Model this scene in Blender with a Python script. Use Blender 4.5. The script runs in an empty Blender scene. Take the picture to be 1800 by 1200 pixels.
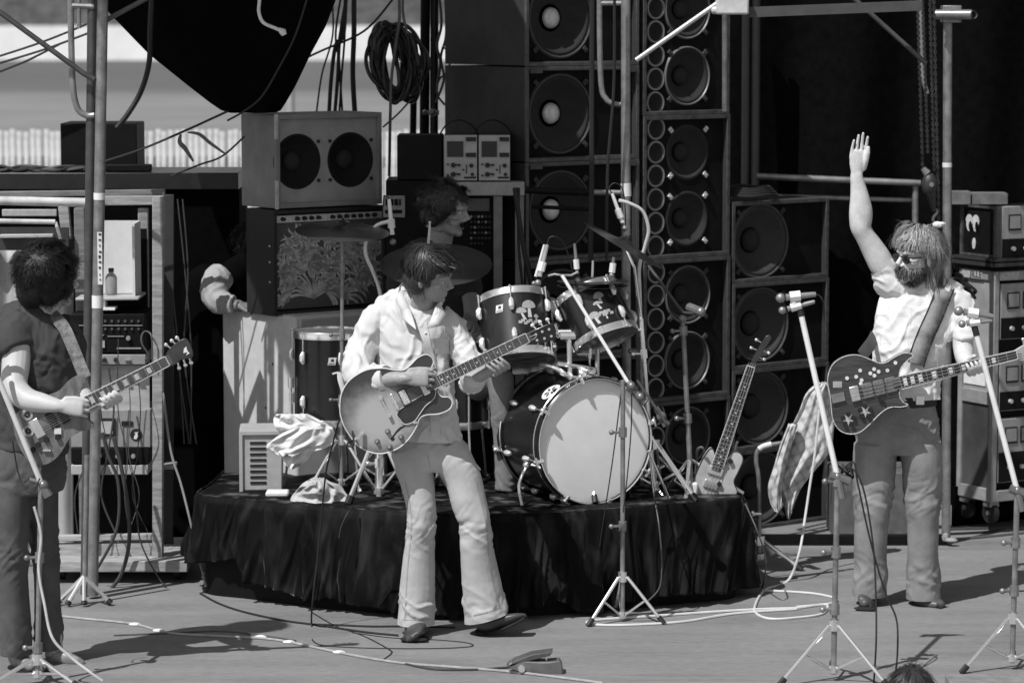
import bpy, bmesh, math, random
import numpy as np
from mathutils import Vector, Matrix, noise
from mathutils.geometry import tessellate_polygon
random.seed(7)
R = math.radians
S = bpy.context.scene
COL = S.collection
# ---------------------------------------------------------------- camera
FPX, CAMH, PITCH = 5400.0, 2.8, R(6.19)
cam = bpy.data.cameras.new('camera'); camo = bpy.data.objects.new('camera', cam); COL.objects.link(camo)
camo.location = (0, 0, CAMH); camo.rotation_euler = (R(90) - PITCH, 0, 0)
cam.sensor_width = 36; cam.lens = 36 * FPX / 1800; cam.clip_end = 3000; cam.clip_start = .1
cam.dof.use_dof = True; cam.dof.focus_distance = 13.75; cam.dof.aperture_fstop = 3.4
S.camera = camo
# ---------------------------------------------------------------- sky, sun, exposure
SUN = Vector((-.38, -.43, .82)).normalized()
w = bpy.data.worlds.new('World'); S.world = w; w.use_nodes = True
nt = w.node_tree; nt.nodes.clear()
sky = nt.nodes.new('ShaderNodeTexSky'); sky.sky_type = 'NISHITA'; sky.sun_disc = False
sky.sun_elevation = math.asin(SUN.z); sky.sun_rotation = math.atan2(SUN.x, SUN.y)
bw = nt.nodes.new('ShaderNodeRGBToBW'); bg = nt.nodes.new('ShaderNodeBackground'); bg.inputs[1].default_value = .11
wo = nt.nodes.new('ShaderNodeOutputWorld')
nt.links.new(sky.outputs[0], bw.inputs[0]); nt.links.new(bw.outputs[0], bg.inputs[0]); nt.links.new(bg.outputs[0], wo.inputs[0])
sl = bpy.data.lights.new('sun', 'SUN'); sl.energy = 4.4; sl.angle = R(.5); sl.color = (1, 1, 1)
so = bpy.data.objects.new('sun', sl); COL.objects.link(so); so.rotation_euler = SUN.to_track_quat('Z', 'Y').to_euler()
S.view_settings.view_transform = 'Standard'; S.view_settings.look = 'None'; S.view_settings.exposure = 0.0; S.view_settings.gamma = 1

# ---------------------------------------------------------------- projection helpers
CP, SP = math.cos(PITCH), math.sin(PITCH)
def ray(u, v):
    a = (u - 900) / FPX; b = -(v - 600) / FPX
    return Vector((a, CP + b * SP, -SP + b * CP))
def P(u, v, Y):
    d = ray(u, v); t = Y / d.y
    return Vector((d.x * t, Y, CAMH + d.z * t))
def G(u, v, z=0.0):
    d = ray(u, v); t = (z - CAMH) / d.z
    return Vector((d.x * t, d.y * t, z))
def ppm(p):                                  # pixels of the photograph per metre at a point
    return FPX / (p.y * CP + (CAMH - p.z) * SP)
def lerp(a, b, t): return a + (b - a) * t
def cr(pts, n=6, closed=False):              # Catmull-Rom through points
    pts = [Vector(p) for p in pts]; out = []; N = len(pts)
    rng = range(N) if closed else range(N - 1)
    for i in rng:
        if closed: p0, p1, p2, p3 = pts[i-1], pts[i], pts[(i+1) % N], pts[(i+2) % N]
        else: p0, p1, p2, p3 = pts[max(i-1, 0)], pts[i], pts[i+1], pts[min(i+2, N-1)]
        for k in range(n):
            t = k / n
            out.append(.5 * ((2*p1) + (p2-p0)*t + (2*p0-5*p1+4*p2-p3)*t*t + (3*p1-p0-3*p2+p3)*t**3))
    if not closed: out.append(pts[-1])
    return out

# ---------------------------------------------------------------- materials (all neutral grey: black-and-white film)
MATS = {}
def mat(name, g=.5, rough=.6, metal=0.0, var=.2, scale=18, bump=0.0, bscale=None, stretch=(1, 1, 1), sheen=0, coat=0, spec=.5, detail=5):
    if name in MATS: return MATS[name]
    m = bpy.data.materials.new(name); m.use_nodes = True; n = m.node_tree; b = n.nodes['Principled BSDF']
    b.inputs['Roughness'].default_value = rough; b.inputs['Metallic'].default_value = metal
    b.inputs['Specular IOR Level'].default_value = spec
    if sheen: b.inputs['Sheen Weight'].default_value = sheen; b.inputs['Sheen Roughness'].default_value = .35
    if coat: b.inputs['Coat Weight'].default_value = coat; b.inputs['Coat Roughness'].default_value = .08
    tc = n.nodes.new('ShaderNodeTexCoord'); mp = n.nodes.new('ShaderNodeMapping'); mp.inputs['Scale'].default_value = stretch
    n.links.new(tc.outputs['Object'], mp.inputs[0])
    nz = n.nodes.new('ShaderNodeTexNoise'); nz.inputs['Scale'].default_value = scale; nz.inputs['Detail'].default_value = detail; nz.inputs['Roughness'].default_value = .6
    n.links.new(mp.outputs[0], nz.inputs['Vector'])
    mr = n.nodes.new('ShaderNodeMapRange'); mr.inputs[1].default_value = .25; mr.inputs[2].default_value = .75
    mr.inputs[3].default_value = g * (1 - var); mr.inputs[4].default_value = g * (1 + var)
    n.links.new(nz.outputs[0], mr.inputs[0]); n.links.new(mr.outputs[0], b.inputs['Base Color'])
    if bump:
        n2 = n.nodes.new('ShaderNodeTexNoise'); n2.inputs['Scale'].default_value = bscale or scale * 4; n2.inputs['Detail'].default_value = 4
        n.links.new(mp.outputs[0], n2.inputs['Vector'])
        bp = n.nodes.new('ShaderNodeBump'); bp.inputs['Strength'].default_value = bump; bp.inputs['Distance'].default_value = .004
        n.links.new(n2.outputs[0], bp.inputs['Height']); n.links.new(bp.outputs[0], b.inputs['Normal'])
    MATS[name] = m
    return m
black = mat('black paint', .006, .6, var=.4, spec=.15)
blackmatt = mat('black cloth', .003, .9, var=.3, spec=.03)
dark = mat('dark grey paint', .03, .6, var=.3)
baffle_m = mat('black speaker baffle', .008, .8, var=.5, scale=9, spec=.1)
edge_m = mat('worn grey cabinet edge', .055, .6, var=.75, scale=22)
cone_m = mat('paper cone', .016, .85, var=.4, scale=16)
ring_m = mat('cast speaker frame', .16, .45, .3, var=.3)
alu = mat('bright aluminium', .6, .35, .7, var=.15)
chrome = mat('chrome', .93, .2, .85, var=.05)
steel = mat('galvanised tube', .27, .42, .55, var=.45, scale=14)
darksteel = mat('dark steel tube', .09, .45, .5, var=.3)
white = mat('white paint', .72, .5, var=.08)
cream = mat('cream paint', .5, .55, var=.12, scale=8)
greyp = mat('grey paint', .27, .55, var=.18)
lgrey = mat('light grey panel', .4, .5, var=.12)
rubber = mat('black rubber', .012, .6, var=.2)
wood = mat('weathered wood', .3, .75, var=.45, scale=9, bump=.3, stretch=(1, 1, 6))
woodh = mat('weathered plank', .33, .75, var=.45, scale=9, bump=.3, stretch=(1, 6, 6))
tape = mat('white tape', .75, .6, var=.1)

# ---------------------------------------------------------------- mesh builder
class MB:
    def __init__(s): s.v = []; s.f = []
    def add(s, vs, fs):
        o = len(s.v); s.v += [tuple(x) for x in vs]; s.f += [tuple(i + o for i in f) for f in fs]; return s
    def box(s, a, b, M=None):
        x0, y0, z0 = a; x1, y1, z1 = b
        vs = [Vector(c) for c in ((x0,y0,z0),(x1,y0,z0),(x1,y1,z0),(x0,y1,z0),(x0,y0,z1),(x1,y0,z1),(x1,y1,z1),(x0,y1,z1))]
        if M is not None: vs = [M @ c for c in vs]
        return s.add(vs, [(0,3,2,1),(4,5,6,7),(0,1,5,4),(1,2,6,5),(2,3,7,6),(3,0,4,7)])
    def bar(s, p, q, wx, wy, up=(0,0,1)):     # box-section bar from p to q
        p = Vector(p); q = Vector(q); d = (q-p).normalized(); u = Vector(up)
        if abs(d.dot(u)) > .98: u = Vector((1,0,0))
        a = d.cross(u).normalized(); b = a.cross(d)
        vs = [c + a*wx*i/2 + b*wy*j/2 for c in (p, q) for i, j in ((-1,-1),(1,-1),(1,1),(-1,1))]
        return s.add(vs, [(0,1,2,3),(7,6,5,4),(0,4,5,1),(1,5,6,2),(2,6,7,3),(3,7,4,0)])
    def tube(s, pts, r, n=8, closed=False, flat=None, cap=True):
        pts = [Vector(p) for p in pts]; N = len(pts)
        if not isinstance(r, (list, tuple)): r = [r] * N
        rings = []; a = None
        for i, p in enumerate(pts):
            if closed: d = pts[(i+1) % N] - pts[i-1]
            else: d = pts[min(i+1, N-1)] - pts[max(i-1, 0)]
            if d.length < 1e-9: d = Vector((0,0,1))
            d.normalize()
            if a is None:
                a = Vector(flat) if flat else (Vector((0,0,1)) if abs(d.z) < .9 else Vector((1,0,0)))
            a = a - d * a.dot(d)
            if a.length < 1e-6: a = d.orthogonal()
            a.normalize(); b = d.cross(a)
            ri = r[i]; ra, rb = ri if isinstance(ri, tuple) else (ri, ri)
            rings.append([p + a*ra*math.cos(t) + b*rb*math.sin(t) for t in (2*math.pi*k/n for k in range(n))])
        vs = [x for g in rings for x in g]; fs = []
        for i in range(N if closed else N-1):
            j = (i+1) % N
            for k in range(n):
                l = (k+1) % n; fs.append((i*n+k, i*n+l, j*n+l, j*n+k))
        if cap and not closed:
            fs.append(tuple(range(n-1, -1, -1))); fs.append(tuple((N-1)*n+k for k in range(n)))
        return s.add(vs, fs)
    def lathe(s, prof, o=(0,0,0), axis=(0,0,1), n=24, ref=None, arc=None):
        o = Vector(o); d = Vector(axis).normalized(); a = Vector(ref) if ref else d.orthogonal(); a = (a - d*a.dot(d)).normalized(); b = d.cross(a)
        vs = []; fs = []; L = len(prof)
        for r, h in prof:
            for k in range(n):
                t = 2*math.pi*k/n; vs.append(o + d*h + a*r*math.cos(t) + b*r*math.sin(t))
        for i in range(L-1):
            for k in range(n):
                l = (k+1) % n; fs.append((i*n+k, i*n+l, (i+1)*n+l, (i+1)*n+k))
        return s.add(vs, fs)
    def ball(s, c, r, n=10, m=6, M=None):
        c = Vector(c); r = r if isinstance(r, (tuple, list)) else (r, r, r); vs = []; fs = []
        for i in range(m+1):
            ph = math.pi*i/m
            for k in range(n):
                t = 2*math.pi*k/n
                q = Vector((r[0]*math.sin(ph)*math.cos(t), r[1]*math.sin(ph)*math.sin(t), r[2]*math.cos(ph)))
                vs.append((M @ q if M is not None else q) + c)
        for i in range(m):
            for k in range(n):
                l = (k+1) % n; fs.append((i*n+k, (i+1)*n+k, (i+1)*n+l, i*n+l))
        return s.add(vs, fs)
    def prism(s, out, y0, y1, fn=None):       # outline (x,z) extruded along y
        fn = fn or (lambda x, y, z: Vector((x, y, z)))
        N = len(out); vs = [fn(q[0], y0, q[1]) for q in out] + [fn(q[0], y1, q[1]) for q in out]
        tri = tessellate_polygon([[Vector((q[0], q[1], 0)) for q in out]])
        fs = [tuple(t) for t in tri] + [tuple(N + i for i in reversed(t)) for t in tri]
        fs += [(i, (i+1) % N, N + (i+1) % N, N + i) for i in range(N)]
        return s.add(vs, fs)
    def sheet(s, loops, y, fn=None):          # flat sheet with holes, loops in (x,z)
        fn = fn or (lambda x, y, z: Vector((x, y, z)))
        flat = [q for l in loops for q in l]
        tri = tessellate_polygon([[Vector((q[0], q[1], 0)) for q in l] for l in loops])
        return s.add([fn(q[0], y, q[1]) for q in flat], [tuple(t) for t in tri])
    def grid(s, fn, nu, nv, closed_u=False):
        vs = [fn(i/(nu if closed_u else nu-1), j/(nv-1)) for j in range(nv) for i in range(nu)]; fs = []
        for j in range(nv-1):
            for i in range(nu if closed_u else nu-1):
                k = (i+1) % nu; fs.append((j*nu+i, j*nu+k, (j+1)*nu+k, (j+1)*nu+i))
        return s.add(vs, fs)
    def mesh(s, name):
        me = bpy.data.meshes.new(name); me.from_pydata(s.v, [], s.f); me.validate(); me.update()
        bm = bmesh.new(); bm.from_mesh(me); bmesh.ops.recalc_face_normals(bm, faces=bm.faces); bm.to_mesh(me); bm.free()
        return me
    def build(s, name, m, parent=None, sharp=35, bevel=0.0):
        return link(s.mesh(name), name, m, parent, sharp, bevel)
WORLDMODE = {}
def link(me, name, m, parent=None, sharp=35, bevel=0.0):
    if len(me.polygons):
        me.polygons.foreach_set('use_smooth', [True] * len(me.polygons))
        if sharp: me.set_sharp_from_angle(angle=R(sharp))
    me.materials.clear(); me.materials.append(m)
    o = bpy.data.objects.new(name, me); COL.objects.link(o)
    if parent is not None:
        o.parent = parent
        if parent.name in WORLDMODE: o.matrix_parent_inverse = WORLDMODE[parent.name]
    if bevel:
        b = o.modifiers.new('bevel', 'BEVEL'); b.width = bevel; b.segments = 2; b.limit_method = 'ANGLE'; b.angle_limit = R(40)
    return o
def tag(o, label, cat, group=None):
    o['label'] = label; o['category'] = cat
    if group: o['group'] = group
    return o
def thing(name, label, cat, loc=(0,0,0), rz=0.0, group=None, local=False, rot=None):
    o = bpy.data.objects.new(name, None); COL.objects.link(o); o.empty_display_size = .1
    o.location = loc; o.rotation_euler = rot if rot else (0, 0, rz)
    if not local:
        WORLDMODE[o.name] = (Matrix.Translation(Vector(loc)) @ o.rotation_euler.to_matrix().to_4x4()).inverted()
    return tag(o, label, cat, group)
def struct(o): o['kind'] = 'structure'; return o
def one(name, mb, m, label, cat, group=None, **k): return tag(mb.build(name, m, **k), label, cat, group)
def text_mesh(body, size, fn, depth=.0006):   # flat lettering as a mesh; fn maps (x,z) to a point
    cu = bpy.data.curves.new('t', 'FONT'); cu.body = body; cu.size = size; cu.extrude = depth; cu.align_x = 'CENTER'; cu.align_y = 'CENTER'
    cu.resolution_u = 2
    o = bpy.data.objects.new('t', cu); COL.objects.link(o)
    dg = bpy.context.evaluated_depsgraph_get(); me = bpy.data.meshes.new_from_object(o.evaluated_get(dg))
    bpy.data.objects.remove(o); bpy.data.curves.remove(cu)
    for q in me.vertices: q.co = fn(q.co.x, q.co.y, q.co.z)
    return me
def circ(x, z, r, n=32, rz=None):
    rz = rz or r
    return [(x + r*math.cos(2*math.pi*k/n), z + rz*math.sin(2*math.pi*k/n)) for k in range(n)]
# ================================================================ setting
floor_m = mat('stage floor', .215, .9, var=.16, scale=3.0, bump=.5, bscale=160, stretch=(.35, 1.6, 1), detail=9, spec=.2)
_n = floor_m.node_tree; _b = _n.nodes['Principled BSDF']; _src = _b.inputs['Base Color'].links[0].from_socket
_tc = _n.nodes.new('ShaderNodeTexCoord'); _val = _src
for _sc, _st, _lo, _hi, _a, _c in ((230, (1, 1, 1), .3, .7, .66, 1.34), (38, (.5, 1.4, 1), .3, .7, .88, 1.12), (1.3, (.5, 1.6, 1), .52, .72, 1.0, .72), (5, (.12, 2.2, 1), .6, .75, 1.0, .8)):
    _m = _n.nodes.new('ShaderNodeMapping'); _m.inputs['Scale'].default_value = _st; _n.links.new(_tc.outputs['Object'], _m.inputs[0])
    _t = _n.nodes.new('ShaderNodeTexNoise'); _t.inputs['Scale'].default_value = _sc; _t.inputs['Detail'].default_value = 4; _n.links.new(_m.outputs[0], _t.inputs[0])
    _r = _n.nodes.new('ShaderNodeMapRange'); _r.inputs[1].default_value = _lo; _r.inputs[2].default_value = _hi; _r.inputs[3].default_value = _a; _r.inputs[4].default_value = _c; _n.links.new(_t.outputs[0], _r.inputs[0])
    _x = _n.nodes.new('ShaderNodeMath'); _x.operation = 'MULTIPLY'; _n.links.new(_val, _x.inputs[0]); _n.links.new(_r.outputs[0], _x.inputs[1]); _val = _x.outputs[0]
_n.links.new(_val, _b.inputs['Base Color'])
mb = MB(); mb.box((-9, 11.9, -.25), (9, 22, 0)); struct(mb.build('stage_floor', floor_m, sharp=30))
grass = bpy.data.materials.new('field'); grass.use_nodes = True; n = grass.node_tree; b = n.nodes['Principled BSDF']; b.inputs['Roughness'].default_value = .95
tc = n.nodes.new('ShaderNodeTexCoord'); sx = n.nodes.new('ShaderNodeSeparateXYZ'); n.links.new(tc.outputs['Object'], sx.inputs[0])
rm = n.nodes.new('ShaderNodeValToRGB'); mr = n.nodes.new('ShaderNodeMapRange'); mr.inputs[1].default_value = 100; mr.inputs[2].default_value = 300
n.links.new(sx.outputs[1], mr.inputs[0]); n.links.new(mr.outputs[0], rm.inputs[0])
e = rm.color_ramp.elements; e[0].position = .33; e[0].color = (.2, .2, .2, 1); e[1].position = .42; e[1].color = (.105, .105, .105, 1)
nz = n.nodes.new('ShaderNodeTexNoise'); nz.inputs['Scale'].default_value = .15; nz.inputs['Detail'].default_value = 8; n.links.new(tc.outputs['Object'], nz.inputs[0])
mx = n.nodes.new('ShaderNodeMix'); mx.data_type = 'RGBA'; mx.blend_type = 'OVERLAY'; mx.inputs[0].default_value = .35
n.links.new(rm.outputs[0], mx.inputs[6]); n.links.new(nz.outputs[0], mx.inputs[7]); 
bwn = n.nodes.new('ShaderNodeRGBToBW'); n.links.new(mx.outputs[2], bwn.inputs[0]); n.links.new(bwn.outputs[0], b.inputs['Base Color'])
mb = MB(); mb.box((-900, -60, -2.5), (900, 900, -2)); struct(mb.build('ground', grass))
# far side of the stadium: white wall with dark seating above
mb = MB(); mb.box((-160, 285, -2), (160, 286, 1.15)); 
far = thing('stadium_stand', 'far white wall and dark tiers of seats across the field', 'grandstand', (0, 285, -2))
mb.build('wall', mat('white wash wall', .85, .8, var=.12, scale=.4), far)
mb = MB()
for k in range(14): mb.box((-160, 286 + k*.9, 1.0), (160, 287 + k*.9, 1.3 + k*.55))
mb.build('seating', mat('dark seats', .12, .9, var=.6, scale=1.2), far)
# slatted fence behind the stage
fen = thing('slat_fence', 'pale slatted fence standing behind the stage on the left', 'fence', (-3.4, 30, -2))
mb = MB(); mb.box((-.026, -.006, -2.0), (.026, .006, 1.62)); sm = mb.mesh('slat'); slat_m = mat('pale slats', .4, .85, var=.45, scale=6)
for k in range(96):
    o = link(sm, 'slat', slat_m, fen, 0) if k == 0 else None
    if o is None:
        o = bpy.data.objects.new('slat', sm); COL.objects.link(o); o.parent = fen; o.matrix_parent_inverse = WORLDMODE[fen.name]
    o.location = (-6.4 + k*.064 + random.uniform(-.004, .004), 30 + random.uniform(-.004, .004), random.uniform(-.02, .01))
    o.rotation_euler.y = random.uniform(-.004, .004)
mb = MB(); mb.box((-6.5, 30.03, 1.25), (-.2, 30.07, 1.36)); mb.box((-6.5, 30.03, .2), (-.2, 30.07, .3)); mb.build('rail', mat('fence rail', .3, .8), fen)
mb = MB(); p = P(511, 160, 40); mb.tube([(p.x, 40, -2), (p.x, 40, 2.2)], .05, 10)
one('light_post', mb, mat('post paint', .34, .7), 'plain pale post on the field beyond the black tarp', 'post')

# black backdrop behind the right half
def bdrop(a, c):
    x = lerp(1.0, 7.5, a); z = lerp(0, 6.5, c)
    return Vector((x, 17.25 + .07*math.sin(x*9 + .5*math.sin(z*1.3)) + .04*noise.noise(Vector((x*3, z*.7, 1))), z))
mb = MB(); mb.grid(bdrop, 260, 30)
bd = mb.build('backdrop_curtain', mat('black backdrop cloth', .0042, .9, var=.4, spec=.02), sharp=0)
sol = bd.modifiers.new('t', 'SOLIDIFY'); sol.thickness = .006
tag(bd, 'tall black backdrop cloth hanging behind the right side', 'curtain')

# ================================================================ rotated cabinets
TH = R(37)
def fw(C, u, th=TH):
    q = (u - 900)/FPX; D = C.y*CP + (CAMH - C.z)*SP; return (q*D - C.x)/(math.cos(th) - q*math.sin(th)*CP)
def sd(C, u, th=TH):
    q = (u - 900)/FPX; D = C.y*CP + (CAMH - C.z)*SP; return (C.x - q*D)/(math.sin(th) + q*math.cos(th)*CP)
def zat(v, Y): return P(900, v, Y).z
def shell(root, W, D, Hh, m, t=.02, inset=.03, name='cabinet'):
    mb = MB()
    mb.box((0,0,0), (t,D,Hh)); mb.box((W-t,0,0), (W,D,Hh)); mb.box((t,0,0), (W-t,D,t)); mb.box((t,0,Hh-t), (W-t,D,Hh)); mb.box((t,D-t,t), (W-t,D,Hh-t))
    return mb.build(name, m, root, bevel=.003)
def trimmed(root, W, Hh, m, t=.02):
    mb = MB(); e = .003
    mb.box((-e,-e,-e), (t,.012,Hh+e)); mb.box((W-t,-e,-e), (W+e,.012,Hh+e)); mb.box((t,-e,-e), (W-t,.012,t)); mb.box((t,-e,Hh-t), (W-t,.012,Hh+e))
    return mb.build('edge_trim', m, root, bevel=.002)
def baffle(root, W, Hh, holes, m, y=.03, t=.02):
    mb = MB(); mb.sheet([[(t,t),(W-t,t),(W-t,Hh-t),(t,Hh-t)]] + holes, y); return mb.build('baffle', m, root)
def speaker(root, x, z, r, y=.03, ring=ring_m, cap=cone_m, clamps=True, capr=.33, ringw=.055, conem=None, bright=None):
    sp = MB(); d = r*.42
    sp.lathe([(r, 0), (r*.93, -.006), (r*.9, -.004), (r*.86, .004), (r*.4, d), (r*.36, d)], (x, y, z), (0,1,0), 40)
    s = sp.build('speaker_cone', conem or cone_m, root, sharp=60)
    if ring:
        q = MB(); q.lathe([(r*.985, 0.002), (r*.995, -.008), (r*1.02, -.012), (r*1.05, -.01), (r*(1.03+ringw), .003)], (x, y, z), (0,1,0), 40); q.build('speaker_frame', ring, s)
    q = MB(); q.lathe([(r*capr*math.sin(a), d*.93 - r*capr*.55*math.cos(a)) for a in [i*math.pi/2/6 for i in range(7)]], (x, y, z), (0,1,0), 24); q.build('dust_cap', cap, s)
    if clamps:
        for a in (45, 135, 225, 315):
            q = MB(); c = Vector((x + r*1.16*math.cos(R(a)), y, z + r*1.16*math.sin(R(a)))); M = Matrix.Translation(c) @ Matrix.Rotation(-R(a), 4, 'Y')
            q.box((-.016, -.014, -.012), (.016, -.001, .012), M); q.tube([c + Vector((0,-.013,0)), c + Vector((0,-.02,0))], .006, 6); q.build('clamp', bright or alu, s, bevel=.002)
    return s
def cab_root(name, label, cat, u, v, Y, group=None, th=TH):
    C = P(u, v, Y); return thing(name, label, cat, C, th, group, local=True), C
GS = 'speaker cabinets stacked behind the drums'
darkside = mat('dark plywood side', .03, .7, var=.35, scale=7, bump=.15)
ox = {}
# left stack, single fifteen-inch speakers with shiny dust caps
def stack(u, ur, Y, edges, fn, ul=None, D=.55, labels=()):
    for i in range(len(edges)-1):
        vt, vb = edges[i], edges[i+1]
        zb = max(zat(vb, Y), 0); zt = zat(vt, Y) - .008
        C = P(u, vb, Y); C.z = zb
        rt = thing('speaker_cabinet', labels[i], 'speaker cabinet', C, TH, GS, local=True)
        W = fw(C, ur); D_ = sd(C, ul) if ul else D
        shell(rt, W, D_, zt - zb, darkside); fn(rt, C, W, zt - zb, i, vt, vb)
def fn1(rt, C, W, Hh, i, vt, vb):
    x = fw(C, 990); z = Hh*.5; r = .193
    baffle(rt, W, Hh, [circ(x, z, r*.985)], baffle_m); trimmed(rt, W, Hh, mat('dull cabinet edge', .07, .6, var=.5, scale=30), .016)
    speaker(rt, x, z, r, cap=mat('aluminium dust cap', .62, .42, .35, var=.2, scale=60), ring=mat('dull speaker frame', .06, .5, .2), capr=.28, bright=dark)
    for xx in (.02, W-.1):                    # corner tabs
        q = MB(); q.box((xx, -.012, Hh-.03), (xx+.075, -.004, Hh-.004)); q.build('corner_tab', edge_m, rt)
stack(925, 1122, 15.47, [-55, 116, 285, 459, 634, 809, 986], fn1, ul=782,
      labels=['black one-speaker cabinet topmost in the tower with bright dust caps, cut by the frame', 'black one-speaker cabinet second in the tower, right beside the centre scaffold pole',
              'black one-speaker cabinet behind two thin horizontal pipes, bright dust cap', 'black cabinet behind the rack toms, in the tower with bright dust caps', 'black cabinet low behind the bass drum in the bright-cap tower', 'black cabinet at the foot of the bright-cap tower'])
def fn2(rt, C, W, Hh, i, vt, vb):
    r = .146; x = fw(C, 1213); xo = fw(C, 1157.5); zs = [Hh*.27, Hh*.74]; ov = [Hh*(.085 + .166*k) for k in range(6)]
    baffle(rt, W, Hh, [circ(x, z, r*.985) for z in zs] + [circ(xo, z, .052, 20) for z in ov], baffle_m); trimmed(rt, W, Hh, edge_m, .018)
    for z in zs: speaker(rt, x, z, r, ring=ring_m if i != 1 else None, clamps=True, bright=alu if i == 1 else dark, ringw=.05)
    for z in ov:
        q = MB(); q.lathe([(.052, 0), (.02, .03), (.004, .026)], (xo, .03, z), (0,1,0), 20); s = q.build('small_cone', cone_m, rt, sharp=60)
        q = MB(); q.lathe([(.049, .004), (.051, -.008), (.058, -.008), (.062, .004)], (xo, .03, z), (0,1,0), 20); q.build('ring', mat('pale speaker ring', .26, .5, .2), s)
stack(1131, 1281, 15.93, [-52, 203, 457, 708, 962], fn2, D=.3,
      labels=['tall two-speaker cabinet with small ringed cones, topmost, cut by the frame', 'tall black cabinet with bright corner clamps and a column of six small ringed cones',
              'tall black two-speaker cabinet with a cone column, behind the boom microphone stand', 'tall black two-speaker cabinet at the foot of the tower beside the leaning bass'])
def fn3(rt, C, W, Hh, i, vt, vb):
    r = .192; x = fw(C, 1341); z = Hh*.5
    baffle(rt, W, Hh, [circ(x, z, r*.985)], baffle_m); trimmed(rt, W, Hh, edge_m, .018)
    speaker(rt, x, z, r, ring=mat('dark speaker frame', .07, .5, .2), conem=mat('grey cone', .028, .7, var=.25, scale=40), bright=dark)
stack(1287, 1455, 16.3, [354, 498, 650, 793, 936], fn3, D=.5,
      labels=['black one-speaker cabinet on top of the short right tower, coiled cable on it', 'black one-speaker cabinet, second in the short right tower, behind the bass headstock',
              'black one-speaker cabinet, third in the short right tower, left of the hanging plaid shirt', 'black one-speaker cabinet on the floor behind the hanging plaid shirt'])
# coil on the short tower
mb = MB(); c = P(1310, 341, 16.5)
mb.tube([c + Vector(((.17 - .012*(k//24))*math.cos(k*math.pi/12), (.17-.012*(k//24))*math.sin(k*math.pi/12), .012*(k//24) + .004*math.sin(k*1.3))) for k in range(24*4)], .008, 6)
one('cable_coil', mb, rubber, 'flat coil of black cable lying on the short speaker tower', 'cable')

# ---- two-speaker guitar cabinet on top of the patterned amplifier
rt, C = cab_root('speaker_cabinet', 'grey cabinet with two round speakers on top of the patterned amplifier', 'speaker cabinet', 486, 367, 15.3)
W = fw(C, 672); D = sd(C, 425); Hh = zat(202, 15.3) - C.z
gtol = mat('grey tolex', .2, .75, var=.3, scale=5, bump=.2, bscale=300); gbaf = mat('grey baffle', .27, .7, var=.2, scale=10)
shell(rt, W, D, Hh, gtol, .025)
xs = [fw(C, 527), fw(C, 620)]; zc = zat(285, 15.35) - C.z; r = .142
baffle(rt, W, Hh, [circ(x, zc, r*.985) for x in xs], gbaf, y=.02, t=.025)
for x in xs:
    speaker(rt, x, zc, r, y=.022, ring=None, clamps=False, capr=.36, conem=mat('dark cone', .012, .85, spec=.2))
    for a in (38, 142, 218, 322):
        q = MB(); q.lathe([(.009, 0), (.009, -.008), (0.001, -.01)], (x + 1.12*r*math.cos(R(a)), .02, zc + 1.12*r*math.sin(R(a))), (0,1,0), 8); q.build('bolt', rubber, rt)
q = MB(); q.box((-.004, -.003, -.003), (.012, .006, .14)); q.box((-.004, -.003, Hh-.12), (.012, .008, Hh+.003)); q.build('corner', mat('pale worn corner', .45, .6, var=.4), rt)
# ---- patterned amplifier
rt, C = cab_root('guitar_amplifier', 'black amplifier with swirling floral grille cloth and a row of knobs', 'amplifier', 482, 556, 15.3)
W = fw(C, 682); D = sd(C, 434); Hh = zat(370, 15.3) - C.z; zg = zat(394, 15.3) - C.z
shell(rt, W, D, Hh, mat('black tolex', .014, .6, var=.3, bump=.2, bscale=400), .022)
grm = mat('dark grille cloth', .08, .85, var=.3, scale=60, bump=.3, bscale=500)
q = MB(); q.box((.022, .018, .03), (W-.022, .03, zg)); gr = q.build('grille', grm, rt)
swm = mat('painted swirl', .46, .8, var=.45, scale=30)
q = MB(); rnd = random.Random(3)
def plume(x0, z0, a0, L, curl, nn, spread):     # acanthus-like fan of strokes
    for i in range(nn):
        a = a0 + spread*(i/(nn-1) - .5); pts = []; x, z = x0, z0; ang = a; l = L*(.55 + .45*math.cos((i/(nn-1)-.5)*2.2))*rnd.uniform(.85, 1.1)
        for k in range(9):
            pts.append((x, z)); x += l/8*math.cos(ang); z += l/8*math.sin(ang); ang += curl*1.5*(1 if i >= nn/2 else -1)*(.1 + .5*k/8)
        for k in range(8):
            (xa, za), (xb, zb) = pts[k], pts[k+1]; wd = (.0055 + .004*rnd.random())*math.sin(math.pi*(k+.6)/9.2); wd2 = (.0055 + .004*rnd.random())*math.sin(math.pi*(k+1.6)/9.2) if k < 7 else .0004
            dx, dz = xb-xa, zb-za; ll = math.hypot(dx, dz) or 1; nx, nzz = -dz/ll, dx/ll
            cs = [(xa+nx*wd, za+nzz*wd), (xb+nx*wd2, zb+nzz*wd2), (xb-nx*wd2, zb-nzz*wd2), (xa-nx*wd, za-nzz*wd)]
            cs = [(min(max(x_, .026), W-.026), min(max(z_, .034), zg-.004)) for x_, z_ in cs]
            o = len(q.v); q.v += [(x_, .0165, z_) for x_, z_ in cs]; q.f += [(o, o+1, o+2, o+3)]
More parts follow.
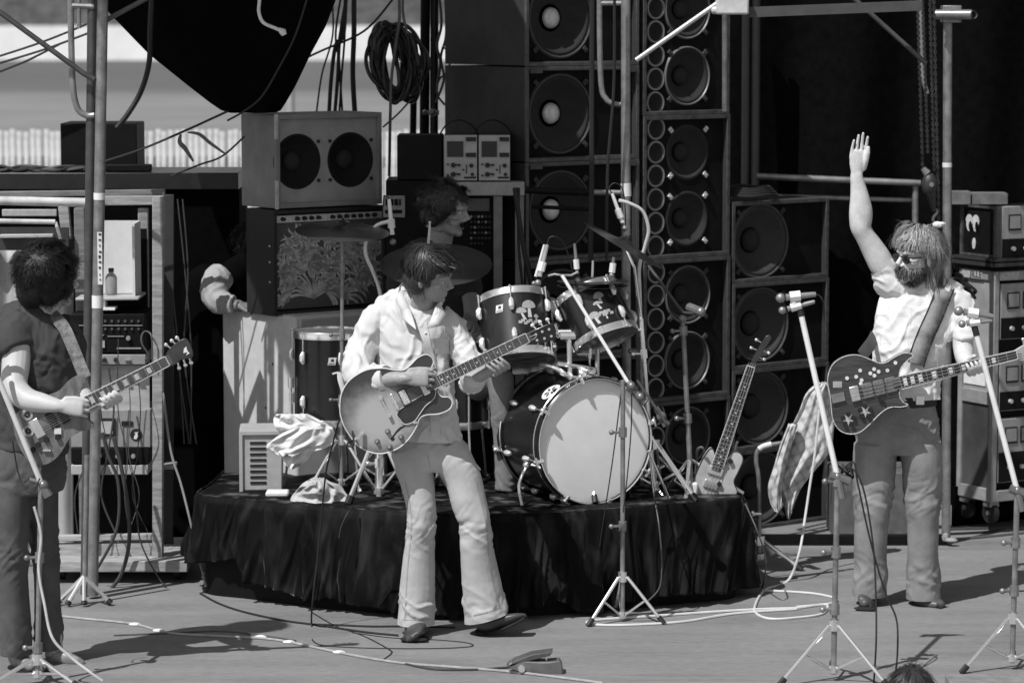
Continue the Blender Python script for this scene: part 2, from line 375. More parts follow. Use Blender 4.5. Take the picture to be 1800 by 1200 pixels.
for x0, z0, a0, L, cu, nn, sp_ in ((.26, .07, 95, .3, .55, 13, 2.2), (.1, .06, 130, .2, .6, 9, 1.8), (.3, .3, 200, .2, .6, 9, 1.9), (.52, .34, 250, .3, .6, 13, 2.6), (.42, .06, 60, .22, .6, 9, 1.8),
                                 (.58, .1, 100, .2, .6, 9, 2.0), (.08, .35, -40, .2, .7, 9, 2.2), (.2, .4, -90, .16, .6, 8, 2.2), (.66, .2, 170, .18, .6, 8, 2.0), (.04, .2, 10, .16, .6, 8, 2), (.36, .2, 80, .2, .7, 11, 2.4), (.2, .2, 120, .18, .7, 10, 2.4), (.5, .2, 40, .2, .7, 10, 2.4), (.12, .28, 60, .14, .8, 9, 2.6), (.42, .36, 150, .16, .8, 9, 2.6), (.62, .36, -120, .16, .8, 9, 2.4), (.33, .1, 20, .2, .7, 9, 2)):
    plume(x0*W/.72, z0*zg/.44, R(a0), L, cu, nn, sp_)
q.build('painted_swirls', swm, gr)
q = MB(); q.prism([(.022, zg+.003), (W-.022, zg+.003), (W-.022, Hh-.03), (.022, Hh-.03)], .012, .03); cp = q.build('control_panel', mat('pale control panel', .55, .5, .1, var=.25, scale=60), rt)
for k in range(14):
    q = MB(); x = .06 + k*(W-.14)/13; q.lathe([(.0005, -.022), (.009, -.022), (.011, 0)], (x, .011, (zg + Hh - .025)/2), (0,1,0), 10)
    if k not in (1, 6): q.build('knob', rubber, cp)
for z in (.12, .3, .22):
    q = MB(); q.ball((-.004, D*.12, z+.05), (.006, .006, .006)); q.build('rivet', alu, rt)
# ---- white cabinet below it
rt, C = cab_root('white_case', 'tall cream white case under the patterned amplifier', 'case', 522, 985, 15.2); C.z = 0; rt.location.z = 0
W = fw(C, 690); D = sd(C, 394); Hh = zat(557, 15.2)
q = MB(); q.box((0, 0, .0), (W, D, Hh)); q.build('body', mat('cream tolex', .55, .6, var=.12, scale=14, bump=.15, bscale=300), rt, bevel=.015)
q = MB(); q.box((.02, -.02, Hh-.07), (W-.02, -.001, Hh-.012)); q.build('front_lip', lgrey, rt, bevel=.004)
for (a, z) in ((.1, .55), (.4, .62), (.3, .8), (.18, 1.0)):
    q = MB(); q.ball((-.001, D*a, Hh*z), (.003, .007, .007)); q.build('rivet', dark, rt)
# ---- louvred grey case on the riser
RZ = .477
g = G(497, 863, RZ); rt = thing('louvred_case', 'pale grey metal case with slotted louvres on the riser', 'case', P(421, 863, g.y), R(4), local=True)
s_ = 1/ppm(g); W = 76*s_; Hh = 106*s_
q = MB(); q.box((0, 0, 0), (W, .3, Hh)); q.build('body', mat('grey enamel case', .4, .5, var=.15), rt, bevel=.008)
q = MB(); q.box((0, -.012, 0), (.016, -.001, Hh)); q.box((.016, -.012, Hh-.016), (W, -.001, Hh)); q.build('rim', lgrey, rt)
for k in range(8):
    q = MB(); z = Hh*(.12 + .095*k); q.box((W*.25, -.004, z), (W*.62, .004, z+.012)); q.build('louvre', rubber, rt)
# ================================================================ drum riser with velvet drape
front = [G(u, v, RZ) for u, v in ((350, 871), (430, 880), (560, 893), (700, 902), (820, 906), (950, 904), (1080, 896), (1200, 887), (1302, 877))]
lb = front[0] + Vector((.05, .75, 0)); rb = front[-1] + Vector((-.12, .8, 0))
path = cr([lb, lerp(lb, front[0], .55)] + front + [lerp(rb, front[-1], .5), rb], 20)
cen = Vector((-.18, 15.2, 0))
HEM = [(300, .1), (340, .15), (378, .17), (430, .205), (446, .10), (500, .07), (560, .035), (585, .06), (700, .02), (850, .012), (920, .05), (970, .085), (1005, .02), (1050, .012), (1110, .05), (1200, .06), (1290, .045), (1400, .04)]
def tab(T, x):
    for (a, p), (b, q) in zip(T, T[1:]):
        if x <= b: return lerp(p, q, max(0, min(1, (x-a)/(b-a))))
    return T[-1][1]
def uof(p): return 900 + ppm(p)*p.x
NP = len(path)
# resample the path evenly
acc = [0]
for i in range(1, NP): acc.append(acc[-1] + (path[i]-path[i-1]).length)
def pat(a):
    s = a*acc[-1]
    for i in range(1, NP):
        if acc[i] >= s: return lerp(path[i-1], path[i], (s-acc[i-1])/max(1e-9, acc[i]-acc[i-1])), s
    return path[-1], s
NU = 760; PA = [pat(i/(NU-1)) for i in range(NU)]
def drape(a, c):
    i = round(a*(NU-1)); p, s = PA[i]; q = PA[min(i+3, NU-1)][0] - PA[max(i-3, 0)][0]
    nrm = Vector((q.y, -q.x, 0)).normalized()
    u = uof(p); busy = 1 if 880 < u < 1110 else .75
    k = noise.noise(Vector((s*3.2 + c*.4, c*.35, 3.1))); k2 = noise.noise(Vector((s*6.5 - c*.9 + 1.5*k, c*.5, 7.7))); k3 = noise.noise(Vector((s*20 + c*2.5, c*1.2, 1.7)))
    k4 = noise.noise(Vector((s*13 + c*.8 + 2*k, c*.6, 11.3))); fold = (.06*k + .07*(1 - abs(k2)*2.6)*busy + .065*max(0, 1 - abs(k4)*4.5)*busy + .012*max(0, 1 - abs(noise.noise(Vector((s*20 + c*1.2 + 2*k, c*.8, 5.3))))*4) + .008*k3)
    hem = tab(HEM, u) + .012*noise.noise(Vector((s*7, 4, 2)))
    e = c**.8
    off = .012*min(1, c*12) + e*(.012 + fold*.72) + .012*c*c*busy
    z = RZ + .006 - (RZ - hem)*c
    if c < .03: z = RZ + .006 + .004*k3; 
    return Vector((p.x, p.y, 0)) + nrm*off + Vector((0, 0, z))
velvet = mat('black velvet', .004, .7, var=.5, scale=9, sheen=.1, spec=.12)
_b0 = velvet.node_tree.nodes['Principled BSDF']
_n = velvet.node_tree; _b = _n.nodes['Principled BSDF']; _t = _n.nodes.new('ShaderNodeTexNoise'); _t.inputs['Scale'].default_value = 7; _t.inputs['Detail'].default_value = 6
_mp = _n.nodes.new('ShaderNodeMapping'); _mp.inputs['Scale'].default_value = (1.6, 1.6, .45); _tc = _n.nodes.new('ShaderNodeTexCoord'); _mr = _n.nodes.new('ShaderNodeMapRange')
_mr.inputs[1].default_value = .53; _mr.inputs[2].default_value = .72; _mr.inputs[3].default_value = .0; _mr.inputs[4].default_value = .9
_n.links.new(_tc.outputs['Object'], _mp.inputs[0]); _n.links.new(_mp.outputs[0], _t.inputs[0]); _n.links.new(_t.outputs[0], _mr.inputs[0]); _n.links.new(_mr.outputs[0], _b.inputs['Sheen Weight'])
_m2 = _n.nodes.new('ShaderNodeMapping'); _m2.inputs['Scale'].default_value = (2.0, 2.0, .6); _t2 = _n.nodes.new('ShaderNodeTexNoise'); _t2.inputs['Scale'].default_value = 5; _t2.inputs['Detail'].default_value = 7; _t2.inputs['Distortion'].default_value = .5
_r2 = _n.nodes.new('ShaderNodeMapRange'); _r2.inputs[1].default_value = .5; _r2.inputs[2].default_value = .74; _r2.inputs[3].default_value = .0025; _r2.inputs[4].default_value = .022  # lighter streaks in the base colour imitate sunlit crests of the folds
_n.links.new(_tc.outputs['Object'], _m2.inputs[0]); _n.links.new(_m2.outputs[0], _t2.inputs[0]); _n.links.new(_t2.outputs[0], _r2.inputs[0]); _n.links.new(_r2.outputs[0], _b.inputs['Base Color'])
rs = thing('drum_riser', 'low black velvet-draped drum riser in the middle of the stage', 'riser', (-.18, 14.7, 0))
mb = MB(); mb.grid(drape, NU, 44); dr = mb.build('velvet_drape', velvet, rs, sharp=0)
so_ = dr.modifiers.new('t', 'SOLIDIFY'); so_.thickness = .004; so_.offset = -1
inner = [(lambda p: (p.x + (cen.x-p.x)*.02, p.y + .02))(PA[i][0]) for i in range(0, NU, 6)]
mb = MB(); mb.prism([(x, y) for x, y in inner], .0, RZ - .004, lambda x, y, z: Vector((x, z, y))); mb.build('platform', black, rs)
deck = [(PA[i][0].x, PA[i][0].y) for i in range(0, NU, 4)]
def deckf(x, y, z): return Vector((x, z, RZ + .004 + .003*noise.noise(Vector((x*6, z*6, 0)))))
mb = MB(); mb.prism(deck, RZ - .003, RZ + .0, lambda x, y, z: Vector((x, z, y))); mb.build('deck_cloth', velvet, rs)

# ================================================================ drums
shell_m = mat('black lacquer shell', .011, .28, var=.5, scale=4, coat=.4)
tomsh = mat('dark stained shell', .012, .35, var=.75, scale=10, coat=.25, stretch=(3, 3, .3))
headw = mat('coated drum head', .87, .6, var=.06, scale=9)
headt = mat('worn drum head', .42, .6, var=.2, scale=9)
def frame(c, ax, ref=(0,-1,0)):
    ax = Vector(ax).normalized(); r_ = Vector(ref); r_ = (r_ - ax*r_.dot(ax)).normalized(); s = ax.cross(r_)
    return lambda ang, r, h: Vector(c) + ax*h + (r_*math.cos(ang) + s*math.sin(ang))*r
def drum(name, label, c, ax, r, dep, shell=shell_m, nl=8, phase=.4, legs=0, badge=None, topm=headt, botm=headt, hoopm=chrome, feet=RZ, bass=False, group=None):
    c = Vector(c); ax = Vector(ax).normalized(); f = frame(c, ax)
    rt = thing(name, label, 'drum', (c.x, c.y, feet), group=group)
    q = MB(); q.lathe([(r, 0), (r, dep)], c, ax, 56); sh = q.build('shell', shell, rt)
    for h, m_, nm in ((0, botm, 'bottom_head'), (dep, topm, 'top_head')):
        q = MB(); e = 1 if h else -1
        q.lathe([(.0005, h + e*.006), (r*.9, h + e*.006), (r*.985, h + e*.004), (r*.995, h - e*.004)], c, ax, 56); q.build(nm if not bass else ('front_head' if h else 'rear_head'), m_, rt)
        q = MB(); k = .02 if bass else .011
        q.lathe([(r*.985, h + e*.004), (r*.99, h + e*(k + .004)), (r*1.012, h + e*(k+.006)), (r*1.03, h + e*k), (r*1.03, h - e*.018), (r*1.005, h - e*.02)], c, ax, 56); hp = q.build('hoop', hoopm, rt)
        if bass:
            q = MB(); q.lathe([(r*.985, h + e*.024), (r*1.0, h + e*.0275), (r*1.008, h + e*.027)], c, ax, 56); q.lathe([(r*1.032, h - e*.012), (r*1.042, h - e*.016), (r*1.032, h - e*.021)], c, ax, 56); q.build('hoop_trim', chrome, hp)
    for i in range(nl):
        a = phase + 2*math.pi*i/nl
        for lo, hi, e in ((0, .25, -1), (1, .75, 1)):
            q = MB(); pa = f(a, r + .011, dep*hi); d_ = ax
            q.tube([f(a, r+.012, dep*hi - .028), f(a, r+.019, dep*hi - .012), f(a, r+.019, dep*hi + .012), f(a, r+.012, dep*hi + .028)], [.008, .014, .014, .008], 8)
            lg = q.build('lug', mat('bright nickel', .95, .3, .55, var=.05), rt)
            q = MB(); q.tube([f(a, r*1.03 + .009, dep*hi), f(a, r*1.03 + .009, dep*lo + e*.012)], .0035, 6)
            if bass:
                q.tube([f(a - .07, r*1.03 + .016, dep*lo + e*.03), f(a + .07, r*1.03 + .016, dep*lo + e*.03)], .006, 6); q.ball(f(a, r*1.03 + .014, dep*lo + e*.02), .014)
                q.tube([f(a, r*1.05, dep*lo + e*.004), f(a, r*1.04, dep*lo + e*.034), f(a, r*.97, dep*lo + e*.034)], .01, 6)
            else: q.ball(f(a, r*1.03 + .009, dep*lo + e*.014), .007, 6, 4)
            q.build('tension_rod', chrome, lg)
    if badge is not None:
        q = MB(); a0 = badge; hh = dep*.72; g_ = lambda x, y, z: f(a0 + x/r, r + y, hh + z)
        q.add([g_(x, .0015, z) for x, z in ((-.02, -.018), (.017, -.018), (.023, .018), (-.014, .018))], [(0,1,2,3)])
        bdg = q.build('badge', mat('silver badge', .72, .4, .2), rt)
        q = MB(); q.add([g_(x, .0025, z) for x, z in ((-.004, -.001), (.009, -.001), (.011, .011), (-.0015, .011))], [(0,1,2,3)]); q.add([g_(x, .0025, z) for x, z in ((-.016, -.013), (.014, -.013), (.0145, -.01), (-.0155, -.01))], [(0,1,2,3)])
        q.build('badge_mark', rubber, bdg)
    for i in range(legs):
        a = phase + .35 + 2*math.pi*i/legs; q = MB(); p0 = f(a, r + .018, dep*.45); p1 = f(a, r + .018, -.02); p2 = Vector((p1.x, p1.y, feet + .04)) + (p1 - c).normalized()*.03; p3 = Vector((p2.x, p2.y, feet + .004)) + (p1-c).normalized()*.02
        q.tube([p0, p1, p2, p3], .006, 8); q.tube([lerp(p2, p3, .6), p3], .011, 8); lg = q.build('leg', chrome, rt)
        q = MB(); q.tube([f(a, r+.018, dep*.38), f(a, r+.018, dep*.5)], .014, 8); q.build('leg_bracket', chrome, lg)
    return rt, f
def mushrooms(rt, f, r, a0, h0, spec):
    cap_m = mat('printed mushroom cap', .34, .6, var=.45, scale=220); st_m = mat('printed mushroom stem', .5, .6, var=.25, scale=120)
    g_ = lambda x, y, z: f(a0 + x/r, r + y, h0 + z)
    for x, z, w_, h_, stem, lean in spec:
        q = MB(); out = [(x + w_*math.cos(t), z + (h_*math.sin(t) if math.sin(t) > 0 else h_*.35*math.sin(t))) for t in [2*math.pi*k/22 for k in range(22)]]
        tri = [(i, (i+1) % 22, 22) for i in range(22)]; out.append((x, z + h_*.2))
        s = MB(); so2 = [(x - w_*.2, z - h_*.2), (x + w_*.2, z - h_*.2), (x + lean + w_*.3, z - stem), (x + lean - w_*.28, z - stem)]
        s.add([g_(a, .0012, b) for a, b in so2], [(0,1,2,3)]); st = s.build('mushroom_decal', st_m, rt)
        q.add([g_(a, .002, b) for a, b in out], [tuple(t) for t in tri]); q.build('mushroom_cap', cap_m, st)
    q = MB()
    for k in range(9):
        x = -.05 + k*.0125; z = -.055 + .008*math.sin(k*2.1); q.add([g_(a, .001, b) for a, b in ((x-.009, z-.006), (x+.009, z-.007), (x+.011, z+.006), (x-.006, z+.008))], [(0,1,2,3)])
    q.build('moss_decal', cap_m, rt)
BAX = Vector((math.sin(R(25)), -math.cos(R(25)), .0))
BC = P(1043, 775, 14.36)
rt, bf = drum('bass_drum', 'large bass drum with plain pale front head on the riser', BC - BAX*.41, BAX, .296, .41, nl=8, phase=.25, topm=headw, hoopm=mat('black hoop', .012, .3, coat=.3), bass=True)
# round sticker on the shell
an = None
q = MB(); tgt = Vector((968, 687)); best = None
def proj(p):
    d = p - Vector((0, 0, CAMH)); zc = d.y*CP - d.z*SP; yc = d.y*SP + d.z*CP
    return Vector((900 + FPX*d.x/zc, 600 - FPX*yc/zc))
for i in range(240):
    for h in (.2, .24, .28, .3, .32, .34):
        p = bf(2*math.pi*i/240, .297, h); nn = (p - (BC - BAX*.41 + BAX*h))
        if nn.y < 0.05:
            dd = (proj(p) - tgt).length
            if best is None or dd < best[0]: best = (dd, 2*math.pi*i/240, h)
_, sa, shh = best
g_ = lambda x, y, z: bf(sa + x/.296, .296 + y, shh + z)
q.add([g_(.052*math.cos(t), .0015, .052*math.sin(t)) for t in [2*math.pi*k/28 for k in range(28)]], [tuple(range(28))]); st = q.build('round_sticker', mat('white sticker', .75, .5), rt)
q = MB()
for k in range(6):
    a = k*math.pi/3 + .3; q.add([g_(x, .0025, z) for x, z in ((.008*math.cos(a), .008*math.sin(a)), (.026*math.cos(a-.28), .026*math.sin(a-.28)), (.042*math.cos(a), .042*math.sin(a)), (.026*math.cos(a+.28), .026*math.sin(a+.28)))], [(0,1,2,3)])
q.build('star_print', rubber, st)
for sgn in (-1, 1):                            # spurs
    side = BAX.cross(Vector((0,0,1)))*sgn; p0 = BC - BAX*.16 + side*.27 + Vector((0,0,-.12)); p1 = p0 + side*.07 + BAX*.06 + Vector((0,0,-.08)); p2 = Vector((p1.x, p1.y, RZ + .01)) + side*.03 + BAX*.1
    q = MB(); q.tube(cr([p0, p1, p2], 6), .008, 8); q.ball(p0, .022); q.build('spur', chrome, rt)
q = MB(); q.tube([BC - BAX*.1 + Vector((0,0,.30)), BC - BAX*.1 + Vector((0,0,.335))], .03, 10); q.tube(cr([BC - BAX*.5 + Vector((-.1,0,.37)), BC - BAX*.2 + Vector((-.02,0,.335)), BC + BAX*.0 + Vector((-.0,0,.33))], 5), .013, 8)
q.tube([BC - BAX*.1 + Vector((-.13,-.02,.36)), BC - BAX*.1 + Vector((.06,.03,.325))], .011, 8); q.build('tom_mount', chrome, rt)
tp = P(1001, 645, 14.42)
q = MB(); q.tube([P(1002, 664, 14.45), P(1000, 590, 14.45)], .012, 10); q.tube([P(975, 583, 14.5), P(1022, 583, 14.45)], .011, 8); q.tube([P(985, 590, 14.45), P(1015, 590, 14.45)], .02, 8)
q.tube([P(1050, 664, 14.5), P(1050, 615, 14.55)], .011, 8); q.tube(cr([P(985, 655, 14.4), P(1010, 664, 14.4), P(1050, 660, 14.4)], 5), .01, 8); q.tube(cr([P(950, 640, 14.45), P(978, 648, 14.42), P(1005, 666, 14.4)], 5), .012, 8); q.build('tom_post', chrome, rt)
t1a = Vector((-.1, .40, .9)).normalized(); t1 = P(914, 633, 14.5)
rt, f1 = drum('tom_drum', 'larger rack tom with mushroom decals and silver badge, on the left', t1, t1a, .172, .30, shell=tomsh, nl=6, phase=-.05, badge=-.42, hoopm=chrome, botm=mat('clear bottom head', .1, .25, var=.8, scale=9, stretch=(1, 5, 1)), feet=.9)
mushrooms(rt, f1, .172, .42, .19, ((.0, .022, .034, .03, .055, .0), (-.04, -.005, .026, .022, .04, .016), (.032, -.03, .012, .014, .02, 0)))
t2a = Vector((-.36, .36, .86)).normalized(); t2 = P(1064, 594, 14.5)
rt, f2 = drum('tom_drum', 'smaller rack tom tilted to the left with mushroom decals', t2, t2a, .154, .235, shell=shell_m, nl=6, phase=-.25, hoopm=chrome, botm=mat('clear bottom head', .1), feet=.95)
mushrooms(rt, f2, .154, .18, .13, ((.02, .03, .026, .024, .035, .0), (.0, -.0, .02, .012, .03, .01), (-.035, -.05, .026, .02, .045, .012), (.02, -.06, .014, .02, .025, 0)))
ft = P(580, 738, 14.85)
drum('floor_tom', 'black floor tom with chrome rims standing beside the white case', ft, (0,0,1), .172, (zat(585, 14.85) - ft.z), nl=6, phase=.35, legs=3, badge=.12, topm=headw)
ft2 = P(802, 742, 14.95)
drum('floor_tom', 'black floor tom half hidden behind the guitarist in the white shirt', ft2, (0,0,1), .172, (zat(590, 14.95) - ft2.z), nl=6, phase=.0, legs=3, topm=headw)

# ================================================================ stands and microphones
def tripod(rt, b, hub, rr, rot, r=.008, brace=True, m=chrome, low=.06, feet=3):
    b = Vector(b)
    for k in range(feet):
        a = rot + 2*math.pi*k/feet; d = Vector((math.cos(a), math.sin(a), 0)); q = MB()
        top = b + Vector((0,0,hub)) + d*.025; ft_ = b + d*rr + Vector((0,0,.008))
        q.tube([b + Vector((0,0,hub)), top, ft_], r, 8); lg = q.build('leg', m, rt)
        q = MB(); e = (ft_ - top).normalized(); q.tube([ft_ - e*.035, ft_ + e*.006], r*1.6, 8); q.build('foot', rubber, lg)
        if brace:
            q = MB(); q.tube([b + Vector((0,0,low)) + d*.012, lerp(top, ft_, .5)], r*.7, 6); q.build('brace', m, lg)
    q = MB(); q.tube([b + Vector((0,0,hub-.02)), b + Vector((0,0,hub+.025))], r*2.6, 10); q.build('collar', m, rt)
    q = MB(); q.tube([b + Vector((0,0,low-.015)), b + Vector((0,0,low+.015))], r*2.2, 10); q.build('lower_collar', m, rt)
def pole(rt, b, t, r=.011, m=chrome, joints=(.5,)):
    b = Vector(b); t = Vector(t); q = MB(); q.tube([b, t], r, 10); pl = q.build('pole', m, rt)
    for j in joints:
        c = lerp(b, t, j); q = MB(); q.tube([c - (t-b).normalized()*.022, c + (t-b).normalized()*.022], r*1.7, 10)
        q.tube([c, c + Vector((-.05, -.01, 0))], r*.6, 6); q.ball(c + Vector((-.052, -.01, 0)), r*1.1); q.build('clutch', m, pl)
def mic(rt, a, b, r=.017, m=None, head=True, clip=True):   # body from a (tail) to b (head)
    m = m or mat('dark microphone', .1, .4, .5); a = Vector(a); b = Vector(b); d = (b-a).normalized()
    q = MB(); q.tube([a, lerp(a, b, .1), lerp(a, b, .75), lerp(a, b, .8)], [r*.6, r*.7, r*.85, r*.95], 10); x = q.build('microphone_body', m, rt)
    q = MB(); q.ball(b - d*r*.6, (r*1.25, r*1.25, r*1.25)); q.build('grille', mat('microphone grille', .3, .45, .6, var=.3, scale=300), x)
    if clip:
        q = MB(); c = lerp(a, b, .55); q.tube([c - d*.022, c + d*.022], r*1.35, 8); q.build('clip', tape, x)
whitearm = mat('white boom tube', .8, .35, .2, var=.1)
def loose(name, pts, r, m, label, cat='cable', n=7, sm=8): 
    q = MB(); q.tube(cr(pts, sm), r, n); return one(name, q, m, label, cat)
cym = mat('cymbal bronze', .1, .34, .75, var=.35, scale=5, stretch=(1, 1, 1))
def cymbal(rt, c, ax, r):
    q = MB(); q.lathe([(.006, .028), (r*.08, .03), (r*.15, .024), (r*.22, .012), (r*.6, .005), (r, -.006), (r, -.0075), (r*.6, .0035), (r*.2, .009)], c, ax, 56); cy = q.build('cymbal', cym, rt, sharp=60)
    ax = Vector(ax).normalized(); q = MB(); q.lathe([(.006, .03), (.018, .03), (.018, .042), (.006, .044), (.006, .06), (.0005, .06)], c, ax, 12); q.build('felt', rubber, cy)
# left cymbal
b = G(600, 868, RZ); c1 = P(602, 405, b.y); rt = thing('cymbal_stand', 'thin cymbal on a straight stand in front of the patterned amplifier', 'cymbal', b)
cymbal(rt, c1, (.05, -.13, .99), .225); pole(rt, b + Vector((0,0,.02)), c1, .009, steel, (.35, .6, .86)); tripod(rt, b, .26, .2, R(215), .008)
# large cymbal behind the centre player
b = G(666, 880, RZ); c2 = P(766, 463, 14.75); rt = thing('cymbal_stand', 'large cymbal on a double-braced stand behind the white-shirted guitarist', 'cymbal', b)
cymbal(rt, c2, (.0, -.30, .95), .272); k_ = P(668, 640, b.y + .15); pole(rt, b + Vector((0,0,.02)), k_, .013, chrome, (.25, .5)); tripod(rt, b, .30, .17, R(215), .012, low=.05)
q = MB(); q.tube([k_ - (c2-k_)*.3, c2 - Vector((0, 0, .01))], .008, 8); q.build('boom_arm', chrome, rt)
# edge-on cymbal at the right
b = G(1150, 872, RZ); c3 = P(1098, 430, b.y - .05); rt = thing('cymbal_stand', 'crash cymbal tilted edge-on above the smaller rack tom', 'cymbal', b)
cymbal(rt, c3, (.50, -.02, .86), .215); k_ = P(1127, 560, b.y); pole(rt, b + Vector((0,0,.02)), k_, .011, chrome, (.3, .8)); tripod(rt, b, .25, .25, R(80), .01)
q = MB(); q.tube([k_, P(1115, 470, b.y), c3], .008, 8); q.build('tilter', chrome, rt)
# hi-hat
b = G(1030, 872, RZ); h = P(1042, 502, b.y); rt = thing('hi_hat', 'small pair of hi-hat cymbals behind the smaller rack tom', 'hi hat', b)
for dz in (0, .022):
    q = MB(); q.lathe([(.006, .02), (.03, .02), (.05, .008), (.17, 0), (.17, -.001), (.05, .006)] if dz else [(.006, -.02), (.03, -.02), (.05, -.008), (.17, 0), (.17, .001), (.05, -.006)], h + Vector((0,0,dz)), (0,0,1), 48); q.build('cymbal', cym, rt)
pole(rt, b + Vector((0,0,.02)), h + Vector((0,0,.12)), .006, chrome, (.6,)); tripod(rt, b, .25, .22, R(40), .009)
# gooseneck microphone left of the centre player's head
b = P(672, 868, 14.75); b.z = RZ; rt = thing('microphone_stand', 'white gooseneck microphone arching over the left of the drum kit', 'microphone stand', b)
q = MB(); q.tube(cr([b + Vector((0,0,.02)), P(672, 700, 14.75), P(670, 560, 14.75), P(668, 515, 14.75), P(657, 480, 14.75), P(643, 447, 14.75), P(646, 418, 14.75), P(663, 396, 14.75), P(686, 389, 14.75)], 6), .0095, 8); q.build('gooseneck', whitearm, rt)
mic(rt, P(684, 350, 14.75), P(691, 428, 14.75), .013, whitearm); tripod(rt, b, .2, .2, R(30), .008)
loose('microphone_lead', [P(684, 350, 14.75), P(679, 345, 14.76), P(674, 352, 14.77), P(671, 420, 14.8), P(674, 520, 14.8)], .003, rubber, 'thin black lead looping from the white gooseneck microphone')
# gooseneck microphone over the tilted cymbal
b = P(1127, 866, 14.78); b.z = RZ; rt = thing('microphone_stand', 'white gooseneck microphone curving over the edge-on cymbal', 'microphone stand', b)
q = MB(); q.tube(cr([P(1127, 600, 14.75), P(1125, 520, 14.75), P(1124, 470, 14.75), P(1134, 432, 14.72), P(1140, 403, 14.7), P(1130, 372, 14.68), P(1108, 358, 14.66), P(1088, 352, 14.65)], 6), .0085, 8); q.build('gooseneck', whitearm, rt)
pole(rt, b + Vector((0,0,.02)), P(1127, 590, 14.75), .012, steel, (.4, .9)); tripod(rt, b, .22, .22, R(10), .009)
mic(rt, P(1076, 340, 14.65), P(1099, 404, 14.65), .012, whitearm)
loose('microphone_lead', [P(1076, 340, 14.65), P(1071, 330, 14.65), P(1082, 322, 14.65), P(1096, 338, 14.66), P(1100, 400, 14.75)], .003, rubber, 'thin black lead looping above the right gooseneck microphone')
# long diagonal boom in front of the bass drum
b = G(1094, 1066); b.y = 13.9; b = Vector((P(1094, 1066, 13.9).x, 13.9, 0)); rt = thing('boom_stand', 'boom stand before the bass drum, long white boom sloping to the toms', 'microphone stand', b)
A = P(988, 484, 14.1); B = P(1104, 672, 13.92); T = P(1095, 668, 13.9)
pole(rt, b + Vector((0,0,.03)), T, .011, steel, (.38, .78)); tripod(rt, b, .205, .2, R(-22), .008, low=.03)
q = MB(); q.tube([A, B], .0085, 8); q.build('boom', whitearm, rt)
q = MB(); q.tube([B, P(1116, 688, 13.9)], .02, 10); q.tube([P(1112, 684, 13.9), P(1135, 708, 13.88)], [.014, .02], 10); q.ball(P(1110, 678, 13.88), .02); q.ball(P(1126, 697, 13.87), .02); q.build('boom_clutch', mat('dull clutch', .22, .4, .6), rt)
q = MB(); q.tube([A, P(975, 482, 14.12), P(963, 485, 14.12)], .006, 8); q.tube([A, P(1004, 484, 14.1), P(1016, 478, 14.1)], .006, 8); q.build('twin_bar', steel, rt)
mic(rt, P(962, 430, 14.12), P(945, 500, 14.1), .013, mat('silver microphone', .6, .3, .7)); mic(rt, P(957, 430, 14.16), P(938, 500, 14.15), .009, whitearm, clip=False)
mic(rt, P(1010, 428, 14.12), P(1016, 494, 14.12), .010, steel)
loose('microphone_lead', [P(962, 430, 14.12), P(966, 418, 14.12), P(976, 416, 14.12), P(988, 424, 14.14), P(1000, 450, 14.16), P(1007, 480, 14.16), P(1018, 515, 14.2)], .003, rubber, 'thin black lead curving from the silver tom microphone')
mic(rt, P(1079, 452, 14.2), P(1075, 486, 14.2), .011, steel)
loose('microphone_lead', [T, P(1088, 720, 13.9), P(1078, 800, 13.92), P(1066, 880, 13.9), P(1062, 905, 13.9), P(1054, 960, 13.92)], .003, rubber, 'thin black lead hanging in front of the bass drum head')
loose('microphone_lead', [P(1110, 690, 13.9), P(1110, 740, 13.9), P(1106, 800, 13.9), P(1100, 860, 13.9), P(1095, 900, 13.88)], .003, rubber, 'thin black lead running beside the boom stand pole')
# boom stand on the right of the riser
b = G(1215, 868, RZ); rt = thing('boom_stand', 'chrome stand with splayed tripod on the right end of the riser', 'microphone stand', b)
T = P(1200, 560, b.y); pole(rt, b + Vector((0,0,.02)), T, .012, steel, (.42, .93)); 
for uu, vv, dy in ((1165, 868, .1), (1306, 866, .12), (1205, 880, -.12)):
    q = MB(); hub = P(1212, 806, b.y); q.tube([hub, lerp(hub, P(uu, vv, b.y+dy), .08), P(uu, vv, b.y+dy)], .009, 8); lg = q.build('leg', chrome, rt)
    q = MB(); q.tube([P(1214, 866, b.y), lerp(hub, P(uu, vv, b.y+dy), .6)], .006, 6); q.build('brace', chrome, lg)
q = MB(); q.tube([P(1118, 437, b.y+.2), T + Vector((0,0,.03)), P(1232, 552, b.y-.1)], .008, 8); q.build('boom', darksteel, rt)
q = MB(); q.ball(T, .02); q.tube([P(1212, 540, b.y), P(1232, 548, b.y-.1)], .022, 10); q.ball(P(1232, 548, b.y-.1), .024); q.build('boom_clutch', steel, rt)
q = MB(); q.box(b + Vector((-.03, -.04, .0)) , b + Vector((.03, .03, .06))); q.build('taped_foot', tape, rt, bevel=.01)
# kick microphone stand right of the bass drum
b = G(1165, 880, RZ); rt = thing('low_microphone_stand', 'low stand with a black microphone beside the bass drum', 'microphone stand', b)
q = MB(); q.tube([P(1120, 668, 14.2), P(1172, 745, 14.15)], .007, 8); q.build('boom', darksteel, rt); q = MB(); q.tube([P(1153, 716, 14.2), P(1172, 748, 14.18)], [.014, .019], 10); q.ball(P(1163, 732, 14.18), .024); q.build('microphone_body', mat('dark microphone', .1), rt)
q = MB(); q.tube([P(1140, 792, 14.3), b + Vector((.03, 0, .01))], .006, 8); q.tube([P(1144, 765, 14.3), P(1205, 858, 14.3)], .005, 8); q.build('leg', chrome, rt)

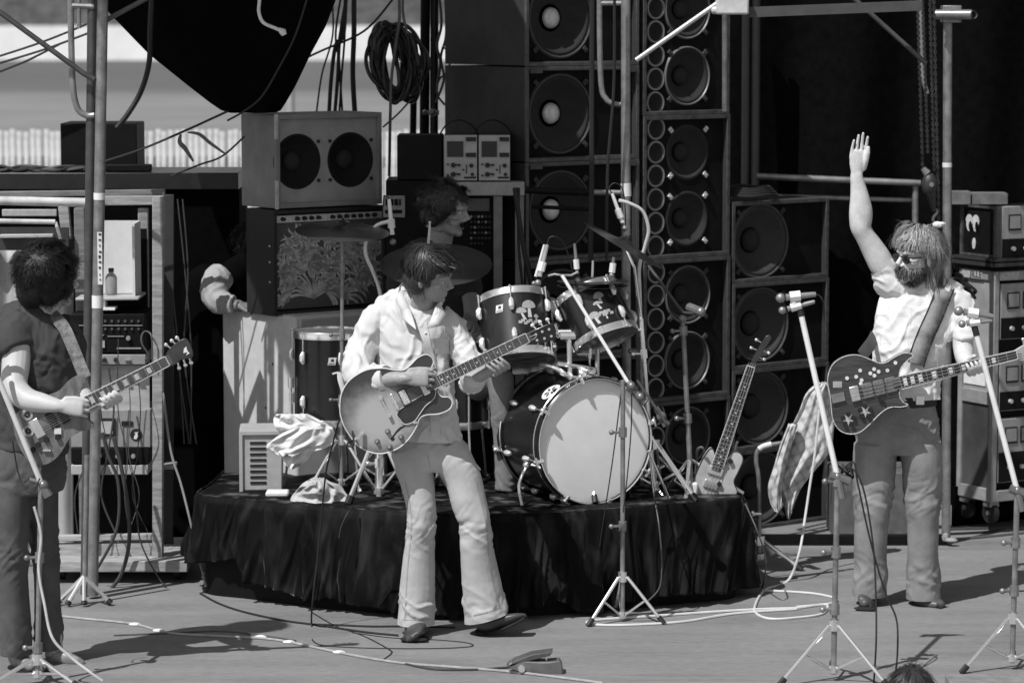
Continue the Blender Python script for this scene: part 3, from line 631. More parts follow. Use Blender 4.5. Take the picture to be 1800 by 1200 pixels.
# twin-microphone vocal stands
def vocal(label, base, hub, rr, rot, clutch, boomtop, mics, Y, polejoints, white_to=None):
    b = G(*base); rt = thing('vocal_stand', label, 'microphone stand', b)
    K = P(clutch[0], clutch[1], b.y); pole(rt, b + Vector((0,0,.03)), K, .012, steel, polejoints); tripod(rt, b, hub, rr, rot, .0085, low=.05)
    Tt = P(boomtop[0], boomtop[1], Y); q = MB(); q.tube([K, Tt], .012, 10); bo = q.build('boom', whitearm, rt)
    q = MB(); q.tube([K + Vector((-.03, 0, .01)), K + Vector((.05, 0, -.02))], .02, 10); q.ball(K, .022); q.tube([K, K + (K - Tt).normalized()*.09], .016, 8); q.build('boom_clutch', mat('dull clutch', .2), rt)
    q = MB(); q.tube([Tt, Tt + (Tt-K).normalized()*.05], .014, 10); q.build('sleeve', rubber, bo)
    for a, c, r in mics: mic(rt, P(a[0], a[1], Y), P(c[0], c[1], Y), r, mat('grey microphone', .3, .35, .5))
    c = [P((a[0]*.4 + c[0]*.6), (a[1]*.4 + c[1]*.6), Y) for a, c, r in mics]
    q = MB(); q.tube([c[0], c[1]], .014, 8); q.tube([lerp(c[0], c[1], .6), Tt + (Tt-K).normalized()*.05], .01, 8); q.build('twin_clamp', tape, rt)
    return rt
vocal('vocal stand with twin microphones, tilted white boom and hanging cable, left of the waving bassist', (1465, 1196), .235, .26, R(-35), (1472, 838), (1409, 556), (((1434, 517), (1368, 524), .0165), ((1432, 530), (1372, 546), .013)), 12.75, (.33, .62, .98))
vocal('vocal stand with twin microphones at the right edge before the bassist', (1779, 1176), .22, .24, R(-40), (1788, 862), (1717, 590), (((1746, 556), (1681, 546), .0165), ((1744, 563), (1688, 570), .013)), 12.95, (.42, .7))
loose('microphone_lead', [P(1434, 517, 12.75), P(1441, 520, 12.75), P(1447, 532, 12.75), P(1449, 560, 12.8)], .003, rubber, 'thin black lead dropping behind the twin microphones on tilted boom')
# left vocal stand, boom leaning to the frame edge
b = G(66, 1200); rt = thing('vocal_stand', 'vocal stand with steep white boom at the left frame edge', 'microphone stand', b)
K = P(72, 848, b.y); pole(rt, b + Vector((0,0,.02)), K, .0115, steel, (.16, .62)); tripod(rt, b, .10, .22, R(-30), .009, low=.04)
q = MB(); q.tube([K, P(-40, 575, b.y - .05)], .0115, 10); q.build('boom', whitearm, rt); q = MB(); q.ball(K + Vector((.01, 0, -.01)), .022); q.tube([K, P(85, 872, b.y)], [.016, .022], 8); q.tube([P(52, 842, b.y), K], .01, 8); q.build('boom_clutch', mat('dull clutch', .2), rt)
mic(rt, P(-10, 560, b.y), P(-70, 575, b.y))
loose('vocal_cable', [P(60, 890, b.y-.02), P(72, 940, b.y-.02), P(68, 1000, b.y-.02), P(78, 1060, b.y-.03), P(92, 1120, b.y-.05), P(125, 1155, b.y-.05), P(160, 1182, b.y-.06), P(180, 1196, b.y-.06)], .006, mat('pale cable', .55, .5), 'pale cable running down the left vocal stand to the floor')
loose('vocal_cable', [P(22, 775, b.y-.02), P(32, 830, b.y), P(46, 862, b.y-.02), P(62, 858, b.y-.02), P(70, 840, b.y-.02)], .003, rubber, 'thin dark lead dangling beside the left vocal stand clutch')
# ================================================================ scaffolding, tarps, hanging cables
def sc(label, pts, r, m=steel, name='scaffold_pole', cat='pole', n=12, extra=None):
    q = MB(); q.tube(pts, r, n); o = one(name, q, m, label, cat); return o
def vpole(u0, v0, u1, v1, Y): return [P(u0, v0, Y), P(u1, v1, Y)]
# unseen roof sheet added to shade the drummer, and the hanging tarp bundle
rf = thing('tarp_bundle_and_shade', 'black tarpaulin bundle hanging at upper left, with an unseen roof sheet added for shade', 'tarpaulin', (-1.1, 15, 4.5))
q = MB()
q.grid(lambda a, c: Vector((lerp(-2.75, -.75, a), lerp(13.0, 15.7, c), 4.5 + .05*math.sin(a*7)*math.sin(c*6) + .03*noise.noise(Vector((a*5, c*5, 0))))), 40, 40)
o = q.build('shade_sheet', blackmatt, rf, sharp=0); sf = o.modifiers.new('t', 'SOLIDIFY'); sf.thickness = .004
rows = [(-420, 120, 640), (-200, 130, 640), (-60, 128, 612), (0, 172, 590), (45, 214, 573), (95, 262, 546), (150, 330, 520), (180, 368, 503), (194, 388, 494), (198, 400, 485)]
def bundle(a, c):
    k = c*(len(rows)-1); i = min(int(k), len(rows)-2); t = k - i; v, l, r_ = [lerp(rows[i][j], rows[i+1][j], t) for j in range(3)]
    ce = P((l + r_)/2, v, 15.35); hw = (r_-l)/2/ppm(ce); d = min(.35, hw*.55); an_ = 2*math.pi*a
    f = 1 + .05*noise.noise(Vector((math.cos(an_)*3, math.sin(an_)*3, c*5)))
    return ce + Vector((math.cos(an_)*hw, math.sin(an_)*d*f + .03*math.sin(an_*5 + c*4), 0))
q = MB(); q.grid(bundle, 72, 60, closed_u=True); q.build('hanging_bundle', blackmatt, rf, sharp=0)
loose('rope', [P(458, -40, 14.9), P(456, 0, 14.9), P(455, 22, 14.9), P(463, 40, 14.9), P(484, 50, 14.9), P(494, 54, 14.9)], .0085, tape, 'short white rope end dangling in front of the black tarp', 'rope')
q = MB(); q.tube([P(490, 51, 14.9), P(497, 56, 14.9), P(500, 62, 14.9)], [.008, .018, .012], 8); q.build('frayed_end', tape, bpy.data.objects['rope'])
loose('tarp_cable', [P(400, 212, 14.85), P(430, 195, 14.8), P(460, 170, 14.8), P(490, 120, 14.8), P(520, 60, 14.8), P(545, -20, 14.8)], .005, rubber, 'thin black cable curving along the front of the hanging tarp')
# left pole pair with tape, frame and brace
Yl = 14.45
q = MB(); q.tube([P(181, -30, Yl), P(163, 1046, Yl)], .026, 12); pl = one('scaffold_pole', q, steel, 'grey scaffold pole rising the full height at left, taped label on it', 'pole')
for v, h, w_ in ((530, 11, 22), (345, 6, 14)):
    q = MB(); u = lerp(181, 163, (v+30)/1076); q.tube([P(u, v-h, Yl), P(u, v+h, Yl)], .0275, 12); q.build('tape_band', tape, pl)
q = MB(); q.box(P(172, 500, Yl-.03), P(179, 408, Yl-.027)); ls = q.build('label_strip', tape, pl)
rnd = random.Random(31)
for k in range(9): q = MB(); v = 412 + k*9.6 + rnd.uniform(-2, 2); q.box(P(173 + 2*rnd.random(), v + rnd.uniform(2, 5), Yl-.033), P(176 + 2*rnd.random(), v, Yl-.031)); q.build('worn_mark', rubber, ls)
sc('dark scaffold pole standing tight beside the grey pole at left', [P(163, -30, Yl+.06), P(150, 1044, Yl+.06)], .024, darksteel)
q = MB(); Y = Yl + .04
q.tube(cr([P(124, -40, Y), P(125, 60, Y), P(128, 150, Y), P(136, 190, Y), P(152, 203, Y), P(166, 203, Y)], 6), .015, 10); q.tube([P(124, 10, Y), P(166, 12, Y)], .014, 8); q.tube([P(139, -30, Y), P(139, 50, Y)], .01, 8)
one('scaffold_ladder', q, steel, 'bent scaffold ladder frame beside the left pole', 'scaffold')
sc('diagonal scaffold brace at upper left corner meeting the poles', [P(-20, 8, Y-.05), P(0, 22, Y-.05), P(148, 130, Y-.05), P(166, 140, Y-.05)], .013, darksteel, 'scaffold_brace')
sc('pale diagonal brace running from left pole across the black tarp', [P(170, 45, 14.6), P(290, -20, 14.6)], .012, mat('dull tube', .12, .5, .4), 'scaffold_brace')
for i, (a, b_) in enumerate((((-10, 102), (160, 40)), ((-10, 114), (165, 55)), ((-10, 130), (105, 78)))):
    loose('guy_wire', [P(*a, 16), P((a[0]+b_[0])/2, (a[1]+b_[1])/2 + 3, 16), P(*b_, 16)], .006, rubber, ('topmost', 'middle', 'lowest')[i] + ' of three thin wires slanting at the upper left edge', 'wire')
loose('thick_cable', [P(268, -30, 15.0), P(264, 50, 15.0), P(262, 110, 15.1), P(248, 160, 15.2), P(225, 200, 15.2), P(205, 225, 15.2)], .014, rubber, 'thick black cable curving down to the black box at left')
loose('guy_rope', [P(400, 196, 15), P(330, 228, 15), P(250, 262, 15), P(180, 285, 15)], .006, rubber, 'taut dark rope slanting over the left racks with rag tied on', 'rope')
loose('guy_rope', [P(300, 310, 15), P(350, 290, 15), P(390, 275, 15), P(430, 240, 15)], .005, rubber, 'thin lower rope slanting from black cases to grey cabinet', 'rope')
ragm = mat('grey rag', .12, .8, var=.3, scale=40)
q = MB(); 
for pts, w_ in (([(318, 236), (316, 250), (326, 262), (340, 284)], .012), ([(330, 233), (350, 236), (370, 252), (398, 272)], .009)):
    q.tube(cr([P(u, v, 14.98) for u, v in pts], 5), [(.004, w_*(.4 + .6*math.sin(math.pi*k/15))) for k in range(16)], 8, flat=(0,1,0))
one('knotted_rag', q, ragm, 'torn grey rag knotted on the taut rope at upper left', 'rag')
# hanging cables right of the tarp
for i, (pts, r) in enumerate((([(582, -20), (585, 60), (566, 130), (556, 200)], .005), ([(608, -20), (604, 60), (590, 80), (582, 140), (578, 205)], .011), ([(612, -20), (597, 70), (594, 130), (588, 205)], .010),
                              ([(606, -20), (606, 60), (600, 140), (596, 205)], .006), ([(622, -20), (622, 60), (620, 130), (624, 205)], .014), ([(600, -10), (590, 60), (596, 110), (602, 205)], .006))):
    loose('hanging_cable', [P(u, v, 16.2) for u, v in pts], r, rubber, ['thin black cable hanging leftmost behind the grey cabinet', 'thick black cable hanging second from the left', 'black cable hanging in the middle of the bunch', 'thin black cable hanging inside the bunch', 'thickest black cable hanging rightmost of the bunch', 'thin black cable crossing the hanging bunch'][i])
loose('guy_rope', [P(480, 130, 16.1), P(560, 92, 16.1), P(640, 55, 16.1), P(690, 0, 16.1)], .006, rubber, 'dark rope slanting up behind the hanging cables', 'rope')
q = MB(); rnd = random.Random(5); pts = []; cc = P(692, 108, 15.9); s_ = 1/ppm(cc)
coil_m = mat('black cable coil', .02, .45, var=.5, scale=30)
for k in range(22*26):
    t = 2*math.pi*k/26; turn = k//26; fr = (k % 26)/26; r1 = random.Random(turn*7 + 1); r2 = random.Random(turn*7 + 8)
    g5 = [lerp(r1.random(), r2.random(), fr) for _ in range(5)]
    rx = (14 + 38*g5[0])*s_; rz = (46 + 26*g5[1])*s_; tilt = (g5[2] - .3)*.5; x = rx*math.cos(t); z = rz*math.sin(t)
    pts.append(cc + Vector((x*math.cos(tilt) - z*math.sin(tilt) + (g5[3]-.5)*26*s_, .09*(g5[4]-.5) + .04*math.cos(t*2 + turn), z - 12*s_*(g5[3]-.4))))
q.tube(cr(pts, 2), .0105, 7); co = one('cable_coil', q, coil_m, 'big coil of black cable hanging above the oscilloscopes', 'cable')
loose('coil_tie', [P(700, -30, 15.85), P(702, 30, 15.8), P(694, 90, 15.8), P(688, 140, 15.8), P(686, 200, 15.8), P(684, 310, 15.8)], .008, mat('grey cable', .09, .5), 'grey cable hanging down through the coil')
loose('coil_tie', [P(710, -30, 15.86), P(708, 20, 15.83), P(716, 60, 15.8)], .007, mat('grey cable', .09), 'short grey cable tying up the black coil')
loose('guy_rope', [P(673, 224, 15.9), P(700, 200, 15.9), P(722, 176, 15.9)], .005, mat('grey cable', .09), 'short rope end slanting below the cable coil', 'rope')
# poles between the coil and the speaker tower
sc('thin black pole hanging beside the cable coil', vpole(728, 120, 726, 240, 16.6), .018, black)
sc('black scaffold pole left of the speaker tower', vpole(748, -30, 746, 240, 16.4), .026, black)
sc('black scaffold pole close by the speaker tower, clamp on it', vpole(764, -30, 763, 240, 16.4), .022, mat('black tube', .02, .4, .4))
q = MB(); q.tube([P(742, 198, 16.3), P(772, 198, 16.3)], .012, 8); q.ball(P(760, 198, 16.28), .022); q.ball(P(747, 196, 16.28), .012); one('scaffold_clamp', q, steel, 'small bright clamp on the black poles left of speaker tower', 'clamp')
for i, (pts, r) in enumerate((([(770, -20), (776, 40), (768, 80), (774, 110), (768, 150)], .008), ([(782, -20), (784, 60), (775, 100), (780, 140), (766, 180)], .007), ([(776, 85), (790, 90), (788, 125), (772, 140), (768, 165), (782, 185)], .006))):
    loose('tangled_cable', [P(u, v, 16.35) for u, v in pts], r, mat('grey cable', .09), ('upper grey cable hanging against', 'longest grey cable hanging against', 'looped grey cable tangled beside')[i] + ' the speaker tower edge')
# centre pole with U frame
cp_ = sc('pale scaffold pole standing between the two tall speaker towers', [P(1100, -30, 15.1), P(1100, 320, 15.1), P(1102, 900, 15.1)], .0235)
q = MB(); q.tube([P(1100, 322, 15.1), P(1101, 345, 15.1)], .025, 12); q.build('tape_band', tape, cp_)
q = MB(); Y = 15.15
q.tube(cr([P(1054, -30, Y), P(1054, 60, Y), P(1057, 150, Y), P(1066, 175, Y), P(1080, 183, Y), P(1100, 184, Y)], 6), .014, 10); q.tube([P(1056, 6, Y), P(1098, 6, Y)], .013, 8); 
one('scaffold_ladder', q, steel, 'U-shaped pale tube frame hooked on the centre pole', 'scaffold')
sc('short pale horizontal pipe left of the centre pole', [P(1040, 338, 15.2), P(1095, 339, 15.2)], .014, steel, 'scaffold_pipe')
sc('upper dark horizontal pipe crossing the third bright-cap speaker', [P(925, 334, 15.2), P(1042, 339, 15.2)], .017, black, 'scaffold_pipe')
sc('lower thin dark pipe crossing the third bright-cap speaker', [P(935, 363, 15.22), P(1035, 368, 15.22)], .010, black, 'scaffold_pipe')
for i, (u0, u1, r) in enumerate(((1041, 1038, .013), (1080, 1066, .008))):
    loose('drop_cable', [P(u0, -20, 15.0), P(u0-1, 150, 15.0), P(u1+2, 300, 15.0), P(u1, 460, 15.0)], r, rubber, ('thick black cable dropping before the bright-cap speakers', 'thin black cable dropping just left of the centre pole')[i])
for i, (a, b_) in enumerate((((905, 330), (938, 520)), ((912, 330), (918, 500)))):
    loose('drop_cable', [P(*a, 15.1), P((a[0]+b_[0])/2 - 4, 420, 15.1), P(*b_, 15.1)], (.013, .007)[i], rubber, ('thick', 'thin')[i] + ' black cable dropping from the white shelf beside the speaker tower')
sc('bright diagonal scaffold brace in front of the tower with small cones', [P(1118, 106, 15.0), P(1264, 4, 15.0), P(1300, -22, 15.0)], .012, mat('bright tube', .55, .35, .5), 'scaffold_brace')
sc('short bright vertical tube at the top right tower edge', [P(1274, -20, 15.6), P(1274, 195, 15.75)], .014, steel, 'scaffold_tube')
q = MB(); q.box(P(1258, 26, 15.0) + Vector((0, -.03, 0)), P(1316, -12, 15.0) + Vector((0, .04, 0))); q.tube([P(1250, 18, 15.0), P(1300, 18, 15.0)], .02, 10)
one('scaffold_coupler', q, mat('white painted steel', .6, .4, .2), 'white coupler block on the beam at the top right', 'coupler', bevel=.01)
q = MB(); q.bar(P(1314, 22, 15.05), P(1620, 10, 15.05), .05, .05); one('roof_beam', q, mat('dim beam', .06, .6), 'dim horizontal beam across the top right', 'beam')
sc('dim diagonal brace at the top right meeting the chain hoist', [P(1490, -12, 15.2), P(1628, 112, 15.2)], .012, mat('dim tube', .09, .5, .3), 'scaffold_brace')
rp = sc('tall scaffold pole right of the waving bassist', [P(1666, 36, 15.95), P(1663, 946, 15.95)], .0235)
q = MB(); q.tube([P(1665, 286, 15.95), P(1665, 294, 15.95)], .025, 12); q.build('tape_band', tape, rp)
q = MB(); q.tube([P(1645, 26, 15.85), P(1708, 26, 15.8)], .026, 14, cap=False); q.tube([P(1708, 26, 15.8), P(1712, 26, 15.78)], .021, 14, cap=False); cl_ = one('scaffold_coupler', q, steel, 'swivel coupler with an open tube end on the right pole top', 'coupler')
q = MB(); q.box(P(1655, 40, 15.9) + Vector((0,-.05,0)), P(1688, 10, 15.9) + Vector((0,.05,0))); q.tube([P(1640, 28, 15.85), P(1655, 24, 15.85)], .01, 8); q.build('clamp', steel, cl_, bevel=.01)
q = MB(); q.ball(P(1662, 944, 15.9), (.02, .02, .025), 6, 4); q.ball(P(1672, 949, 15.88), (.035, .03, .014), 7, 4); one('paper_scrap', q, mat('crumpled paper', .3, .8), 'crumpled white paper at the foot of the right pole', 'paper')
sc('bent pale tube hanging beside the hoist chains', cr([P(1618, -20, 15.7), P(1620, 60, 15.7), P(1622, 130, 15.7), P(1630, 165, 15.7)], 5), .012, steel, 'scaffold_tube')
sc('upper horizontal pipe behind the raised arm', [P(1330, 310, 16.9), P(1618, 322, 16.9)], .018, steel, 'scaffold_pipe')
sc('lower horizontal pipe behind the raised arm', [P(1330, 344, 16.95), P(1604, 352, 16.95)], .013, steel, 'scaffold_pipe')
sc('short vertical pipe under the chain hoist', [P(1609, 322, 16.92), P(1609, 400, 16.92)], .018, steel, 'scaffold_pipe')
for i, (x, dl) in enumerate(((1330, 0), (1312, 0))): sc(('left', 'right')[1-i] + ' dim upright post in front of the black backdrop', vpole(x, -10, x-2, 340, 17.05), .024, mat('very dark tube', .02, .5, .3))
# chain hoist
ch = thing('chain_hoist', 'chain hoist with dark hook block hanging left of right pole', 'hoist', P(1632, 330, 15.6))
for u0, u1, v1 in ((1612, 1622, 300), (1621, 1631, 268), (1634, 1642, 300), (1641, 1650, 385)):
    q = MB(); L = 64; 
    for k in range(L):
        a = P(lerp(u0, u1, k/L), lerp(-20, v1, k/L), 15.6); c = P(lerp(u0, u1, (k+1.25)/L), lerp(-20, v1, (k+1.25)/L), 15.6)
        q.bar(a, c, .016 if k % 2 else .006, .006 if k % 2 else .016, (0,1,0))
    q.build('chain', mat('dull chain', .05, .4, .6, var=.5), ch)
q = MB(); q.ball(P(1634, 325, 15.6), (.042, .035, .062), 14, 9); q.tube([P(1636, 338, 15.6), P(1642, 372, 15.6)], [.03, .012], 8); blk = q.build('hook_block', mat('dull iron', .05, .5, .5), ch)
q = MB(); q.lathe([(.0005, -.037), (.012, -.037), (.013, -.03)], P(1636, 324, 15.6), (0,1,0), 12); q.build('bolt', steel, blk)
q = MB(); q.tube([P(1622, 296, 15.6), P(1630, 305, 15.6)], [.014, .022], 8); q.tube(cr([P(1642, 366, 15.6), P(1648, 372, 15.6), P(1642, 380, 15.6), P(1640, 386, 15.6), P(1643, 392, 15.6)], 5), .008, 8); q.build('hook', steel, ch)
q = MB(); q.ball(P(1648, 395, 15.58), (.03, .02, .018), 7, 5); q.ball(P(1655, 393, 15.58), (.022, .012, .01), 6, 4); q.build('tape_wad', tape, ch)

# ================================================================ centre rack with oscilloscopes
rk = thing('equipment_shelf', 'tall dark equipment shelf with white top behind the drummer', 'shelf', (-.3, 15.6, 0))
Y = 15.42; tl = P(680, 332, Y); tr = P(922, 332, Y); zt = zat(320, Y); zb2 = zat(344, Y)
q = MB(); q.box((P(770, 0, Y).x, Y, zb2), (tr.x, Y+.28, zt)); q.build('top_board', mat('white board', .33, .6, var=.2), rk, bevel=.004)
for u in (876, 914):
    q = MB(); a = P(u, 500, Y).x; q.box((a-.024, Y+.02, 0), (a+.02, Y+.06, zb2-.002)); q.build('post', mat('grey post', .2, .6, var=.3), rk)
q = MB(); q.box((P(676, 0, Y).x, Y+.06, 0), (P(868, 0, Y).x, Y+.4, zat(318, Y))); q.build('cabinet_body', black, rk, bevel=.004)
lab = mat('printed plate', .22, .6, var=.3, scale=60)
q = MB(); a = P(673, 383, Y); c = P(711, 345, Y); q.box((a.x, Y+.045, a.z), (c.x, Y+.056, c.z)); nm = q.build('name_plate', lab, rk)
q = MB()
for u0, u1, v0, v1 in ((677, 685, 351, 362), (687, 691, 351, 362), (693, 699, 351, 362), (701, 704, 351, 362), (676, 706, 370, 376)):
    a = P(u0, v1, Y); c = P(u1, v0, Y); q.box((a.x, Y+.04, a.z), (c.x, Y+.0465, c.z))
q.build('plate_print', black, nm)
q = MB(); a = P(815, 372, Y); c = P(860, 350, Y); q.box((a.x, Y+.045, a.z), (c.x, Y+.056, c.z)); q.build('name_plate', mat('dim plate', .09, .6), rk)
rnd = random.Random(9)
for k in range(34):
    q = MB(); u = 828 + (k % 6)*6.5; v = 382 + (k//6)*9.5; q.lathe([(.007, 0), (.006, -.012), (.0005, -.013)], P(u, v, Y) + Vector((0, .055, 0)), (0,1,0), 8); q.build('knob', rnd.choice([dark, greyp, dark]), rk)
zt = zat(319, Y) + .0
bb = P(698, 317, 15.45); c = P(778, 238, 15.45)
q = MB(); q.box((bb.x, 15.46, zat(318, Y) + .002), (c.x, 15.72, c.z)); one('black_case', q, black, 'plain black square case left of the oscilloscopes', 'case', bevel=.006)
scope_m = mat('oscilloscope panel', .36, .45, .2, var=.15)
for i, (u0, u1) in enumerate(((780, 839), (841, 897))):
    a = P(u0, 314, Y-.02); c = P(u1, 237, Y-.02); W = c.x - a.x; Hh = c.z - zt - .004
    rt = thing('oscilloscope', ('left oscilloscope, beside the black case on the shelf', 'right oscilloscope, nearest the tall speaker tower')[i], 'oscilloscope', (a.x, Y+.0, zt+.003), group='pair of oscilloscopes on the shelf', local=True)
    q = MB(); q.box((0, .01, 0), (W, .3, Hh)); q.build('body', dark, rt, bevel=.004)
    q = MB(); q.box((.002, 0, .002), (W-.002, .009, Hh-.002)); fp = q.build('front_panel', scope_m, rt)
    q = MB(); q.box((W*.1, -.006, Hh*.52), (W*.58, -.001, Hh*.86)); q.build('screen', mat('dark screen', .012, .15), fp)
    for x, z, r in ((.28, .34, .013), (.45, .34, .006), (.28, .14, .013), (.45, .14, .006), (.82, .33, .011), (.85, .14, .009), (.12, .36, .005), (.12, .12, .005), (.58, .24, .005)):
        q = MB(); q.lathe([(r, 0), (r*.9, -.014), (.0005, -.015)], (W*x, 0, Hh*z), (0,1,0), 10); q.build('knob', rubber, fp)
    for z0 in (.86, .52):
        q = MB(); q.box((W*.66, -.012, Hh*z0), (W*.96, -.001, Hh*(z0+.09))); q.build('switch_bar', rubber, fp)
    for x0, z0, w_, h_ in ((.3, .335, .2, .03), (.3, .135, .2, .03), (.66, .15, .03, .2), (.6, .05, .36, .04)):
        q = MB(); q.box((W*x0, -.003, Hh*z0), (W*(x0+w_), -.001, Hh*(z0+h_))); q.build('marking', rubber, fp)
    q = MB(); hx = W*.45; q.tube(cr([(hx-.1, .12, Hh-.005), (hx-.06, .12, Hh+.05), (hx, .12, Hh+.07), (hx+.06, .12, Hh+.045), (hx+.1, .12, Hh-.005)], 5), [(.004, .014)]*21, 8); q.build('carry_handle', rubber, rt)

# ================================================================ left racks
Yc = 16.1
q = MB(); a = P(-60, 300, Yc); c = P(420, 300, Yc); zt = zat(303, Yc)
q.box((a.x, Yc, 0), (c.x, Yc+.5, zt - .09)); tb = thing('equipment_bench', 'long black cabinet with flat top behind the left rack', 'cabinet', (-1.9, Yc, 0)); q.build('body', blackmatt, tb)
q = MB(); q.box((a.x-.05, Yc-.05, zt-.088), (c.x, Yc+.55, zt)); q.build('top', mat('black table top', .014, .35, var=.4), tb, bevel=.004)
q = MB(); p = P(107, 290, Yc+.1); c = P(240, 217, Yc+.1); q.box((p.x, Yc+.1, zt+.002), (c.x, Yc+.45, c.z)); bx_ = one('black_amplifier_box', q, black, 'plain black box standing on the bench behind the left poles', 'box', bevel=.006)
q = MB(); p = P(186, 297, Yc+.02); c = P(265, 287, Yc+.02); q.box((p.x, Yc+.02, zt+.002), (c.x, Yc+.09, zt+.04)); one('flat_box', q, black, 'flat black box at the front of the bench top', 'box', bevel=.006)
rnd = random.Random(21)
for i in range(6):
    pts = [P(-30 + k*32, 302 - rnd.uniform(0, 10), Yc + rnd.uniform(-.03, .07)) for k in range(7)]
    for k_ in pts: k_.z = max(k_.z, zt + .008)
    loose('bench_cable', pts, .008, mat('grey cable', .09) if i % 2 else rubber, ['lowest black', 'grey', 'second black', 'second grey', 'third black', 'topmost grey'][i] + ' cable in the tangle on the bench top')
# timber rack
Yr = 14.95; rk = thing('timber_rack', 'weathered timber and pipe rack holding amplifiers at the left', 'rack', (-2.1, 15.1, 0))
def rbar(name, u0, v0, u1, v1, Y, wx, wy, m=wood): q = MB(); q.bar(P(u0, v0, Y), P(u1, v1, Y), wx, wy); return q.build(name, m, rk, bevel=.004)
rbar('post', 278, 980, 278, 345, Yr, .065, .05); rbar('post', 254, 700, 252, 366, Yr+.5, .045, .05); rbar('post', 296, 975, 297, 342, Yr+.35, .02, .05, mat('dark post', .03, .7))
rbar('post', 118, 420, 112, 362, Yr+.3, .05, .05); rbar('post', 150, 940, 140, 365, Yr+.3, .06, .05, mat('grey timber', .17, .8, var=.4, scale=9, stretch=(1,1,6))); rbar('post', 152, 1000, 155, 770, Yr-.02, .05, .04, woodh)
q = MB(); q.tube([P(-30, 352, Yr), P(155, 356, Yr)], .022, 12); q.build('top_pipe', mat('worn pale pipe', .5, .6, var=.35, scale=12), rk)
rbar('top_rail', 150, 353, 288, 352, Yr+.02, .04, .045, woodh); rbar('top_rail', -30, 342, 290, 338, Yr+.45, .04, .03, mat('grey timber', .17))
q = MB(); q.tube([P(-30, 388, Yr+.1), P(97, 390, Yr+.1)], .012, 10); q.build('shelf_pipe', mat('worn pale pipe', .5), rk)
q = MB(); q.tube([P(98, 390, Yr+.1), P(106, 420, Yr+.1)], .008, 8); q.build('strut', tape, rk)
rbar('rail', 0, 415, 94, 414, Yr+.2, .04, .018, lgrey); rbar('rail', 4, 374, 100, 374, Yr+.28, .02, .035, mat('pale board', .36, .7, var=.3)); 
q = MB(); a = P(-40, 440, Yr+.22); c = P(120, 400, Yr+.22); q.box((a.x, Yr+.22, a.z), (c.x, Yr+.25, c.z)); q.build('dark_board', dark, rk)
def ribs(a, c): 
    p = P(lerp(-40, 128, a), lerp(1000, 438, c), Yr+.33); return p + Vector((0, .02*math.sin(a*26) + .03*noise.noise(Vector((a*4, c*2, 0))), 0))
q = MB(); q.grid(ribs, 80, 30); o = q.build('side_sheet', mat('pale ribbed sheet', .36, .7, var=.3, scale=5, stretch=(3, 3, .5)), rk, sharp=0); o.modifiers.new('t', 'SOLIDIFY').thickness = .006
rbar('shelf', 140, 521, 250, 520, Yr+.2, .3, .014, lgrey); rbar('bottom_rail', 90, 945, 282, 942, Yr+.02, .04, .03, woodh); 
rbar('bottom_rail', 90, 968, 280, 965, Yr+.03, .04, .075, woodh); 
q = MB(); p = P(60, 1010, Yr-.12); c = P(330, 985, Yr-.12); q.box((p.x, Yr-.14, .06), (c.x, Yr+.55, .115)); q.build('base_board', woodh, rk, bevel=.005)
q = MB(); p = P(120, 935, Yr+.4); c = P(262, 845, Yr+.4); q.box((p.x, Yr+.42, .2), (c.x, Yr+.45, 1.7)); q.build('back_panel', black, rk)
for u in (110, 312):
    q = MB(); c = P(u, 1018, Yr); c.z = .03; q.tube([c + Vector((-.014,0,0)), c + Vector((.014,0,0))], .03, 14); q.build('caster', rubber, rk)
q = MB(); a = P(172, 520, Yr+.35); c = P(246, 388, Yr+.35); q.box((a.x, Yr+.35, a.z+.006), (c.x, Yr+.37, c.z)); q.box((c.x-.012, Yr+.12, a.z+.006), (c.x, Yr+.349, c.z)); one('white_box_lid', q, mat('white panel', .6, .6, var=.08), 'open white box lid upright on the upper rack shelf', 'lid')
b = P(196, 520, Yr+.2); b.z = P(196, 520, Yr+.2).z + .008; q = MB(); q.lathe([(.0005, 0), (.027, .001), (.029, .01), (.029, .085), (.02, .1), (.012, .106), (.012, .112)], b, (0,0,1), 18); bt = thing('bottle', 'small glass bottle with black cap on the upper rack shelf', 'bottle', b); q.build('body', mat('bottle glass', .25, .2), bt)
q = MB(); q.lathe([(.014, .112), (.014, .13), (.0005, .131)], b, (0,0,1), 12); q.build('cap', rubber, bt)
def unit(name, label, u0, v0, u1, v1, m, D=.35, Y=Yr+.06):
    a = P(u0, v1, Y); c = P(u1, v0, Y); rt = thing(name, label, 'amplifier', (a.x, Y, a.z), local=True)
    q = MB(); q.box((0, 0, 0), (c.x-a.x, D, c.z-a.z)); q.build('chassis', m, rt, bevel=.004); return rt, c.x-a.x, c.z-a.z
def knob(rt, x, z, r, m=rubber, d=.018):
    q = MB(); q.lathe([(r, 0), (r*.88, -d), (.0005, -d*1.05)], (x, -.001, z), (0,1,0), 12); return q.build('knob', m, rt)
def panel(rt, x0, z0, x1, z1, m, d=.006, name='panel'):
    q = MB(); q.box((x0, -d, z0), (x1, -.001, z1)); return q.build(name, m, rt)
rt, W, Hh = unit('preamplifier', 'black preamplifier with rows of small knobs in the left rack', 125, 552, 254, 620, black)
for j, z in enumerate((.82, .62)):
    for k in range(9): knob(rt, W*(.2 + .09*k), Hh*z, .007, mat('dim knob', .1, .4, .3), .01)
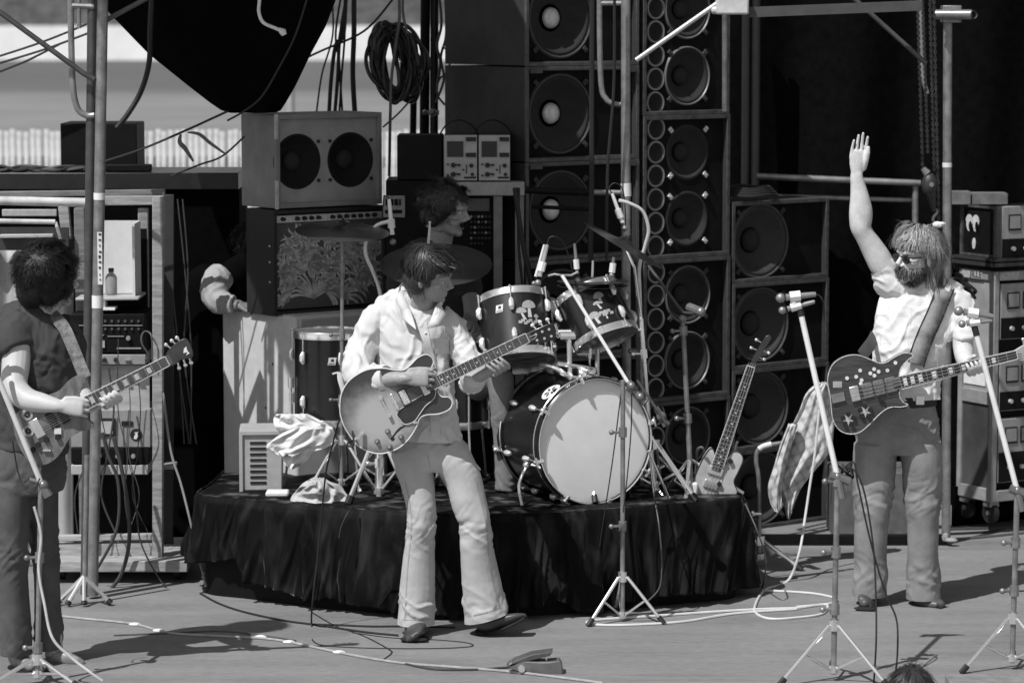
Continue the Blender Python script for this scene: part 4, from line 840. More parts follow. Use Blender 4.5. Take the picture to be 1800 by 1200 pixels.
panel(rt, W*.1, Hh*.7, W*.97, Hh*.72, greyp); panel(rt, W*.32, Hh*.45, W*.45, Hh*.47, greyp); panel(rt, W*.5, Hh*.42, W*.72, Hh*.44, greyp); panel(rt, W*.62, Hh*.1, W*.95, Hh*.14, greyp); panel(rt, W*.42, Hh*.14, W*.46, Hh*.32, alu, .01, 'switch'); knob(rt, W*.78, Hh*.38, .012, greyp)
rt, W, Hh = unit('patch_panel', 'narrow grey patch panel with two black knobs in the left rack', 125, 623, 256, 641, greyp)
for x in (.45, .6): knob(rt, W*x, Hh*.5, .011)
panel(rt, W*.36, Hh*.45, W*.42, Hh*.55, alu, .01, 'jack'); panel(rt, W*.72, Hh*.45, W*.8, Hh*.55, alu, .02, 'jack')
q = MB(); a = P(130, 722, Yr+.12); c = P(262, 642, Yr+.12); q.box((a.x, Yr+.12, a.z), (c.x, Yr+.14, c.z)); one('plywood_panel', q, mat('pale ply', .4, .7, var=.3, scale=6, stretch=(1, 1, 4)), 'blank pale panel below the patch panel in left rack', 'panel')
rt, W, Hh = unit('power_amplifier', 'grey power amplifier with one meter and a round bird sticker', 125, 720, 264, 786, greyp)
panel(rt, W*.3, Hh*.3, W*.56, Hh*.78, rubber, .008, 'meter_frame'); panel(rt, W*.345, Hh*.37, W*.53, Hh*.7, mat('meter face', .42, .4), .012, 'meter'); panel(rt, W*.64, Hh*.58, W*.78, Hh*.7, rubber)
q = MB(); q.lathe([(.0005, -.004), (.03, -.004), (.03, -.001)], (W*.82, 0, Hh*.34), (0,1,0), 24); st = q.build('sticker', rubber, rt)
q = MB(); q.prism([(W*.82 + x, Hh*.34 + z) for x, z in ((-.012, -.02), (.002, -.022), (.009, -.006), (.006, .006), (.016, .02), (.004, .012), (-.008, .012), (-.002, .004), (-.008, -.004))], -.0065, -.0045); q.build('bird_print', white, st)
rt, W, Hh = unit('knob_amplifier', 'black amplifier with three pale knobs low in the left rack', 125, 787, 262, 815, black)
for x in (.37, .6, .8): knob(rt, W*x, Hh*.5, .012, alu)
rt, W, Hh = unit('blank_unit', 'plain pale strip unit below the three-knob amplifier', 125, 817, 260, 834, lgrey)
q = MB(); a = P(166, 545, Yr+.05); q.box(a + Vector((0,0,0)), a + Vector((.1, .1, .012))); q.box(a + Vector((-.02,.02,.012)), a + Vector((.05, .1, .05))); one('folded_paper', q, tape, 'folded white paper lying on the black preamplifier', 'paper')
loose('rack_lead', [P(255, 632, Yr-.02), P(262, 625, Yr-.05), P(250, 605, Yr-.06), P(249, 590, Yr-.05), P(256, 582, Yr-.02), P(266, 590, Yr-.06), P(268, 625, Yr-.06), P(268, 640, Yr-.06)], .004, mat('grey cable', .09), 'short looped lead plugged in the patch panel')
for i, pts in enumerate(([(180, 760), (190, 800), (208, 850), (205, 930), (170, 1000)], [(200, 770), (215, 830), (226, 900), (226, 960), (212, 1010), (190, 1040)], [(232, 830), (240, 900), (250, 960), (290, 1030), (320, 1040)])):
    loose('rack_lead', [P(u, v, 14.72) for u, v in pts], (.008, .01, .004)[i], mat('dark cable', .05, .5), ('inner dark cable drooping', 'outer thick cable drooping', 'thin lead trailing')[i] + ' from the left rack to the floor')
loose('rope', [P(287, 690, 14.8), P(300, 790, 14.75), P(318, 850, 14.7), P(332, 905, 14.62), P(345, 960, 14.6), P(362, 1030, 14.55)], .006, mat('grey cord', .2, .7), 'grey cord slanting from the left rack to the riser corner', 'rope')
q = MB(); q.box(P(285, 825, 15.0), P(312, 810, 15.15)); one('junction_box', q, mat('dim box', .3, .6), 'small pale box in the dark gap beside the left rack', 'box', bevel=.005)
rnd = random.Random(44)
for i in range(7):
    u = 140 + i*17; pts = [(u, 640 + rnd.uniform(-60, 40)), (u + rnd.uniform(-14, 14), 720), (u + rnd.uniform(-16, 16), 800), (u + rnd.uniform(-14, 20), 870), (u + rnd.uniform(-10, 20), 935)]
    loose('rack_wire', [P(a_, b_, 14.86 + rnd.uniform(-.03, .03)) for a_, b_ in pts], rnd.choice((.0025, .0035, .005)), rnd.choice((rubber, mat('grey cable', .09), mat('dark cable', .05))), ['leftmost', 'second', 'third', 'fourth', 'fifth', 'sixth', 'rightmost'][i] + ' thin wire dangling down the face of the left rack')
for i in range(5):
    u = 285 + i*9; loose('wall_wire', [P(u, 350, 15.3), P(u + rnd.uniform(-8, 14), 480, 15.3), P(u + rnd.uniform(-8, 24), 620, 15.3), P(u + rnd.uniform(0, 30), 780, 15.3)], .004, mat('dark cable', .05), ['first', 'second', 'third', 'fourth', 'fifth'][i] + ' dim wire from the left, hanging in the black gap beside the rack')
# folded stand at the pole foot
b = P(150, 1045, 14.3); b.z = 0; rt = thing('folded_stand', 'folded chrome stand legs at the foot of the left pole', 'stand', b)
for (u, v, dy) in ((100, 1048, -.1), (118, 1052, -.2), (148, 1055, -.2), (195, 1048, -.1)):
    q = MB(); e_ = P(u, v, 14.3 + dy*.3); e_.z = max(.012, e_.z*.2); q.tube([P(148, 1012, 14.3), e_], .011, 8); lg = q.build('leg', chrome, rt); q = MB(); q.tube([lerp(e_, P(148, 1012, 14.3), .12), e_], .015, 8); q.build('foot', rubber, lg)
q = MB(); q.tube([P(149, 1030, 14.3), P(153, 800, 14.3)], .012, 10); q.build('pole', steel, rt)

# ================================================================ right racks
Yk = 16.25; C = P(1742, 883, Yk); rt = thing('amplifier_rack', 'grey wheeled rack cabinet of power amplifiers at the right edge', 'rack', C, R(30), local=True)
thk = R(30); Hh = zat(478, Yk) - C.z; D = sd(C, 1680, thk); W = .62
q = MB(); t = .035
q.box((0, 0, 0), (t, t, Hh)); q.box((0, D-t, 0), (t, D, Hh)); q.box((0, t, 0), (t, D-t, .07)); q.box((0, t, Hh-.05), (t, D-t, Hh)); q.box((W-t, 0, 0), (W, t, Hh)); q.box((t, 0, Hh-.05), (W-t, t, Hh)); q.box((t, 0, 0), (W-t, t, .06)); q.box((0, t, Hh*.42), (t, D-t, Hh*.48))
q.build('frame', mat('grey rack frame', .26, .6, var=.3, scale=12), rt, bevel=.004)
q = MB(); q.box((.012, t+.001, .071), (.02, D-t-.001, Hh*.42)); q.build('lower_side_panel', mat('dark side panel', .06, .6, var=.5, scale=4), rt)
q = MB(); q.box((.012, t+.001, Hh*.48), (.02, D-t-.001, Hh-.051)); q.build('upper_side_panel', mat('pale side panel', .3, .6, var=.4, scale=4), rt)
q = MB(); q.box((.006, D*.25, Hh*.5), (.011, D*.85, Hh*.6)); q.build('paper_sheet', tape, rt)
q = MB(); q.box((t, .06, .06), (W-t, D, Hh-.05)); q.build('back', black, rt)
q = MB(); q.box((-.02, D-.02, -C.z+.002), (W+.1, D+.01, .05)); q.build('rear_shade_panel', blackmatt, rt)  # black panel added to stand for the shadow behind the rack
q = MB(); q.box((.05, .12, -.1), (W+.1, .14, -.001)); q.build('under_shade_panel', blackmatt, rt)  # black panel in place of the shade under the rack, behind the casters
q = MB(); q.box((-.006, .1, Hh-.045), (-.001, D*.9, Hh-.002)); pl_ = q.build('sticker_strip', mat('pale sticker', .38, .6, var=.35, scale=60), rt)
me = text_mesh('JILLE', .05, lambda x, y, z: Vector((-.0075 + z, D*.5 - x, Hh - .024 + y))); link(me, 'sticker_print', rubber, pl_, 0)
q = MB(); q.box((.03, -.006, Hh-.045), (.16, -.001, Hh-.004)); p2 = q.build('sticker_plate', mat('pale sticker', .38), rt)
for k in range(4):
    q = MB(); x = .04 + (k % 2)*.5; y = .05 + (k//2)*(D-.1); q.tube([(x-.015, y, -.065), (x+.015, y, -.065)], .055, 16); c_ = q.build('caster', rubber, rt)
    q = MB(); q.box((x-.03, y-.03, -.03), (x+.03, y+.03, -.001)); q.tube([(x-.022, y, -.065), (x+.022, y, -.065)], .012, 8); q.build('caster_fork', steel, c_)
def mac(label, v0, v1, vm, Y=Yk-.02, base=None, root=C, th=thk):
    z0 = zat(v1, Yk); z1 = zat(v0, Yk); zm = zat(vm, Yk); o_ = Vector((root.x, root.y, z0)) + Vector((math.cos(th), math.sin(th), 0))*.045
    r_ = thing('power_amplifier', label, 'amplifier', o_, th, 'power amplifiers in the right racks', local=True); Hq = z1 - z0; Wq = .5
    q = MB(); q.box((0, 0.0, 0), (Wq, .05, Hq)); q.build('chassis', greyp, r_, bevel=.003)
    panel(r_, .0, .004, Wq, zm - z0, black, .004, 'black_panel')
    for x in (.07, .155, .3): knob(r_, x, (zm-z0)*.5, .013, mat('pale knob', .55, .4, .2, var=.3, scale=90))
    for x in (.04, .145, .29):
        f_ = panel(r_, x, zm - z0 + (Hq-(zm-z0))*.25, x + .085, zm - z0 + (Hq-(zm-z0))*.75, rubber, .004, 'meter_frame')
        q = MB(); q.box((x+.008, -.007, zm - z0 + (Hq-(zm-z0))*.32), (x+.077, -.0045, zm - z0 + (Hq-(zm-z0))*.7)); q.build('meter_glass', mat('meter glass', .25, .3), f_)
    return r_
mac('power amplifier with meters, uppermost inside the right rack', 500, 598, 560); mac('power amplifier with meters, in the middle of the right rack', 630, 724, 690); mac('power amplifier with meters, lowest in the right rack', 738, 850, 797)
# case and amplifier on top
Cz = zat(470, Yk); C2 = Vector((C.x, C.y, Cz)); 
q = MB(); rt = thing('rack_shelf', 'dark double-edged shelf board on top of the right rack', 'shelf', C2 + Vector((0,0,.004)), thk, local=True); q.box((-.03, -.03, 0), (W+.03, D+.03, .02)); q.build('lower_board', dark, rt); q = MB(); q.box((-.03, -.03, .028), (W+.03, D+.03, .042)); q.build('upper_board', dark, rt)
q = MB(); q.box((0, 0, .02), (W, D, .028)); q.build('spacer', blackmatt, rt)
zt_ = Cz + .05; Hq = zat(364, Yk) - zt_
rt = thing('road_case', 'black road case with two pale shoe-like marks on its side', 'case', (C.x, C.y, zt_), thk, local=True)
q = MB(); q.box((.012, .055, .008), (W, D-.004, Hq-.008)); q.build('body', black, rt)
q = MB(); q.box((0, 0, 0), (.012, .02, Hq)); q.box((0, D-.02, 0), (.012, D, Hq)); q.box((0, .02, 0), (.012, D-.02, .012)); q.box((0, .02, Hq-.012), (.012, D-.02, Hq)); q.build('edge_strip', edge_m, rt)
for y in (.78, .6):
    q = MB(); yy = D*y; q.prism([(yy + .03*math.cos(t)*(1 if math.sin(t) > 0 else .8), Hq*.66 + (.04 if math.sin(t) > 0 else .05)*math.sin(t)) for t in [2*math.pi*k/20 for k in range(20)]], .0085, .0115, lambda x, y_, z: Vector((y_, x, z))); mk = q.build('pale_mark', mat('pale stencil', .5, .6, var=.4, scale=25), rt)
    q = MB(); q.prism([(yy - .012 + .013*math.cos(t), Hq*.58 + .026*math.sin(t)) for t in [2*math.pi*k/14 for k in range(14)]], .0065, .0084, lambda x, y_, z: Vector((y_, x, z))); q.build('dark_mark', black, mk)
q = MB(); q.prism([(D*.64 + .014*math.cos(t), Hq*.24 + .03*math.sin(t)) for t in [2*math.pi*k/16 for k in range(16)]], .0085, .0115, lambda x, y_, z: Vector((y_, x, z))); q.build('pale_mark', mat('pale stencil', .5), rt)
C_t = Vector((C.x, C.y, 0)); mac('power amplifier with meters, on the shelf above the right rack', 364, 456, 421)
q = MB(); p = P(1680, 364, 16.3); q.box((p.x, 16.45, zt_ + Hq + .002), (p.x + .1, 16.55, zt_ + Hq + .07)); q.box((p.x+.11, 16.45, zt_ + Hq + .002), (p.x + .3, 16.6, zt_ + Hq + .06)); one('cardboard_box', q, mat('dim carton', .14, .8, var=.4), 'dim small cartons on top of the right road case', 'box')
q = MB(); p = P(1660, 500, 15.7); rnd = random.Random(2)
q.tube(cr([P(1664 + rnd.uniform(0, 50), 476 + rnd.uniform(0, 50), 15.75 + rnd.uniform(-.03, .03)) for k in range(16)], 5), .009, 7); one('cable_tangle', q, rubber, 'tangled black cable loop by the bassist\'s left shoulder on the pole', 'cable')
# dim case between the bassist's legs
q = MB(); p = P(1462, 945, 16.2); c = P(1600, 825, 16.2); q.box((p.x, 16.1, 0), (c.x, 16.5, c.z)); one('dim_case', q, mat('dim grey case', .11, .6, var=.3), 'dim grey case seen between the bassist\'s legs', 'case', bevel=.008)
q = MB(); p = P(1300, 945, 16.25); q.box((p.x, 15.9, .0), (P(1660, 945, 16).x, 15.97, .05)); one('floor_batten', q, black, 'black batten along the floor before the right speaker tower', 'batten')
# ================================================================ people
from mathutils.bvhtree import BVHTree
skin = mat('skin', .58, .5, var=.16, scale=22, bump=.35, bscale=120)
skin_t = mat('tanned skin', .31, .5, var=.18, scale=22, bump=.35, bscale=120)
def baked(mb, voxel, smooth, disp=None):
    o = bpy.data.objects.new('tmp', mb.mesh('tmp')); COL.objects.link(o)
    r = o.modifiers.new('r', 'REMESH'); r.mode = 'VOXEL'; r.voxel_size = voxel
    if smooth: s = o.modifiers.new('s', 'SMOOTH'); s.iterations = smooth; s.factor = .5
    dg = bpy.context.evaluated_depsgraph_get(); me = bpy.data.meshes.new_from_object(o.evaluated_get(dg)); bpy.data.objects.remove(o)
    if disp:
        n = len(me.vertices); co = np.empty(n*3); me.vertices.foreach_get('co', co); no = np.empty(n*3); me.vertices.foreach_get('normal', no)
        co = co.reshape(-1, 3); no = no.reshape(-1, 3)
        d = np.array([disp(Vector(c)) for c in co]); co += no * d[:, None]; me.vertices.foreach_set('co', co.ravel()); me.update()
    return me
def nz3(p, sx, sy, sz, k=0.0): return noise.noise(Vector((p.x*sx + k, p.y*sy + k*1.7, p.z*sz - k)))
def ridge(x): return 1 - 2.2*abs(x)
def cut(me, planes):                         # open hems: (point, normal, face test)
    bm = bmesh.new(); bm.from_mesh(me)
    for co, no, test in planes:
        fs = [f_ for f_ in bm.faces if test(f_.calc_center_median())]; g_ = list({v for f_ in fs for v in f_.verts}) + list({x for f_ in fs for x in f_.edges}) + fs
        bmesh.ops.bisect_plane(bm, geom=g_, plane_co=co, plane_no=no, clear_inner=True)
    bm.to_mesh(me); bm.free(); return me
class Fig:
    def __init__(s, Y): s.Y = Y; s.mb = {}
    def p(s, u, v, dy=0.0): return P(u, v, s.Y + dy)
    def m(s, k): return s.mb.setdefault(k, MB())
    def limb(s, k, rows, flat=(1,0,0), n=18, sub=4):      # rows: (u, v, dy, ra, rb)
        pts = [s.p(r[0], r[1], r[2]) for r in rows]; q = cr(pts, sub); rad = cr([(r[3], r[4], 0) for r in rows], sub)
        s.m(k).tube(q, [(max(a.x, .002), max(a.y, .002)) for a in rad], n, flat=flat)
    def ball(s, k, u, v, dy, r, M=None): s.m(k).ball(s.p(u, v, dy), r, 16, 10, M)
    def path(s, k, pts, r, n=8, sub=4):
        pts = [s.p(*q) if not isinstance(q, Vector) else q for q in pts]; qq = cr(pts, sub)
        rr = r if isinstance(r, (int, float)) else [c.x for c in cr([(x, 0, 0) for x in r], sub)]
        s.m(k).tube(qq, rr, n); s.m(k).ball(qq[-1], rr if isinstance(rr, float) else rr[-1], 8, 6)
def headmat(c, f, up):
    up = Vector(up).normalized(); f = Vector(f); f = (f - up*f.dot(up)).normalized(); x = (-f).cross(up)
    M = Matrix((x, -f, up)).transposed().to_4x4(); return Matrix.Translation(Vector(c)) @ M
def head(mb, M, k=1.0, nose=1.0):
    R3 = M.to_3x3()*1.0
    def B(c, r): mb.ball(M @ (Vector(c)*k), tuple(x*k for x in r), 16, 10, R3)
    def T(pts, r): mb.tube([M @ (Vector(p)*k) for p in pts], [x*k for x in r] if isinstance(r, list) else r*k, 10)
    B((0,.015,.042), (.076,.098,.08)); B((0,-.028,-.03), (.062,.068,.085)); B((0,-.03,-.07), (.052,.056,.042)); B((0,-.075,-.098), (.024,.02,.019)); B((0,-.05,-.09), (.042,.035,.024))
    T([(-.052,-.06,.02), (-.03,-.083,.026), (0,-.088,.02), (.03,-.083,.026), (.052,-.06,.02)], .011)
    T([(0,-.086,.018), (0,-.1,-.005), (0,-.116*nose,-.028)], [.008,.009,.0125]); B((.011,-.098,-.033), (.009,.011,.008)); B((-.011,-.098,-.033), (.009,.011,.008))
    B((.043,-.06,-.018), (.022,.022,.018)); B((-.043,-.06,-.018), (.022,.022,.018))
    T([(-.024,-.084,-.06), (0,-.095,-.057), (.024,-.084,-.06)], .0065); T([(-.02,-.083,-.071), (0,-.093,-.071), (.02,-.083,-.071)], .0075)
    for sx in (-1, 1): B((sx*.078,.008,-.012), (.009,.019,.032)); B((sx*.03,-.073,.0), (.014,.01,.01))
    T([(0,.03,-.04), (0,.035,-.1)], .056)
def eyes(rt, M, k=1.0):
    for sx in (-1, 1):
        q = MB(); q.ball(M @ (Vector((sx*.03,-.0775,.001))*k), .0085*k, 10, 8); e = q.build('eye', mat('eye white', .5, .3), rt)
        q = MB(); q.ball(M @ (Vector((sx*.03,-.0835,.001))*k), .0042*k, 8, 6); q.build('iris', rubber, e)
def strands(mb, M, n, ok, length, curl, grav, width, seed, lift=.35, flow=None, steps=8, crown=(0,.05,.13), rad=(.083,.105,.088), cen=(0,.018,.045), hold=1.0, stop=None, helix=0.0, turns=2.2, hug=0.0):
    rnd = random.Random(seed); c = Vector(cen); R3 = M.to_3x3(); Ri = R3.inverted(); down = Ri @ Vector((0,0,-1)); made = 0; tries = 0; cw = Vector(crown)
    while made < n and tries < n*30:
        tries += 1
        d = Vector((rnd.gauss(0,1), rnd.gauss(0,1), rnd.gauss(0,1))).normalized(); p = Vector((d.x*rad[0], d.y*rad[1], d.z*rad[2])) + c
        if not ok(p): continue
        made += 1; nm = Vector((d.x/rad[0], d.y/rad[1], d.z/rad[2])).normalized()
        t = p - cw; t -= nm*t.dot(nm); t = t.normalized() if t.length > 1e-4 else nm.orthogonal()
        if flow: t = (t + flow(p)).normalized()
        dr = (t*(1-lift) + nm*lift + Vector((rnd.uniform(-1,1), rnd.uniform(-1,1), rnd.uniform(-1,1)))*.18).normalized()
        L = (length(p) if callable(length) else length)*rnd.uniform(.7, 1.12); st = L/steps; pts = []; ph = rnd.uniform(0, 50)
        for k in range(steps+1):
            pts.append(p.copy())
            cv = Vector((noise.noise(p*26 + Vector((ph if curl > .5 else ph*.03, 0, 0))), noise.noise(p*26 + Vector((0, 9+ph*.03, 0))), noise.noise(p*26 + Vector((0, 0, 17)))))
            dr = (dr + down*grav*(k+1)/steps + cv*curl).normalized(); p = p + dr*st
            e = p - c; q = math.sqrt((e.x/rad[0])**2 + (e.y/rad[1])**2 + (e.z/rad[2])**2)
            if q < 1.03 and p.z > c.z - .09*hold: p = c + e*(1.03/max(q, 1e-3))
            if hug and q > 1.1 and p.z > c.z - .1: p = lerp(p, c + e*(1.07/q), hug)
            if stop and stop(p): break
        if len(pts) < 3: continue
        if helix:
            h1 = nm.orthogonal().normalized(); h2 = nm.cross(h1); N_ = len(pts)
            pts = [x + (h1*math.cos(ph + 6.283*turns*k/N_) + h2*math.sin(ph + 6.283*turns*k/N_))*helix*min(1, k/2) for k, x in enumerate(pts)]
        side = None; vs = []
        for k, x in enumerate(pts):
            tg = (pts[min(k+1, len(pts)-1)] - pts[max(k-1, 0)]).normalized(); e = (x - c).normalized(); s_ = tg.cross(e)
            s_ = s_.normalized() if s_.length > 1e-4 else nm.orthogonal()
            ww = width*(1 - .8*(k/(len(pts)-1))**2); vs += [M @ (x + s_*ww/2), M @ (x - s_*ww/2)]
        mb.add(vs, [(2*k, 2*k+1, 2*k+3, 2*k+2) for k in range(len(pts)-1)])
def hairbase(mb, M, parts):
    R3 = M.to_3x3()
    for c, r in parts: mb.ball(M @ Vector(c), r, 16, 10, R3)
def lumps(mb, M, seed, n, cen, rad, r, ok):
    rnd = random.Random(seed); k = 0
    while k < n:
        d = Vector((rnd.gauss(0,1), rnd.gauss(0,1), rnd.gauss(0,1))).normalized(); p = Vector(cen) + Vector((d.x*rad[0], d.y*rad[1], d.z*rad[2]))
        if ok(p): k += 1; mb.ball(M @ p, r*rnd.uniform(.6, 1.2), 10, 7)
def finger(mb, root, d, n, L, r, curls):
    ax = d.cross(n).normalized(); p = Vector(root); dd = d.normalized(); pts = [p - dd*.02, p.copy()]
    for l, c in zip((.45, .31, .24), curls):
        dd = (Matrix.Rotation(c, 3, ax) @ dd); p = p + dd*L*l*.5; pts.append(p.copy()); p = p + dd*L*l*.5; pts.append(p.copy())
    N = len(pts); mb.tube(pts, [r*(1 - .28*k/(N-1)) for k in range(N)], 8); mb.ball(pts[-1], r*.72, 8, 6)
def hand(mb, w, d, n, thumb, curls, k=1.0, spread=.06, tdir=None, tcurl=.3, gap=.0):
    w = Vector(w); d = Vector(d).normalized(); n = Vector(n); n = (n - d*n.dot(d)).normalized(); s = Vector(thumb); s = (s - d*s.dot(d) - n*s.dot(n)).normalized()
    mb.tube([w - d*.03*k, w, w + d*.03*k, w + d*.065*k, w + d*.09*k, w + d*.098*k], [(.026*k,.02*k), (.027*k,.019*k), (.036*k,.018*k), (.041*k,.015*k), (.041*k,.012*k), (.036*k,.008*k)], 14, flat=s)
    for i in range(4):
        L = (.074, .082, .077, .06)[i]*k; o = (.031 - .0205*i)*k
        dd = (d + s*spread*(1.5 - i)).normalized(); finger(mb, w + d*(.09 - .005*abs(i-1))*k + s*(o + (gap + .0018)*(1.5-i)), dd, n, L, (.0088, .009, .0087, .0078)[i]*k, curls[i] if isinstance(curls[0], (list, tuple)) else curls)
    td = Vector(tdir) if tdir is not None else (d*.65 + s*.75 + n*.25)
    td.normalize(); ax = td.cross(d); ax = ax.normalized() if ax.length > 1e-3 else n
    p = w + d*.022*k + s*.03*k; pts = [w + d*.01*k + s*.012*k, p]
    for l in (.038, .032, .024):
        td = (Matrix.Rotation(tcurl*.6, 3, ax) @ td); p = p + td*l*k; pts.append(p.copy())
    mb.tube(pts, [.016*k, .0145*k, .0125*k, .0115*k, .008*k], 8); mb.ball(pts[-1], .008*k, 8, 6)
def on_surface(me, outline, lift=.003, shrink=None):   # lay an outline (photo pixels) on a mesh, facing the front
    bvh = BVHTree.FromPolygons([v.co for v in me.vertices], [p.vertices for p in me.polygons]); out = []
    o = Vector((0, 0, CAMH))
    for u, v in outline:
        h = bvh.ray_cast(o, ray(u, v).normalized()); out.append((h[0] - ray(u, v).normalized()*lift) if h[0] is not None else None)
    return out
def strip(me, line, wpx, lift=.003, th=.002):          # strip laid on the surface along a photo line
    mb = MB(); pts = cr([(u, v, 0) for u, v in line], 6); L = []; Rr = []
    for i, p in enumerate(pts):
        d = (pts[min(i+1, len(pts)-1)] - pts[max(i-1, 0)]).normalized(); nn = Vector((-d.y, d.x, 0)); w_ = wpx if not callable(wpx) else wpx(i/(len(pts)-1))
        L.append(((p + nn*w_/2).x, (p + nn*w_/2).y)); Rr.append(((p - nn*w_/2).x, (p - nn*w_/2).y))
    A = on_surface(me, L, lift); B = on_surface(me, Rr, lift); last = None
    for i in range(len(pts)):
        if A[i] is None or B[i] is None: A[i] = B[i] = None
    idx = [i for i in range(len(pts)) if A[i] is not None]
    vs = [x for i in idx for x in (A[i], B[i])]; mb.add(vs, [(2*k, 2*k+1, 2*k+3, 2*k+2) for k in range(len(idx)-1)])
    return mb
def warp(p, a, k): return p + Vector((noise.noise(p*k), noise.noise(p*k + Vector((31, 7, 3))), noise.noise(p*k + Vector((5, 47, 9)))))*a
def tailor(amp, kind):
    def crease(n, w): return max(0.0, 1 - abs(n)*w)
    def trousers(p, zk=.5):
        w = warp(p, .045, 8); m1 = max(0, min(1, .5 + 1.6*nz3(p, 6, 6, 5, 9)))
        a = .1 + 1.15*math.exp(-((p.z-zk)/.085)**2) + 1.1*math.exp(-((p.z-.13)/.07)**2) + 1.1*math.exp(-((p.z-.84)/.06)**2)
        return amp*(a*m1*crease(nz3(w + Vector((0,0,w.x*.8)), 5, 5, 13), 3.6) + a*.55*crease(nz3(w - Vector((0,0,w.x*.9)), 9, 9, 24, 6), 3.2)*(1.2 - m1) - .35*a*crease(nz3(w, 7, 7, 15, 21), 4) + .7*nz3(w, 7, 7, 2.4, 3) + .3*a*nz3(p, 26, 26, 14, 5))
    def shirt(p):
        w = warp(p, .05, 7); m1 = max(0, min(1, .5 + 1.8*nz3(p, 5, 5, 4, 4)))
        return amp*(1.1*m1*crease(nz3(w + Vector((0,0,w.x*.9)), 8, 8, 5, 5), 4.6) + 1.0*(1-m1)*crease(nz3(w - Vector((0,0,w.x*1.2)), 7, 7, 8, 8), 4.6) + .5*crease(nz3(w + Vector((w.z*.6,0,0)), 16, 16, 13, 12), 3) - .5*crease(nz3(w, 9, 9, 6, 31), 5) + .45*nz3(p, 5, 5, 5, 2))
    return trousers if kind == 't' else shirt

# ---------------------------------------------------------------- centre guitarist
f = Fig(13.6); K = 1/393
cen_ = thing('person', 'guitarist in white open shirt and pale flared trousers leaning back, head bowed', 'person', f.p(775, 1118) * 1.0)
def legs(rows, d0, k): 
    out = []
    for v, c, hw, dy, rb in rows: out.append((c, v, dy, hw*K*1.07, rb))
    f.limb(k, out, n=20)
f.limb('t', [(748, 748, 0, .12, .095), (749, 772, 0, .142, .108), (749, 800, 0, .145, .112), (746, 822, -.0, .12, .1)])
legs(((790, 722, 33, .0, .1), (815, 727, 32, -.01, .1), (840, 732, 29, -.02, .092), (872, 738, 26, -.035, .08), (900, 742, 24, -.045, .072), (930, 741, 23, -.04, .07), (970, 738, 26, -.02, .074), (1020, 734, 29, .0, .085), (1075, 732, 31, .01, .095), (1095, 731, 32, .012, .098), (1112, 731, 32, .012, .098)), 0, 't')
legs(((790, 783, 33, .0, .1), (815, 800, 32, -.015, .1), (840, 813, 30, -.03, .092), (880, 824, 29, -.05, .082), (920, 836, 25, -.06, .074), (960, 839, 27, -.05, .076), (1000, 844, 30.5, -.03, .082), (1045, 850, 34.5, -.015, .092), (1074, 855, 36, -.01, .098), (1090, 856, 37, -.005, .098), (1108, 856, 37, -.005, .098)), 0, 't')
me = baked(f.m('t'), .0075, 3, tailor(.0095, 't'))
xm = f.p(790, 900).x; cut(me, [(f.p(732, 1096), (0, 0, 1), lambda c: c.z < .4 and c.x < xm), (f.p(850, 1086), Vector((.26, 0, 1)) if False else Vector((-.28, 0, 1)), lambda c: c.z < .4 and c.x >= xm)])
link(me, 'trousers', mat('pale denim', .45, .85, var=.14, scale=9, bump=.35, bscale=260), cen_, 0)
f.limb('s', [(738, 516, .06, .06, .05), (734, 526, .06, .11, .065), (730, 537, .06, .15, .08), (727, 553, .06, .178, .1), (725, 590, .05, .172, .118), (730, 640, .04, .155, .12), (741, 690, .02, .145, .115), (748, 735, .0, .143, .112), (748, 762, -.005, .152, .12), (748, 790, -.005, .155, .122)])
f.limb('s', [(680, 550, .06, .05, .05), (660, 564, .05, .062, .07), (642, 602, .02, .066, .068), (628, 640, -.05, .068, .07), (634, 662, -.1, .068, .066), (655, 667, -.14, .063, .058), (672, 666, -.165, .058, .054)], n=18)
f.limb('s', [(776, 558, .06, .05, .05), (792, 572, .05, .058, .066), (810, 606, .02, .056, .062), (828, 642, -.03, .058, .062), (832, 664, -.09, .056, .055), (828, 672, -.13, .052, .05)], n=18)
sh_disp = tailor(.012, 's')
sme = cut(baked(f.m('s'), .0065, 3, sh_disp), [(f.p(748, 771), Vector((.06, 0, 1)), lambda c: c.z < 1.0)]); link(sme, 'shirt', mat('white cotton shirt', .6, .85, var=.06, scale=8, bump=.3, bscale=240), cen_, 0)
shirt_m = MATS['white cotton shirt']
tme = [o for o in bpy.data.objects if o.name.startswith('trousers')][0].data; seam_m = mat('denim seam', .36, .9, var=.2)
for ln in ([(712, 845), (722, 900), (722, 940), (716, 1000), (711, 1090)], [(838, 845), (848, 890), (856, 930), (862, 1000), (878, 1066)], [(752, 800), (754, 812), (757, 822)]): strip(tme, ln, 1.8, .0022).build('seam', seam_m, cen_, 0)
for ln in ([(703, 1088), (732, 1089), (761, 1088)], [(820, 1084), (850, 1077), (884, 1067)]): strip(tme, ln, 1.2, .0018).build('hem_stitch', seam_m, cen_, 0)
